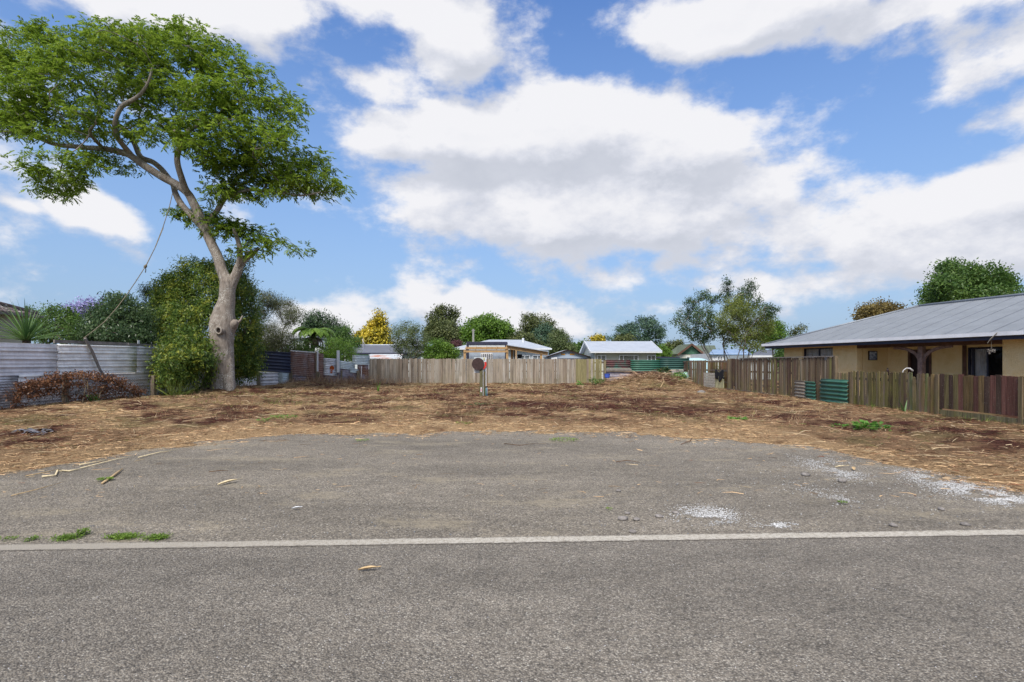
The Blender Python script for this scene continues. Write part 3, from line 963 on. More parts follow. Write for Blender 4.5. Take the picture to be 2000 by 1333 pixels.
def grow(nodes, parents, pts, step=.35, droop=.0):
    """join scattered tips to the nearest bit of a skeleton, nearest tips first; returns nodes, parents, children-radius"""
    N = [np.array(p, float) for p in nodes]; Pa = list(parents)
    buf = np.zeros((len(N) + len(pts) * 24 + 10, 3)); buf[:len(N)] = N; cnt = len(N)
    root = N[0]
    pts = np.asarray(pts)
    order = np.argsort(np.min(np.linalg.norm(pts[:, None, :] - buf[None, :cnt][:, ::max(1, cnt // 60)], axis=2), 1))
    tips = []
    for i in order:
        p = pts[i]
        dv = buf[:cnt] - p
        dist = np.sqrt((dv ** 2).sum(1)) + np.maximum(dv[:, 2], 0) * .5
        j = int(np.argmin(dist)); a = buf[j].copy()
        d = np.linalg.norm(p - a); k = max(1, min(20, int(d / step)))
        last = j
        off = rng.normal(0, .10 * d, 3)
        for q in range(1, k + 1):
            t = q / k
            buf[cnt] = a + (p - a) * t + off * math.sin(math.pi * t) + np.array([0, 0, .12 * d * math.sin(math.pi * t)])
            Pa.append(last); last = cnt; cnt += 1
        tips.append(last)
    return buf[:cnt], np.array(Pa), tips


def skel_mesh(nodes, parents, r0=.008, p=2.3, start=0, rmax=1e9, sides=5):
    n = len(nodes)
    acc = np.zeros(n)
    rad = np.zeros(n)
    for i in range(n - 1, -1, -1):
        rad[i] = max(r0, acc[i] ** (1 / p)) if acc[i] > 0 else r0
        if parents[i] >= 0: acc[parents[i]] += rad[i] ** p
    rad = np.minimum(rad, rmax)
    V, Q = [], []
    idx = [i for i in range(n) if parents[i] >= 0 and i >= start]
    A = nodes[[parents[i] for i in idx]]; B = nodes[idx]
    ra = rad[[parents[i] for i in idx]]; rb = rad[idx]
    ra = np.minimum(ra, rb * 1.6)
    D = B - A; D /= (np.linalg.norm(D, axis=1)[:, None] + 1e-9)
    U = np.where(np.abs(D[:, 2:3]) < .9, np.array([[0, 0, 1.]]), np.array([[1., 0, 0]]))
    X = np.cross(D, U); X /= np.linalg.norm(X, axis=1)[:, None]; Y = np.cross(D, X)
    a = np.arange(sides) * 2 * np.pi / sides
    ring = X[:, None] * np.cos(a)[None, :, None] + Y[:, None] * np.sin(a)[None, :, None]
    VA = A[:, None] + ring * ra[:, None, None]; VB = (B + D * .01)[:, None] + ring * rb[:, None, None]
    V = np.concatenate([VA, VB], 1)
    k = np.arange(sides); q = np.stack([k, (k + 1) % sides, (k + 1) % sides + sides, k + sides], 1)
    Q = (q[None] + (np.arange(len(idx)) * 2 * sides)[:, None, None]).reshape(-1, 4)
    return V.reshape(-1, 3), Q


def clumps(ells, Y, depth, n, shell=.0, s=None):
    """points inside ellipses given in photograph pixels around distance Y"""
    out = []
    area = np.array([e[2] * e[3] for e in ells], float); area /= area.sum()
    for e, a in zip(ells, area):
        Ye = Y + (e[4] if len(e) > 4 else 0)
        k = max(2, int(round(n * a)))
        u = unit(k) * (rng.random(k) ** (1 / 3) * (1 - shell) + shell)[:, None]
        s_ = Y / F
        c = at(e[0], e[1], Ye)
        dd = min(depth, e[2] * s_ * 1.15) if len(ells) > 1 else depth
        oy = rng.uniform(-1, 1) * max(0, depth - dd)
        yy = c.y + u[:, 1] * dd + oy; kk = yy / F
        out.append(np.stack([(e[0] + u[:, 0] * e[2] - CX) * kk, yy, EYE + (HY - e[1] + u[:, 2] * e[3]) * kk], -1))
    return np.concatenate(out)


def crown_leaves(C, center, per, spread, L, W, up=.5, outw=.7, flat=.8, droop=.25):
    n = len(C) * per
    o = np.clip(rng.normal(0, 1, (n, 3)), -1.45, 1.45) * np.array([spread, spread, spread * flat]) * (.4 + .6 * rng.random((n, 1)))
    P = np.repeat(C, per, 0) + o
    out = P - center; out /= (np.linalg.norm(out, axis=1)[:, None] + 1e-9)
    Nn = out * outw + np.array([0, 0, up]) + unit(n) * .75
    T = unit(n) + out * .5 + np.array([0, 0, -droop])
    return leaf_quads(P, T, Nn, L * (.7 + .6 * rng.random(n)), W * (.7 + .6 * rng.random(n)))


def tree(name, label, cat, base_px, Y, ells, leaf, n=70, per=45, spread=None, L=.16, W=.08, depth=None, bark='brown', trunk_r=.14, group=None,
         shell=.35, stems=1, base_z=0.0, up=.5, droop=.25, r0=.012, trunk=True, stem_top=None, stem_spread=.6, flat=.8):
    s = Y / F
    allx = [e[0] - e[2] for e in ells] + [e[0] + e[2] for e in ells]
    cx = sum(e[0] * e[2] * e[3] for e in ells) / sum(e[2] * e[3] for e in ells)
    cy = sum(e[1] * e[2] * e[3] for e in ells) / sum(e[2] * e[3] for e in ells)
    depth = depth or (max(allx) - min(allx)) * s * .42
    C = clumps(ells, Y, depth, n, shell)
    cen = np.array(at(cx, cy, Y))
    root = thing(name, label, cat, group)
    b = np.array([(base_px - CX) * s, Y, base_z])
    root.location = b
    spread = spread or min(max(e[2] for e in ells) * s * .35, .8)
    V = crown_leaves(C, cen, per, spread, L, W, up=up, droop=droop, flat=flat)
    V[:, :, 2] = np.maximum(V[:, :, 2], base_z + .02)
    quads_obj('crown', V - b, LEAF[leaf], root)
    if trunk:
        nodes, par = [], []
        top = stem_top or (cen[2] * .55 + base_z * .45)
        nodes.append(b - np.array([0, 0, .1])); par.append(-1)
        for k in range(stems):
            last = 0
            a = rng.random() * 6.28
            ddir = np.array([math.cos(a), math.sin(a), 0]) * (stem_spread if stems > 1 else .12)
            tgt = np.array([cen[0], cen[1], top]) * np.array([.45, .45, 1]) + b * np.array([.55, .55, 0]) + ddir * (top - base_z) * .5
            m_ = max(4, int((top - base_z) / .5))
            for q in range(1, m_ + 1):
                t = q / m_
                pnt = b + (tgt - b) * np.array([t ** .8, t ** .8, t]) + rng.normal(0, .03, 3)
                nodes.append(pnt); par.append(last); last = len(nodes) - 1
        Cs = C if len(C) < 160 else C[rng.permutation(len(C))[:160]]
        N, P, _ = grow(nodes, par, Cs, step=max(.3, s * 14))
        V, Q = skel_mesh(N, P, r0=r0, p=2.35, rmax=trunk_r)
        link('trunk', mesh_np('trunk', V - b, Q, BARK[bark], True), root)
    return root


def smooth_path(pts, k=5):
    """Catmull-Rom through points (x,y,z,r)"""
    pts = [Vector(p) for p in pts]; out = []
    for i in range(len(pts) - 1):
        p0, p1, p2, p3 = pts[max(i - 1, 0)], pts[i], pts[i + 1], pts[min(i + 2, len(pts) - 1)]
        for q in range(k):
            t = q / k
            out.append(.5 * ((2 * p1) + (p2 - p0) * t + (2 * p0 - 5 * p1 + 4 * p2 - p3) * t * t + (3 * p1 - p0 - 3 * p2 + p3) * t ** 3))
    out.append(pts[-1])
    return out


# ---------------------------------------------------------------- the big leaning tree
def big_tree():
    Y0 = 26.2; s = Y0 / F
    b = np.array([(437 - CX) * s, Y0, .05])
    root = thing('ash_tree', 'tall leaning ash tree with pale grey trunk and wide flat crown beside the iron fence', 'tree')
    root.location = b

    def P(px, py, r, dy=0.0):
        q = at(px, py, Y0 + dy); k = (Y0 + dy) / F
        # keep the pixel position for the depth chosen
        return (q.x, q.y, q.z, r * k)

    def limb(mb, pts, n=12, k=5, rough=.06):
        path = smooth_path([Vector(p) for p in pts], k)
        c = [Vector(p[:3]) for p in path]; r = [p[3] for p in path]
        st = len(mb.v)
        mb.tube(c, r, n)
        for i in range(len(c)):
            for q in range(n):
                j = st + i * n + q; v = Vector(mb.v[j]); d = v - c[i]
                f = float(fbm(np.array(v.x * 1.7 + v.z * 1.1), np.array(v.z * 1.3 + v.y * 2.1), 5, 3)) - .5
                mb.v[j] = tuple(c[i] + d * (1 + f * rough * 4))
        return c, r
    seeds, par = [], []

    def reg(c, attach=-1):
        last = attach
        for p in c:
            seeds.append(np.array(p)); par.append(last); last = len(seeds) - 1
    mb = MB()
    # trunk in two lobes with a wide foot
    c, _ = limb(mb, [P(436, 790, 29), P(436, 768, 24), P(436, 745, 21), P(436, 715, 19.5), P(435, 685, 20), P(434, 660, 22), P(435, 635, 24), P(437, 612, 20), P(442, 590, 15.5), P(444, 568, 14.5), P(444, 552, 14), P(441, 540, 11)], 20, 6, .05)
    reg(c)
    limb(mb, [P(450, 786, 11, -.40), P(448, 770, 11, -.34), P(446, 745, 12, -.2), P(444, 710, 12, -.05), P(440, 670, 12)], 12)
    limb(mb, [P(404, 776, 13, .5), P(408, 752, 14, .42), P(416, 728, 13, .25), P(426, 700, 14, .05), P(432, 670, 12)], 12)
    limb(mb, [P(424, 780, 9, -.3), P(426, 758, 10, -.2), P(430, 730, 12, -.1), P(434, 700, 12)], 12)
    limb(mb, [P(411, 622, 3.5), P(417, 622, 6.5), P(426, 630, 10), P(434, 645, 12)], 10)      # swelling on the left
    limb(mb, [P(465, 631, 5, -.1), P(459, 632, 8, -.1), P(450, 640, 12), P(442, 655, 12)], 10)  # stub on the right
    limb(mb, [P(462, 630, 3, -.1), P(468, 628, 2.2, -.1), P(474, 617, 1.3, -.1)], 6)
    # left fork
    c, _ = limb(mb, [P(443, 560, 12), P(440, 545, 11.5), P(433, 528, 10), P(426, 505, 9.3), P(417, 485, 9), P(407, 463, 8.7), P(397, 440, 8.5), P(388, 418, 8.3), P(378, 397, 8), P(367, 378, 7.8), P(347, 362, 7.5), P(317, 346, 7.2), P(282, 324, 6.9), P(252, 303, 6.5), P(228, 296, 5.8), P(203, 291, 5.2), P(170, 289, 4.8), P(140, 286, 4.5), P(112, 283, 4.3), P(87, 275, 4), P(56, 260, 3.4), P(28, 257, 2.8), P(0, 257, 2.4), P(-35, 252, 1.6)], 12)
    reg(c)
    c, _ = limb(mb, [P(405, 458, 7, .3), P(392, 440, 7, .35), P(372, 420, 6.5, .4), P(358, 405, 6.2, .4), P(350, 393, 6, .45), P(342, 376, 5.5, .5), P(338, 362, 5, .8), P(322, 338, 5, 1.1), P(300, 318, 5, 1.4), P(275, 307, 4.8, 1.7), P(262, 280, 4.4, 1.9), P(248, 256, 4, 2.0), P(224, 241, 3.6, 2.1), P(196, 236, 3.2, 2.2), P(168, 228, 2.8, 2.3), P(130, 214, 2.3, 2.4), P(85, 205, 1.8, 2.5)], 10)
    reg(c)
    limb(mb, [P(346, 402, 1.5, .45), P(350, 398, 3, .45), P(356, 396, 5, .42)], 8)
    c, _ = limb(mb, [P(256, 303, 5.5), P(240, 283, 5, -.5), P(228, 266, 4.8, -1.0), P(224, 245, 4.6, -1.2), P(230, 222, 4.4, -1.4), P(241, 206, 4.2, -1.5), P(262, 194, 3.8, -1.7), P(278, 180, 3.2, -1.8), P(290, 160, 2.4, -1.9), P(298, 130, 1.8, -2.0)], 9)
    reg(c)
    c, _ = limb(mb, [P(87, 275, 3.6), P(62, 255, 3.6, .3), P(50, 240, 3.3, .6), P(42, 215, 3.0, .8), P(45, 190, 2.8, 1.0), P(62, 168, 2.4, 1.2), P(75, 150, 2, 1.2)], 8)
    reg(c)
    c, _ = limb(mb, [P(203, 291, 3.6), P(180, 268, 3, -1.2), P(176, 255, 2.8, -1.6), P(188, 240, 2.2, -2.0)], 7)
    reg(c)
    c, _ = limb(mb, [P(372, 385, 6.5), P(362, 368, 6.2, -.3), P(354, 345, 5.8, -.6), P(347, 320, 5.5, -.8), P(347, 300, 5.2, -.9), P(356, 280, 5, -1.0), P(364, 262, 4.7, -1.0), P(380, 248, 4.3, -.9), P(412, 240, 3.8, -.6), P(428, 225, 3.4, -.5), P(446, 208, 3.1, -.4), P(468, 197, 2.7, -.3), P(498, 193, 2.2, 0), P(528, 190, 1.6, .2)], 9)
    reg(c)
    c, _ = limb(mb, [P(358, 276, 3.6, -1), P(350, 262, 3.2, -1.4), P(340, 256, 2.8, -1.7)], 7)
    c, _ = limb(mb, [P(395, 460, 5.5), P(408, 432, 5.2, .3), P(423, 413, 5, .6), P(436, 392, 4.8, .8), P(450, 372, 4.5, 1.0), P(460, 353, 4.1, 1.1), P(474, 340, 3.6, 1.2), P(492, 332, 3, 1.3), P(515, 322, 2.2, 1.3)], 9)
    reg(c)
    c, _ = limb(mb, [P(440, 388, 3.8, .8), P(462, 378, 3.5, .4), P(490, 371, 3.1, .1), P(522, 374, 2.7, -.1), P(553, 378, 2.3, -.3), P(590, 382, 1.8, -.4), P(625, 376, 1.3, -.5)], 8)
    reg(c)
    # right fork
    c, _ = limb(mb, [P(446, 572, 11), P(453, 554, 9.5), P(462, 534, 8.5), P(470, 515, 7.5), P(481, 504, 6, .2), P(492, 498, 5, .4), P(506, 484, 3, .5)], 11)
    reg(c)
    c, _ = limb(mb, [P(464, 530, 6.5), P(468, 508, 5.8, -.2), P(468, 485, 5, -.3), P(462, 462, 4, -.4), P(455, 445, 3, -.5)], 9)
    reg(c)
    V = np.array(mb.v) - b
    mb.v = [tuple(v) for v in V]
    mb.build('trunk', BARK['grey'], root, True)
    # knot ring, with a dark disc painted in for the shaded hole
    k = MB(); cpos = Vector(at(427, 646, Y0 - .60)) - Vector(b)
    for (R0, r0) in ((.155, .05),):
        nn, mm = 20, 8; st = len(k.v)
        for i in range(nn):
            a = 2 * math.pi * i / nn
            for j in range(mm):
                t = 2 * math.pi * j / mm
                rr = R0 + r0 * math.cos(t)
                k.v.append((cpos.x + rr * math.cos(a) * .9, cpos.y + .02 + r0 * 1.6 * math.sin(t), cpos.z + rr * math.sin(a) * 1.05))
        for i in range(nn):
            for j in range(mm):
                k.f.append((st + i * mm + j, st + ((i + 1) % nn) * mm + j, st + ((i + 1) % nn) * mm + (j + 1) % mm, st + i * mm + (j + 1) % mm))
    k.tube([cpos + Vector((0, .45, 0)), cpos + Vector((0, .12, 0)), cpos + Vector((0, .03, 0))], [.28, .22, .165], 16, cap=False)
    k.build('knot', BARK['grey'], root, True)
    MB().tube([cpos + Vector((0, .055, 0)), cpos + Vector((0, .04, 0))], [.13, .12], 14).build('knot_hole_shade', BARK['dark'], root)

    E = [(20, 90, 75, 45), (20, 170, 75, 60), (100, 60, 45, 28), (120, 130, 85, 55), (225, 75, 80, 42), (325, 85, 85, 48), (420, 115, 62, 42), (250, 150, 95, 52), (355, 180, 100, 62), (460, 170, 65, 55), (540, 212, 55, 38),
         (130, 215, 95, 38), (15, 232, 60, 30), (420, 255, 80, 42), (510, 262, 65, 38), (590, 315, 62, 32), (642, 358, 32, 20), (500, 325, 70, 32), (560, 360, 60, 20), (430, 318, 50, 28), (385, 288, 45, 24), (300, 245, 70, 28),
         (180, 250, 80, 20), (110, 350, 52, 26), (75, 318, 38, 22), (150, 318, 30, 26), (120, 372, 38, 14), (195, 306, 55, 16), (235, 322, 28, 10), (420, 372, 38, 14), (470, 300, 50, 20), (75, 255, 50, 18),
         (400, 425, 42, 18), (395, 430, 34, 16), (445, 448, 55, 18), (440, 445, 45, 16), (500, 462, 45, 14), (490, 458, 45, 14), (500, 372, 70, 14), (600, 372, 60, 14), (450, 360, 45, 20), (560, 340, 70, 26), (535, 470, 22, 10), (470, 480, 38, 12)]
    C = clumps(E, Y0, 3.6, 1180, 0)
    # keep lower clusters shallow
    lo = C[:, 2] < at(0, 400, Y0).z
    C[lo, 1] = Y0 + (C[lo, 1] - Y0) * .35
    N, Pp, tips = grow(seeds, par, C[rng.permutation(len(C))[:760]], step=.45)
    V, Q = skel_mesh(N, Pp, r0=.011, p=2.2, start=len(seeds), rmax=.07)
    link('branches', mesh_np('branches', V - b, Q, BARK['twig'], True), root)['kind'] = 'stuff'
    # pinnate leaf sprays
    per = 14
    n = len(C) * per
    base = np.repeat(C, per, 0) + np.clip(rng.normal(0, 1, (n, 3)), -1.5, 1.5) * np.array([.36, .36, .11])
    wind = np.array([.25, 0, -.05])
    D = unit(n) * np.array([1, 1, .45]) + wind + np.array([0, 0, .05]); D /= np.linalg.norm(D, axis=1)[:, None]
    Ls = .26 + .16 * rng.random(n)
    Nn = np.array([0, 0, 1.0]) + unit(n) * .45
    out = []
    for q in range(9):
        t = .15 + .85 * (q // 2 + 1) / 5 if q < 8 else 1.0
        side = 1 if q % 2 else -1
        Sd = np.cross(D, Nn); Sd /= np.linalg.norm(Sd, axis=1)[:, None]
        p = base + D * (Ls * t * .85)[:, None] + np.array([0, 0, -1.0]) * (Ls * t * t * .35)[:, None]
        T = D * (.75 if q < 8 else 1) + Sd * side * (.8 if q < 8 else 0) + np.array([0, 0, -.28]) + unit(n) * .15
        out.append(leaf_quads(p, T, Nn + unit(n) * .25, .135 + .06 * rng.random(n), .052 + .02 * rng.random(n)))
    V = np.stack(out, 1).reshape(-1, 4, 3)
    quads_obj('crown', V - b, LEAF['big'], root)
    return root


big_tree()

# rope tied high in the tree, running down to the fence
pr = [(337, 378, 26.0), (330, 408, 25.9), (318, 445, 25.7), (302, 486, 25.2), (284, 521, 24.6), (266, 549, 24.0), (247, 577, 23.2), (228, 602, 22.4), (205, 628, 21.5), (185, 645, 20.9), (163, 661, 20.35)]
mb = MB(); mb.tube([at(*p) for p in pr], .017, 6)
k = at(284, 521, 24.6)
rope = mb.build('rope', M['rope'], smooth=True)
tag(rope, 'long sagging rope hanging from the ash tree down to the iron fence', 'rope')
mb = MB(); mb.tube([k + Vector((-.05, 0, -.07)), k, k + Vector((.05, 0, .09))], [.03, .075, .03], 8); mb.tube([k, k + Vector((.02, 0, -.16)), k + Vector((0, 0, -.28))], .02, 5)
mb.tube([k + Vector((.02, .03, .05)), at(300, 480, 25.2) + Vector((.12, 0, 0)), at(316, 445, 25.7) + Vector((.08, 0, 0))], .014, 5)
mb.build('knot', M['rope'], rope, True)

# ---------------------------------------------------------------- fences
def iron(parent, A, B, zb, zt, mat, pitch=.076, amp=.010, prof='sine', off=0.0, zb2=None, zt2=None, lean=0.0, name='sheet', warp=.012):
    A, B = Vector((A[0], A[1])), Vector((B[0], B[1]))
    d = (B - A).normalized(); nrm = Vector((d.y, -d.x))      # towards the lot when going away from the camera on the left
    zb2 = zb if zb2 is None else zb2; zt2 = zt if zt2 is None else zt2
    H = max(zt - zb, zt2 - zb2)
    hs = []
    if prof == 'sine':
        k = int(H / pitch * 6); hs = [(H * i / k, amp * math.sin(2 * math.pi * (H * i / k) / pitch)) for i in range(k + 1)]
    else:
        q = 0.0
        while q < H:
            for a, o in ((0, 0), (.012, amp), (.04, amp), (.052, 0), (pitch * .45, 0), (pitch * .47, amp * .18), (pitch * .6, amp * .18), (pitch * .62, 0)):
                if q + a < H: hs.append((q + a, o))
            q += pitch
        hs.append((H, 0))
    L = (B - A).length; nc = max(3, int(L / .6)); V = []
    sd_ = rnd.random() * 50
    for i in range(nc + 1):
        t = i / nc; z0 = zb + (zb2 - zb) * t; h1 = (zt + (zt2 - zt) * t) - z0
        for h, o in hs:
            hh = min(h, h1) if prof == 'sine' else h * h1 / H
            w = (float(vnoise(np.array(t * L * .9 + sd_), np.array(h * 1.5 + sd_), 3)) - .5) * warp * 2
            p = A + d * (L * t) + nrm * (off + o + w + lean * h)
            V.append((p.x, p.y, z0 + hh))
    m = len(hs); Q = []
    for i in range(nc):
        for j in range(m - 1):
            a = i * m + j; Q.append((a, a + m, a + m + 1, a + 1))
    o = link(name, mesh_np(name, np.array(V), np.array(Q), mat, prof == 'sine'), parent)
    sl = o.modifiers.new('thickness', 'SOLIDIFY'); sl.thickness = .002
    return o


def paling_meshes(w, t, mat, k=4, point=0.0):
    out = []
    for i in range(k):
        a, b = rnd.uniform(-.012, .012), rnd.uniform(-.012, .012); c = rnd.uniform(0, .02)
        V = [(-w / 2, -t / 2, 0), (w / 2, -t / 2, 0), (w / 2, t / 2, 0), (-w / 2, t / 2, 0),
             (-w / 2 + rnd.uniform(0, .006), -t / 2, 1 - point + a), (0, -t / 2, 1 + c * .3), (w / 2 - rnd.uniform(0, .006), -t / 2, 1 - point + b),
             (w / 2, t / 2, 1 - point + b), (0, t / 2, 1 + c * .3), (-w / 2, t / 2, 1 - point + a)]
        Fs = [(0, 1, 6, 5, 4), (1, 2, 7, 6), (2, 3, 9, 8, 7), (3, 0, 4, 9), (4, 5, 8, 9), (5, 6, 7, 8), (3, 2, 1, 0)]
        me = bpy.data.meshes.new('paling'); me.from_pydata(V, [], Fs); me.materials.append(mat); out.append(me)
    return out


def palings(parent, A, B, pitch, meshes, zb, zt, colf, tilt=.012, skip=None, off=0.0, jit=.006, wj=.1, short=None):
    A, B = Vector((A[0], A[1], 0)), Vector((B[0], B[1], 0)); d = (B - A); L = d.length; d.normalize()
    nrm = Vector((d.y, -d.x, 0)); ang = math.atan2(d.y, d.x)
    n = int(L / pitch)
    for i in range(n):
        s_ = (i + .5) * pitch
        if skip and skip(s_, i): continue
        p = A + d * s_ + nrm * (off + rnd.uniform(-jit, jit))
        z0 = zb(s_) if callable(zb) else zb; z1 = zt(s_) if callable(zt) else zt
        z1 += rnd.gauss(0, .012)
        if short: z0, z1 = short(s_, i, z0, z1)
        o = bpy.data.objects.new('paling', rnd.choice(meshes)); COL.objects.link(o)
        o.parent = parent; o.location = (p.x, p.y, z0); o.scale = (1 + rnd.uniform(-wj, wj), 1, z1 - z0)
        o.rotation_euler = (rnd.gauss(0, tilt * .5), rnd.gauss(0, tilt), ang)
        c = colf(s_, i); o.color = (*c, 1)


def rail(parent, A, B, z0, z1, w, h, mat, name='rail'):
    mb = MB(); mb.bar((A[0], A[1], z0), (B[0], B[1], z1), w, h); return mb.build(name, mat, parent)


LX = -16.2


def ly(px): return -LX * F / (CX - px)


def lp(px, dx=0.0): return (LX + dx, ly(px))


f1 = thing('corrugated_iron_fence', 'tall long fence of pale grey ribbed iron sheets with dead creeper growing against it', 'fence')
iron(f1, (LX, 9.5), lp(113), 1.12, 2.13, M['galv_mid'], .27, .028, 'trap', zt2=2.21, zb2=1.12)
iron(f1, lp(111), lp(266), 1.12, 2.215, M['galv_pale'], .27, .028, 'trap', off=.012, zt2=2.27)
iron(f1, lp(264), lp(470), 1.11, 2.27, M['galv_dark'], .27, .028, 'trap', zt2=2.2)
iron(f1, (LX, 9.5), lp(42), .0, 1.13, M['galv_old'], .085, .014, 'sine', off=.01)
iron(f1, lp(34), lp(84), .80, 1.15, M['galv_pale'], .27, .02, 'trap', off=.03)
iron(f1, lp(40), lp(130), .02, 1.12, M['galv_mid'], .20, .02, 'trap', off=.005)
iron(f1, lp(128), lp(205), .03, 1.11, M['galv_dark'], .20, .02, 'trap', off=.012)
iron(f1, lp(203), lp(322), .0, 1.12, M['galv_mid'], .27, .024, 'trap', off=.005)
iron(f1, lp(320), lp(470), .0, 1.1, M['galv_pale'], .20, .02, 'trap', off=.005)
o = iron(f1, lp(462), lp(506), .15, .72, M['galv_pale'], .20, .02, 'trap', off=.09)
rail(f1, lp(108, -.05), lp(252, -.03), 2.31, 2.34, .05, .12, M['rail_grey'])
rail(f1, lp(250, .0), lp(330, .0), 2.34, 2.33, .05, .10, M['rail_grey'])
rail(f1, (LX - .05, 10), lp(330, -.06), 1.10, 1.12, .05, .09, M['rail'])
mb = MB(); q = at(269, 668, ly(269)); mb.box(q.x + .03, q.x + .045, q.y - .06, q.y + .06, q.z - .09, q.z + .07); mb.build('white_bracket', M['white'], f1)
mb = MB(); a = at(161, 661, ly(161)); b_ = at(175, 690, ly(175)); c_ = at(187, 722, ly(187))
a.x += .10; b_.x += .13; c_.x += .16
mb.tube([a, b_, c_, c_ + Vector((.02, .25, -.32))], [.05, .055, .05, .045], 5); mb.build('batten', M['rail_grey'], f1)

# wire fence with the dead creeper
wf = thing('wire_netting_fence', 'low old wire netting fence on wooden posts buried in dead brown creeper', 'fence')
WX = -15.55


def wy(px): return -WX * F / (CX - px)


for px, top, w in ((128, 1.02, .15), (300, 1.0, .17), (-60, 1.0, .15)):
    mb = MB(); y = wy(px); mb.box(WX - w / 2, WX + w / 2, y - w / 2, y + w / 2, -.1, top)
    o = mb.build('post', M['post'], wf, bevel=.015); o.color = (.20, .16, .12, 1)
mb = MB()
mb.tube([at(0, 795, wy(0)) + Vector((.05, 0, 0)), at(12, 815, wy(10))], .02, 5); mb.build('post', M['dark_stick'], wf)
mb = MB()
for z in (.12, .5, .9): mb.tube([(WX, 9.5, z), (WX, wy(300), z + .02)], .003, 4)
y0, y1 = wy(-10), wy(300)
k = int((y1 - y0) / .11)
for i in range(-9, k):
    for s_ in (0, 1):
        ya = y0 + i * .11; yb = ya + .85
        if s_: ya, yb = yb, ya
        a, b_ = Vector((WX, ya, .08)), Vector((WX, yb, .92))
        if min(ya, yb) < y0 or max(ya, yb) > y1: continue
        mb.bar(a, b_, .0035)
mb.build('netting', M['wire'], wf)

# patched iron fence at the back left
PA, PB = Vector((-16.2, 34.0)), Vector((-10.15, 37.85))


def on_line(A, B, px):
    k = (px - CX) / F; dx, dy = B[0] - A[0], B[1] - A[1]
    t = (k * A[1] - A[0]) / (dx - k * dy)
    return (A[0] + dx * t, A[1] + dy * t)


def pp(px): return on_line(PA, PB, px)


def zz(px, py):
    q = pp(px); return EYE + (HY - py) / F * q[1]


f2 = thing('patched_iron_fence', 'makeshift fence of mismatched rusty, navy and galvanised iron sheets left of the paling fence', 'fence')


def patch(px0, px1, t0, t1, b0, b1, mat, pitch=.076, amp=.011, prof='sine', off=0.0):
    return iron(f2, pp(px0), pp(px1), zz(px0, b0), zz(px0, t0), M[mat], pitch, amp, prof, off=off, zb2=zz(px1, b1), zt2=zz(px1, t1))


iron(f2, (-16.15, 30.5), pp(500), .9, 2.25, M['navy'], .2, .04, 'sine', off=.02)
patch(499, 568, 685, 689, 725, 729, 'navy', .21, .05, off=.03)
patch(503, 545, 727, 728, 757, 755, 'galv_mid', .21, .04, off=.0)
patch(543, 569, 727, 729, 757, 755, 'galv_green', .11, .024)
patch(567, 601, 686.5, 689, 733, 735, 'rusty', .125, .026, off=.02)
patch(600, 616, 689, 690, 735, 736, 'rusty', .125, .026)
patch(615, 632, 690, 691, 735, 735, 'rusty', .125, .026, off=.01)
patch(567, 617, 731, 733, 757, 757, 'galv_mauve', .12, .02, off=-.01)
patch(616, 634, 712, 712, 757, 757, 'rusty', .125, .026, off=-.02)
patch(632, 658, 700, 701, 733, 735, 'galv_old', .12, .024, off=.02)
patch(632, 690, 727, 729, 757, 754, 'galv_mauve', .12, .02, off=-.01)
patch(662, 693, 704.5, 709, 720, 724, 'galv_green', .11, .024, off=.03)
patch(662, 702, 716, 722, 757, 754, 'galv_mauve', .12, .02)
patch(688, 722, 694, 694.5, 712.5, 713, 'galv_green', .11, .024, off=.04)
patch(683, 700, 718, 722, 728, 729, 'galv_green', .11, .024, off=.05)
patch(698, 722, 713, 713, 754, 752, 'galv_mauve', .12, .02, off=.0)
# round orange paint spot and its drip
q = pp(648); mb = MB()
dirp = (PB - PA).normalized(); nr = Vector((dirp.y, -dirp.x))
for (cx_, cz, rx, rz) in ((648, 719.5, .155, .17), (647, 726.5, .085, .12)):
    n = 16; st = len(mb.v); qq = pp(cx_); zc = EYE + (HY - cz) / F * qq[1]
    o_ = .040 + (.003 if rx < .1 else 0)
    for i in range(n):
        a = 2 * math.pi * i / n
        mb.v.append((qq[0] + nr.x * o_ + dirp.x * rx * math.cos(a), qq[1] + nr.y * o_ + dirp.y * rx * math.cos(a), zc + rz * math.sin(a)))
    mb.f.append(tuple(range(st, st + n)))
mb.build('orange_spot', plain('orange_spray_paint', (.42, .09, .02), .8, .1, var=.2), f2)


def f2post(px, top, bot, w, mat, off=.08, name='post', px2=None):
    a = at(px, top, pp(px)[1]); b2 = at(px2 or px, bot, pp(px2 or px)[1]); mb = MB()
    mb.bar(Vector((a.x + nr.x * off, a.y + nr.y * off, a.z)), Vector((b2.x + nr.x * off, b2.y + nr.y * off, b2.z)), w, w * .7)
    o = mb.build(name, M[mat], f2, bevel=.008); o.color = (.22, .18, .13, 1); return o


f2post(619.5, 686, 726, .11, 'white', .06); f2post(617, 687, 728, .07, 'post', .07)
f2post(660, 685, 728, .17, 'white', .06)
f2post(504, 729, 757, .20, 'post', .12); f2post(569, 725, 758, .08, 'post', .12); f2post(566, 729, 755, .11, 'post', .10)
f2post(620, 727, 758, .20, 'post', .2); f2post(666, 724, 753, .09, 'post', .15); f2post(699, 724, 748, .18, 'post', .1)
f2post(705, 716, 750, .05, 'white', .15, px2=700 + 4); f2post(549, 729, 748, .2, 'galv_green', .08); f2post(720, 712, 722, .05, 'white', .06)
rail(f2, pp(567), pp(620), zz(567, 686), zz(620, 690), .06, .05, M['white']).location.z += .03
mb = MB(); a, b_ = pp(694), pp(721); mb.bar((a[0], a[1] - .05, zz(694, 693.5)), (b_[0], b_[1] - .05, zz(721, 694)), .03); mb.build('green_trim', plain('green_trim', (.12, .32, .12), .6, .2), f2)

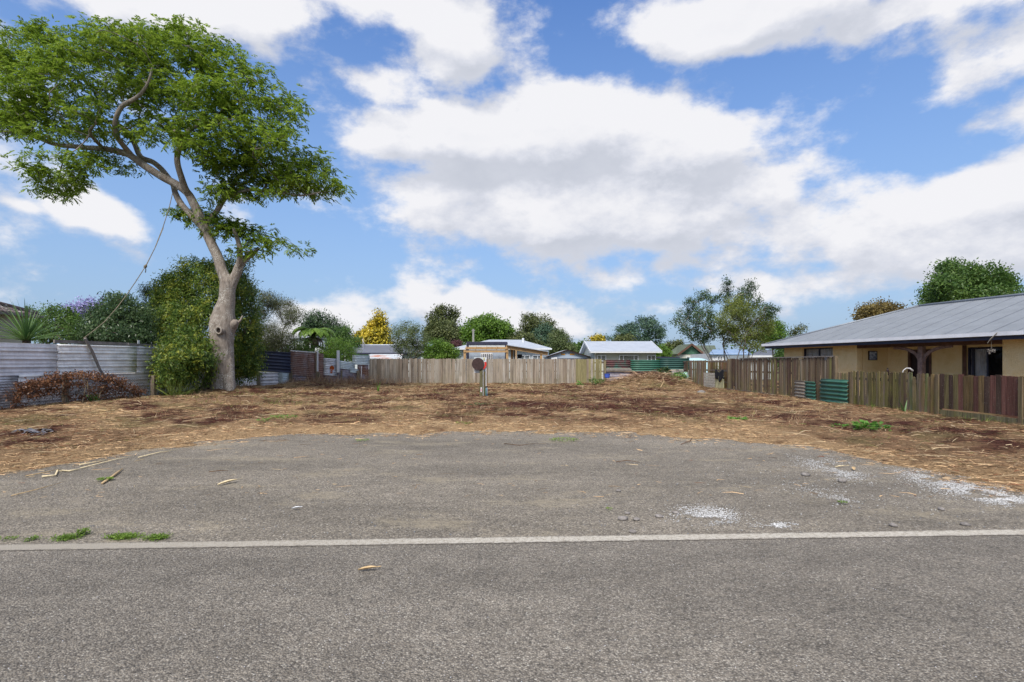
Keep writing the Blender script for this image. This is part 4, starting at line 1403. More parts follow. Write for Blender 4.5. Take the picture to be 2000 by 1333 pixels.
# paling fence across the back
f3 = thing('paling_fence', 'long even pale grey timber paling fence across the back of the lot', 'fence')
pm = paling_meshes(.149, .02, M['paling_back'])


def backcol(s_, i):
    k = rnd.random(); b = rnd.uniform(.84, 1.14)
    c = (.32, .27, .215) if k < .6 else ((.36, .32, .27) if k < .85 else (.25, .20, .155))
    if s_ > 14.6 and rnd.random() < .8: c = (.25, .22, .11)
    return tuple(x * b for x in c)


palings(f3, (-10.15, 37.9), (6.45, 37.9), .151, pm, -.05, lambda s_: 1.84 - .002 * s_, backcol, .006)
for z in (.35, .95, 1.55): rail(f3, (-10.15, 37.96), (6.45, 37.96), z, z, .05, .09, M['rail'])
for i in range(8):
    mb = MB(); x = -10 + i * 2.3; mb.box(x - .06, x + .06, 37.99, 38.11, -.1, 1.75); mb.build('post', M['rail'], f3)

# green iron fence at the back right
f4 = thing('green_iron_fence', 'low green and rust red corrugated iron fence above the heap at the back right', 'fence')
ga, gb = (6.48, 37.85), (12.1, 37.85)


def gx(px): return ((px - CX) / F * 37.85, 37.85)


def gz(py): return EYE + (HY - py) / F * 37.85


# travelling right to left so the profile faces the lot
for (x0, x1, yt, yb, mt, of) in ((1233, 1178.5, 703.5, 720, 'green_rust', .0), (1291, 1231, 703.5, 726, 'green_iron', .02), (1346, 1289, 700, 722, 'green_dark', .05)):
    iron(f4, gx(x1), gx(x0), gz(yb), gz(yt), M[mt], .145, .03, 'sine', off=of)
iron(f4, gx(1178), gx(1346), -.1, gz(724), M['galv_mauve'], .1, .012, 'sine', off=-.03)
mb = MB(); mb.bar((gx(1178)[0], 37.77, gz(722.5)), (gx(1233)[0], 37.77, gz(722.5)), .03, .13); mb.build('rail', M['rail_grey'], f4)
mb = MB(); mb.bar((gx(1178)[0], 37.78, gz(725.5)), (gx(1292)[0], 37.78, gz(726)), .03, .06); mb.build('rail', M['rail'], f4)
mb = MB(); mb.bar((gx(1284)[0], 37.9, gz(698.5)), (gx(1328)[0], 37.9, gz(699.5)), .05, .12); mb.build('rail', M['navy_paint'], f4)
mb = MB(); mb.box(gx(1293)[0], gx(1346)[0], 37.7, 37.76, gz(735), gz(726)); mb.build('board', M['concrete'], f4)
mb = MB(); mb.box(6.45, 6.6, 37.7, 37.88, -.1, 1.72); o = mb.build('post', M['post'], f4); o.color = (.2, .17, .1, 1)

# right boundary: tall old palings
RX = 12.0


def ry(px): return RX * F / (px - CX)


def rp(px, dx=0.0): return (RX + dx, ry(px))


f5 = thing('old_paling_fence', 'tall dilapidated brown paling fence with gaps, between green iron and the low palings', 'fence')
pt = paling_meshes(.112, .02, M['paling_tall'], 5)


def tallcol(s_, i):
    k = rnd.random(); b = rnd.uniform(.6, 1.2)
    c = (.20, .145, .10) if k < .5 else ((.14, .085, .065) if k < .72 else ((.24, .20, .15) if k < .9 else (.21, .19, .075)))
    return tuple(x * b * 1.0 for x in c)


Yn, Yf = ry(1632), ry(1420)


def gap(s_, i):
    px = CX + RX * F / (Yn + s_)
    return any(a < px < b for a, b in ((1489, 1491), (1467, 1469), (1519, 1521), (1504, 1505)))


def shrt(s_, i, z0, z1):
    k = rnd.random()
    if k < .10: z0 += rnd.uniform(.05, .25)
    if .10 < k < .16: z1 -= rnd.uniform(.04, .12)
    px = CX + RX * F / (Yn + s_)
    if 1560 < px < 1574: z1 -= .05; z0 += .45
    return z0, z1


palings(f5, (RX, Yn), (RX, Yf), .122, pt, .02, lambda s_: 1.76 + .01 * s_ * 0, tallcol, .012, gap, short=shrt, jit=.012)
palings(f5, (RX + .25, Yf), (RX + .25, ry(1378)), .122, pt, .05, 1.68, lambda s_, i: tuple(x * rnd.uniform(.8, 1.2) for x in (.23, .17, .08)), .012)
palings(f5, (RX - .02, ry(1380)), (RX - .02, 36.6), .15, pt, .05, 1.70, lambda s_, i: tuple(x * rnd.uniform(.8, 1.15) for x in (.22, .17, .12)), .01)
palings(f5, (RX - .05, ry(1345)), (RX + .1, 37.8), .14, pt, .05, 1.66, tallcol, .01)
for z in (.45, 1.1, 1.62): rail(f5, (RX + .05, Yn), (RX + .05, 37.8), z, z, .05, .09, M['rail'])
rail(f5, rp(1445, -.02), rp(1632, -.02), 1.78, 1.79, .05, .04, M['rail_grey'])
rail(f5, rp(1420, -.05), rp(1512, -.05), .06, .06, .04, .14, M['rail'])
for px in (1632, 1618, 1561, 1424, 1384, 1372):
    mb = MB(); q = rp(px, -.0 if px != 1618 else .03); mb.box(q[0] - .05, q[0] + .06, q[1] - .05, q[1] + .05, -.1, 1.80 if px > 1600 else 1.68)
    o = mb.build('post', M['post'], f5); o.color = (.17, .13, .085, 1)
mb = MB(); mb.box(RX + .02, RX + .05, ry(1571), ry(1562), 1.45, 1.66); mb.build('white_patch', M['white_slat'], f5)

# right boundary: low palings, mossy then reddish
f6 = thing('low_paling_fence', 'low leaning paling fence, mossy green then red brown, in front of the ochre house', 'fence')
pl_ = paling_meshes(.10, .02, M['paling_moss'], 6, .01)
pw = paling_meshes(.148, .022, M['paling_red'], 6)


def mosscol(s_, i):
    b = rnd.uniform(.55, 1.3); k = rnd.random()
    c = (.20, .165, .075) if k < .5 else ((.20, .155, .11) if k < .8 else (.13, .09, .06))
    return tuple(x * b * .84 for x in c)


def lowc(c, k=.72): return tuple(x * k for x in c)


def redcol(s_, i):
    k = rnd.random(); b = rnd.uniform(.7, 1.2)
    c = (.135, .062, .050) if k < .30 else ((.095, .06, .048) if k < .62 else ((.155, .105, .05) if k < .85 else (.16, .13, .06)))
    return tuple(x * b * 1.0 for x in c)


ya, yb, yc = 8.6, ry(1830), ry(1661)
palings(f6, (RX, ya), (RX, yb - .02), .158, pw, .28, lambda s_: 1.20 + .004 * s_, redcol, .008, jit=.006, wj=.06)
palings(f6, (RX - .01, yb), (RX - .01, ry(1776)), .112, pl_, .04, lambda s_: 1.24, lambda s_, i: tuple(x * rnd.uniform(.7, 1.15) for x in (.19, .14, .09)), .03, short=lambda s_, i, a, b: (a, b - (.1 if i % 5 == 2 else 0)))
palings(f6, (RX, ry(1776)), (RX, yc), .116, pl_, .02, lambda s_: 1.255 - .006 * s_, mosscol, .022)
palings(f6, (RX + .06, yc), (RX + .06, ry(1612)), .12, pl_, .05, 1.19, lambda s_, i: tuple(x * rnd.uniform(.8, 1.15) for x in (.25, .20, .14)), .012)
rail(f6, (RX + .05, ya), (RX + .05, yc), .36, .36, .05, .09, M['rail']); rail(f6, (RX + .05, ya), (RX + .05, yc), 1.0, 1.0, .05, .09, M['rail'])
mb = MB(); mb.box(RX - .035, RX - .01, ya, ry(1938) - .02, -.02, .23); o = mb.build('baseboard', M['paling_tall'], f6); o.color = (.17, .15, .09, 1)
mb = MB(); mb.box(RX - .02, RX + .01, ry(1938), ry(1832), -.02, .24); o = mb.build('baseboard', M['paling_tall'], f6); o.color = (.16, .14, .08, 1)
for px in (1996, 1832, 1662):
    mb = MB(); q = rp(px); mb.box(q[0] - .045, q[0] + .075, q[1] - .055, q[1] + .055, -.1, 1.22); o = mb.build('post', M['post'], f6); o.color = (.16, .12, .075, 1)


def leanon(px0, px1, z0, z1, mat, pitch, amp, label, name='iron_sheet', cat='iron sheet', off=.06):
    root = thing(name, label, cat)
    a, b = rp(px1), rp(px0)
    o = iron(root, (a[0], a[1]), (b[0], b[1]), z0, z1, M[mat], pitch, amp, 'sine', off=0)
    o.location.x = -off
    # one mesh: make the sheet itself the thing
    me = o.data; mods = True
    o.parent = None; bpy.data.objects.remove(root)
    o.name = name; tag(o, label, cat)
    return o


leanon(1555, 1577, .05, .82, 'tan_iron', .135, .02, 'tan corrugated sheet leaning on the tall palings, left of two small sheets')
leanon(1576, 1597, .0, .80, 'green_iron', .135, .02, 'narrow dark green corrugated sheet beside the tan one', off=.075)
leanon(1607, 1661, -.02, .94, 'green_iron', .15, .028, 'widest green corrugated sheet, where the tall and low palings meet', off=.10)
# junk leaning at the far end of the tall palings
t = thing('slatted_panel', 'flaking cream slatted crate side leaning on the tall palings', 'panel')
for i in range(6):
    mb = MB(); z = .03 + i * .155
    mb.box(RX - .12, RX - .10, ry(1400), ry(1378), z, z + .14); mb.build('slat', M['white_slat'], t)
mb = MB(); mb.box(RX - .097, RX - .08, ry(1389) - .05, ry(1389) + .05, 0, .9); mb.build('batten', M['rail'], t)
mb = MB(); mb.box(RX - .13, RX - .11, ry(1418), ry(1401.5), .0, .80)
tag(mb.build('board', M['yellow_board'], bevel=.008), 'yellowed flat board standing against the tall palings right of the slatted panel', 'board')
# limp black rag
V = []; nx_, nz_ = 10, 9
for j in range(nz_):
    for i in range(nx_):
        u_, v_ = i / (nx_ - 1), j / (nz_ - 1)
        y_ = ry(1420) + (ry(1402) - ry(1420)) * u_
        e_ = .18 * float(vnoise(np.array(u_ * 5), np.array(1.), 9)) * v_
        V.append((RX - .17 - .05 * math.sin(u_ * 17) * v_ - .03 * math.sin(u_ * 31 + v_ * 4), y_, 1.08 - .42 * v_ - e_ + .10 * math.sin(u_ * 9)))
Q = [(j * nx_ + i, j * nx_ + i + 1, (j + 1) * nx_ + i + 1, (j + 1) * nx_ + i) for j in range(nz_ - 1) for i in range(nx_ - 1)]
tag(link('rag', mesh_np('rag', np.array(V), np.array(Q), M['black'], True)), 'black torn cloth hanging over the top of the yellowed board', 'cloth').modifiers.new('t', 'SOLIDIFY').thickness = .006

# ---------------------------------------------------------------- the ochre house at right
HC = Vector((13.0, 27.55)); HD = Vector((.207, -.978)).normalized(); HN = Vector((.978, .207)).normalized()


def H(u, v, z):
    p = HC + HD * u + HN * v; return (p.x, p.y, z)


def u_of(px, v):
    k = (px - CX); return (k * (HC.y + v * HN.y) - F * (HC.x + v * HN.x)) / (F * HD.x - k * HD.y)


def v_of(px, u):
    k = (px - CX); return (k * (HC.y + u * HD.y) - F * (HC.x + u * HD.x)) / (F * HN.x - k * HN.y)


def z_of(py, u, v): return EYE + (HY - py) / F * H(u, v, 0)[1]


house = thing('ochre_house', 'low ochre plastered house with long grey iron hip roof and a deep verandah', 'house')
W0, LEN, HW = .6, 24.0, 4.45
uE = u_of(1531, W0); u1 = u_of(1566, W0); u2 = u_of(1626, W0); u3 = u_of(1673, W0); u4 = u_of(1957, W0)
vb = v_of(1733, u3)


def hb(name, mat, *boxes, bevel=0, parent=None):
    if name == 'wall' and len(boxes) > 1:
        for b in boxes: hb(name, mat, b, bevel=bevel)
        return
    mb = MB()
    for b in boxes: mb.box(*b, fn=H)
    return mb.build(name, mat, parent or house, bevel=bevel)


ZT = 2.36
hb('wall', M['adobe'], (uE, u1, W0, W0 + .3, -.1, ZT), bevel=.03)
hb('wall', M['adobe'], (uE, uE + .3, W0 + .3, 8, -.1, ZT))
zt_w = z_of(680, (u1 + u2) / 2, W0 + .2)
hb('wall', M['adobe'], (u1, u2, W0 + .06, W0 + .3, zt_w + .0, ZT))
hb('wall', M['adobe'], (u1, u2, W0 + .06, W0 + .3, -.1, 1.0))
hb('wall', M['adobe'], (u2, u3, W0, W0 + .3, -.1, ZT), bevel=.03)
hb('wall', M['adobe'], (u3 - .3, u3, W0 + .31, vb, -.1, ZT))
uda, udb = u_of(1776, vb), u_of(1817, vb); usa, usb = u_of(1888, vb), u_of(1966, vb)
hb('wall', M['adobe'], (u3 - .3, uda, vb + .003, vb + .3, -.1, ZT), (udb, usa, vb + .003, vb + .3, -.1, ZT), (usb, u4 + .3, vb + .003, vb + .3, -.1, ZT))
hb('wall', M['adobe'], (uda, udb, vb + .01, vb + .3, 2.02, ZT), (usa, usb, vb + .01, vb + .3, 2.12, ZT))
hb('wall', M['adobe'], (u4, u4 + .3, W0 + .31, vb, -.1, ZT))
hb('wall', M['adobe'], (u4, LEN - .6, W0, W0 + .3, -.1, ZT), bevel=.03)
hb('soffit', M['off_white'], (.05, LEN, .02, vb + .3, ZT + .005, ZT + .02))  # off-white chosen to bounce more light onto the walls
hb('verandah_beam', M['brown_wood'], (u3, u4, W0 + .02, W0 + .14, ZT - .20, ZT - .002))
hb('porch_floor', M['concrete'], (u3, u4, -.2, vb, -.1, .1))
hb('back_wall', M['adobe'], (uE, LEN - .6, 8, 8.3, -.1, ZT), (LEN - .9, LEN - .6, W0 + .31, 8, -.1, ZT))


def hwin(u0, u1_, v, z0, z1, name, div=(.5,), depth=.5, cfrac=(0, 1)):
    f = MB(); t = .05
    f.box(u0, u0 + t, v, v + .07, z0, z1, fn=H); f.box(u1_ - t, u1_, v, v + .07, z0, z1, fn=H)
    f.box(u0 + t, u1_ - t, v, v + .07, z1 - t, z1, fn=H); f.box(u0 + t, u1_ - t, v, v + .07, z0, z0 + t, fn=H)
    for d in div:
        c = u0 + (u1_ - u0) * d; f.box(c - .03, c + .03, v + .005, v + .065, z0 + t, z1 - t, fn=H)
    w = f.build(name, M['navy_paint'], house)
    g = MB(); e = [u0 + t] + [u0 + (u1_ - u0) * d for d in div] + [u1_ - t]
    for a, b in zip(e[:-1], e[1:]):
        g = MB(); g.box(a, b, v + .03, v + .036, z0 + t, z1 - t, fn=H); g.build('pane', M['glass'], w)
    c = MB(); a, b = u0 + (u1_ - u0) * cfrac[0], u0 + (u1_ - u0) * cfrac[1]; n = int((b - a) / .03)
    for i in range(n + 1):
        uu = a + (b - a) * i / n; vv = v + .10 + .03 * math.sin(i * 1.3) + .012 * math.sin(i * 2.9)
        c.v += [H(uu, vv, z0 + .02), H(uu, vv, z1 - .02)]
    c.f = [(2 * i, 2 * i + 2, 2 * i + 3, 2 * i + 1) for i in range(n)]
    c.build('curtain_or_dark_sheet', M['curtain_or_dark_sheet'], w, True)
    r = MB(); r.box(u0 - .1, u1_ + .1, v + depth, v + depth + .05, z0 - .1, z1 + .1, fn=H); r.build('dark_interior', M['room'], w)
    return w


hwin(u1, u2, W0 + .12, 1.0, zt_w, 'window', depth=.6)
sw = hwin(usa, usb, vb + .06, .12, 2.10, 'sliding_door', div=(.12, .5), depth=.6, cfrac=(0, .5))
hb('door_post', M['brown_wood'], (usa - .14, usa - .002, vb - .03, vb + .05, .1, 2.2))
hb('door', M['door'], (uda + .04, udb - .04, vb + .05, vb + .09, .1, 2.0))
hb('door_frame', M['brown_wood'], (uda - .05, uda + .04, vb - .02, vb + .1, .1, 2.08), (udb - .04, udb + .05, vb - .02, vb + .1, .1, 2.08), (uda + .04, udb - .04, vb - .02, vb + .1, 2.0, 2.08))
# verandah post with curved braces
up_ = u_of(1800, W0 + .08); hp = MB(); hp.box(up_ - .09, up_ + .09, W0 - .01, W0 + .17, .1, ZT - .205, fn=H)
hp.build('verandah_post', M['post_wood'], house, bevel=.012)
for sgn in (-1, 1):
    mb = MB(); P_ = []
    for i in range(8):
        t = i / 7; a = t * math.pi / 2
        P_.append(Vector(H(up_ + sgn * (.08 + 1.05 * (1 - math.cos(a))), W0 + .08, ZT - .78 + .56 * math.sin(a) ** .9)))
    for i in range(7): mb.bar(P_[i], P_[i + 1] + (P_[i + 1] - P_[i]) * .05, .06, .11)
    mb.build('brace', M['post_wood'], house)

# roof: corrugated planes meeting on hips
ZE, ZR = 2.50, 4.08
slope = (ZR - ZE) / HW
V, Q = [], []
cp = .0762; n = int(LEN / cp * 4)
for i in range(n + 1):
    u = LEN * i / n; top = max(.001, min(HW, u, LEN - u))
    w = .009 * math.sin(2 * math.pi * u / cp)
    V += [H(u, -.05, ZE - .05 * slope + w), H(u, top * .5, ZE + top * .5 * slope + w), H(u, top, ZE + top * slope + w)]
for i in range(n):
    for k in range(2): Q.append((i * 3 + k, i * 3 + 3 + k, i * 3 + 4 + k, i * 3 + 1 + k))
roof = link('roof', mesh_np('roof', np.array(V), np.array(Q), M['roof_house'], True), house)
mb = MB()
mb.add([H(0, 0, ZE - .005), H(HW, HW, ZR - .005), H(0, 2 * HW, ZE - .005)], [(0, 1, 2)])
mb.add([H(LEN, 0, ZE - .005), H(LEN - HW, HW, ZR - .005), H(LEN, 2 * HW, ZE - .005)], [(0, 2, 1)])
mb.add([H(0, 2 * HW, ZE - .005), H(HW, HW, ZR - .005), H(LEN - HW, HW, ZR - .005), H(LEN, 2 * HW, ZE - .005)], [(0, 1, 2, 3)])
mb.build('rear_roof', M['roof_house'], roof)
mb = MB()
for k in range(1, int(LEN / .76)):
    u = k * .76; top = max(.05, min(HW, u, LEN - u)) - .04
    mb.bar(H(u, -.04, ZE - .04 * slope + .012), H(u, top, ZE + top * slope + .009), .006, .004)
mb.build('sheet_laps', M['roof_grey'], roof)['kind'] = 'stuff'
mb = MB(); mb.tube([H(-.02, -.02, ZE + .01), H(HW, HW, ZR + .03)], .045, 8); mb.build('ridge_cap', M['roof_house'], roof, True)
mb = MB(); mb.tube([H(HW, HW, ZR + .03), H(LEN - HW, HW, ZR + .03)], .055, 8); mb.build('ridge_cap', M['roof_house'], roof, True)
g = MB()
g.box(-.13, LEN, -.14, -.125, 2.395, 2.515, fn=H); g.box(-.125, LEN, -.125, .0, 2.39, 2.40, fn=H); g.box(-.145, -.13, -.14, 2 * HW, 2.395, 2.515, fn=H)
g.build('gutter', M['gutter'], house)
hb('fascia', M['navy_paint'], (-.02, LEN, -.03, -.01, 2.27, 2.389), (-.03, -.021, -.01, 2 * HW, 2.27, 2.389))
# picture hung on the verandah side wall
va, vb2 = v_of(1696.5, u3 + .03), v_of(1713, u3 + .03); um = u3 + .002
zp0, zp1 = z_of(704, u3, (va + vb2) / 2), z_of(686, u3, (va + vb2) / 2)
pic = thing('hanging_picture', 'small square blue and white picture hanging inside the ochre verandah', 'picture')
pm_ = Mat('picture_print', .5, .3); pm_.color(pm_.ramp(pm_.noise(9, 4, .7), [(.35, (.05, .08, .14)), (.5, (.30, .36, .48)), (.65, (.6, .64, .7))]))
hb('canvas', pm_.m, (um + .02, um + .04, va + .03, vb2 - .03, zp0 + .03, zp1 - .03), parent=pic)
hb('frame', M['door'], (um, um + .045, va, va + .03, zp0, zp1), (um, um + .045, vb2 - .03, vb2, zp0, zp1), (um, um + .045, va + .03, vb2 - .03, zp0, zp0 + .03), (um, um + .045, va + .03, vb2 - .03, zp1 - .03, zp1), parent=pic)
# string with a crumpled ornament
uo = u_of(1935, -.05); c = Vector(H(uo, -.02, z_of(686, uo, 0)))
orn = thing('hanging_ornament', 'pale crumpled ornament hanging in front of the sliding door of the ochre house', 'ornament')
mb = MB(); mb.tube([Vector(H(uo + .25, -.15, 2.47)), Vector(H(uo + .05, -.12, 2.28)), c + Vector((0, 0, .28)), c + Vector((0, 0, .05))], .008, 5); mb.build('string', M['rope'], orn)
mb = MB(); mb.tube([Vector(H(uo + .28, -.17, 2.50)), Vector(H(uo + .1, -.2, 2.30)), Vector(H(uo + .0, -.18, 2.17))], .009, 5); mb.build('ribbon', M['white_slat'], orn)
Cc = np.array(c)[None] + rng.normal(0, .035, (50, 3)) * np.array([1.4, 1, 1]); quads_obj('body', leaf_quads(Cc, unit(50), unit(50), .06, .05), M['rail_grey'], orn)
# satellite dish on the roof, cut by the picture edge
dsh = thing('satellite_dish', 'dark grey satellite dish on the house roof at the right picture edge', 'satellite dish')
ud = 11.55; vd = 2.9; zc = ZE + vd * slope; cen = Vector(H(ud, vd, zc + .42))
mb = MB(); n = 20; ax = Vector((-.75, -.62, .25)).normalized(); xx = ax.cross(Vector((0, 0, 1))).normalized(); yy = xx.cross(ax)
for r_ in (0, .17, .33):
    for i in range(n):
        a = 2 * math.pi * i / n; mb.v.append(tuple(cen + (xx * math.cos(a) * r_ + yy * math.sin(a) * r_) + ax * (r_ ** 2 * .6)))
for k in range(2):
    for i in range(n): mb.f.append((k * n + i, k * n + (i + 1) % n, (k + 1) * n + (i + 1) % n, (k + 1) * n + i))
o = mb.build('dish', M['roof_dark'], dsh, True); o.modifiers.new('t', 'SOLIDIFY').thickness = .01
mb = MB(); mb.tube([Vector(H(ud, vd, zc)), cen - ax * .02], .022, 6); mb.build('mast', M['gutter'], dsh)
mb = MB(); mb.tube([cen - yy * .3, cen + ax * .45 - yy * .12], .012, 5); mb.build('arm', M['gutter'], dsh)
# things on the verandah that show over the palings
q = at(1764, 724, 19.2); mb = MB()
mb.tube([at(1762, 733, 19.4), at(1764, 724, 19.4), at(1770, 719.5, 19.4), at(1777, 720, 19.4), at(1783, 725, 19.4)], [.012, .014, .016, .028, .035], 7)
tag(mb.build('carry_handle', M['galv_dark'], smooth=True), 'pale blue curved carry handle poking up above the mossy palings', 'handle')
mb = MB(); mb.tube([at(1734, 733, 19.4), at(1734, 723.5, 19.4), at(1734, 721, 19.4)], [.045, .04, .02], 8); mb.tube([at(1734, 721, 19.4), at(1734, 719, 19.4)], .02, 8)
tag(mb.build('bottle', M['door'], smooth=True), 'dark bottle top standing behind the mossy palings', 'bottle')

# ---------------------------------------------------------------- the weatherboard house at left
hl = thing('cream_weatherboard_house', 'cream weatherboard house with dark mossy concrete tile roof at the left edge', 'house')
ex, ey, ez = -18.4, 20.9, 3.38
mb = MB(); z = .2; wx = ex - .3
while z < ez - .12:
    mb.add([(wx, 6, z), (wx, ey - .3, z), (wx - .022, ey - .3, z + .15), (wx - .022, 6, z + .15), (wx, 6, z - .001), (wx - .022, 6, z)], [(0, 1, 2, 3)]); mb.add([(wx, 6, z), (wx - .022, 6, z), (wx - .022, ey - .3, z), (wx, ey - .3, z)], [(0, 1, 2, 3)]); z += .15
mb.box(wx - .3, wx - .03, 6, ey - .31, -.1, ez - .1); mb.box(wx - 9, wx - .3, ey - .5, ey - .31, -.1, ez - .1); mb.box(wx - 9, wx - .3, 6, 6.2, -.1, ez - .1)
mb.build('wall', M['cream'], hl)
mb = MB(); mb.box(ex - .6, ex - .01, 5.5, ey, ez - .10, ez - .06); mb.box(ex - 9, ex - .6, ey - .6, ey, ez - .10, ez - .06); mb.build('soffit', M['cream'], hl)
mb = MB(); mb.box(ex, ex + .12, 5.4, ey + .1, ez - .09, ez + .0); mb.build('gutter', M['rail_grey'], hl, bevel=.01)
mb = MB(); sl_ = .40
mb.add([(ex, 5, ez), (ex, ey, ez), (ex - 4.5, ey - 4.5, ez + 4.5 * sl_), (ex - 4.5, 9.5, ez + 4.5 * sl_), (ex - 9, ey, ez), (ex - 9, 5, ez)], [(0, 1, 2, 3), (1, 4, 2), (3, 2, 4, 5), (0, 3, 5)])
rl = mb.build('roof', M['tiles'], hl)
tv = []
tw, tl = .30, .34
n = 6
V = [];
for j in range(2):
    for i in range(n + 1):
        y_ = i / n * tw; w = .022 * math.cos(2 * math.pi * i / n)
        V.append((-j * tl, y_, j * tl * sl_ + w + (.03 if j == 0 else .005)))
for i in range(n + 1): V.append((.0, V[i][1], V[i][2] - .03))
Qs = [(i, i + 1, n + 2 + i, n + 1 + i) for i in range(n)] + [(2 * n + 2 + i, 2 * n + 3 + i, i + 1, i) for i in range(n)]
tm_ = mesh_np('roof_tile', np.array(V), np.array(Qs), M['tiles'], False)
for r_ in range(9):
    for c_ in range(26):
        x_ = ex + .04 - r_ * (tl - .04); y_ = ey - .32 - c_ * tw - (r_ % 2) * tw * .0
        if y_ > ey - (ex - x_) - .32: continue
        o = bpy.data.objects.new('roof_tile', tm_); COL.objects.link(o); o.parent = rl; o.location = (x_, y_, ez + (ex - x_) * sl_ + .025 + rnd.uniform(-.004, .006)); o.rotation_euler = (rnd.uniform(-.01, .01), rnd.uniform(-.015, .015), 0)
mb = MB(); mb.tube([(ex, ey, ez + .05), (ex - 4.5, ey - 4.5, ez + 4.5 * sl_ + .07)], .10, 8); mb.build('hip_cap', M['tiles'], rl, True)


# ---------------------------------------------------------------- houses beyond the back fence
def slab(mb, pts, t=.08):
    pts = [Vector(p) for p in pts]; n = len(pts)
    nn = (pts[1] - pts[0]).cross(pts[2] - pts[0]).normalized()
    if nn.z < 0: nn = -nn
    b = len(mb.v); mb.v += [tuple(p) for p in pts] + [tuple(p - nn * t) for p in pts]
    mb.f.append(tuple(range(b, b + n))); mb.f.append(tuple(range(b + n, b + 2 * n))[::-1])
    for i in range(n): mb.f.append((b + i, b + (i + 1) % n, b + n + (i + 1) % n, b + n + i))


def clad(mb, x0, x1, y, z0, z1, p=.17):
    z = z0
    while z < z1 - .01:
        t = min(p, z1 - z); mb.add([(x0, y, z), (x1, y, z), (x1, y + .02, z + t), (x0, y + .02, z + t)], [(0, 1, 2, 3)]); mb.add([(x0, y, z), (x0, y + .02, z), (x1, y + .02, z), (x1, y, z)], [(0, 1, 2, 3)]); z += t


def X(px, Y): return (px - CX) / F * Y
def Z(py, Y): return EYE + (HY - py) / F * Y


def far_window(parent, px0, px1, py0, py1, Y, cols=(1,), light='white', curtain_or_dark_sheet=None, bars=0):
    x0, x1, z1, z0 = X(px0, Y), X(px1, Y), Z(py0, Y), Z(py1, Y)
    t = .07; mb = MB()
    mb.box(x0, x0 + t, Y - .05, Y + .03, z0, z1); mb.box(x1 - t, x1, Y - .05, Y + .03, z0, z1)
    mb.box(x0 + t, x1 - t, Y - .05, Y + .03, z1 - t, z1); mb.box(x0 + t, x1 - t, Y - .05, Y + .03, z0, z0 + t)
    tot = sum(cols); a = x0; e = []
    for c in cols:
        b = a + (x1 - x0) * c / tot; e.append((a, b)); a = b
    for a, b in e[:-1]: mb.box(b - .03, b + .03, Y - .045, Y + .025, z0 + t, z1 - t)
    if bars:
        for k in range(1, bars): xb = x0 + (x1 - x0) * k / bars; mb.box(xb - .05, xb + .05, Y - .06, Y - .01, z0 + t, z1 - t)
    w = mb.build('window', M[light], parent)
    for i, (a, b) in enumerate(e):
        g = MB(); g.box(a + .035, b - .035, Y + .005, Y + .012, z0 + t, z1 - t); g.build('pane', M['glass'], w)
    g = MB(); g.box(x0, x1, Y + .2, Y + .22, z0, z1); g.build('curtain_or_dark_sheet', M['curtain_or_dark_sheet'] if curtain_or_dark_sheet else M['room'], w)  # without a curtain, a black sheet painted in for the room's shade
    return w


# white weatherboard house
h4 = thing('white_weatherboard_house', 'long pale weatherboard house with light grey gable roof behind the green iron fence', 'house')
Y = 48.0; x0, x1 = X(1160, Y), X(1281, Y); ze = Z(687, Y); zr = Z(667, 51.3)
mb = MB(); clad(mb, x0, x1, Y, 0, ze - .02)
for k in range(15):
    z = k * .17
    mb.add([(x0, Y, z), (x0 - .0, 54.4, z), (x0 + .02, 54.4, z + .17), (x0 + .02, Y, z + .17)], [(1, 0, 3, 2)])
mb.add([(x0, Y, ze - .05), (x0, 54.5, ze - .05), (x0, 51.3, zr - .1)], [(0, 2, 1)]); mb.box(x0 + .05, x1 - .01, Y + .05, 54.4, 0, ze - .1)
mb.add([(x1, Y, ze - .1), (x1, 54.5, ze - .1), (x1, 51.3, zr - .1)], [(0, 1, 2)])
mb.build('wall', M['off_white'], h4)
mb = MB(); ov = .38
slab(mb, [(x0 - ov, Y - .45, ze), (x1 + ov, Y - .45, ze), (x1 + ov, 51.3, zr), (x0 - ov, 51.3, zr)]); slab(mb, [(x0 - ov, 55, ze), (x1 + ov, 55, ze), (x1 + ov, 51.3, zr), (x0 - ov, 51.3, zr)])
mb.build('roof', M['roof_pale'], h4)
mb = MB()
for xx_ in (x0 - ov - .03, x1 + ov + .03):
    mb.bar((xx_, Y - .5, ze - .06), (xx_, 51.3, zr - .04), .04, .2); mb.bar((xx_, 55, ze - .06), (xx_, 51.3, zr - .04), .04, .2)
mb.build('barge_board', M['white'], h4)
mb = MB(); mb.box(x0 - ov, x1 + ov, Y - .60, Y - .48, ze - .13, ze - .02); mb.build('gutter', M['white'], h4)
mb = MB(); mb.tube([(x0 + .08, Y - .5, ze - .1), (x0 + .08, Y - .08, ze - .3), (x0 + .08, Y - .08, 0)], .045, 6); mb.build('downpipe', M['white'], h4)
far_window(h4, 1166, 1184, 694, 706, Y - .06, (1, 1.2)); far_window(h4, 1209, 1247, 694, 706, Y - .06, (1, 2.4, 1), curtain_or_dark_sheet=True); far_window(h4, 1264, 1281, 694, 706, Y - .06, (1, 1.2))

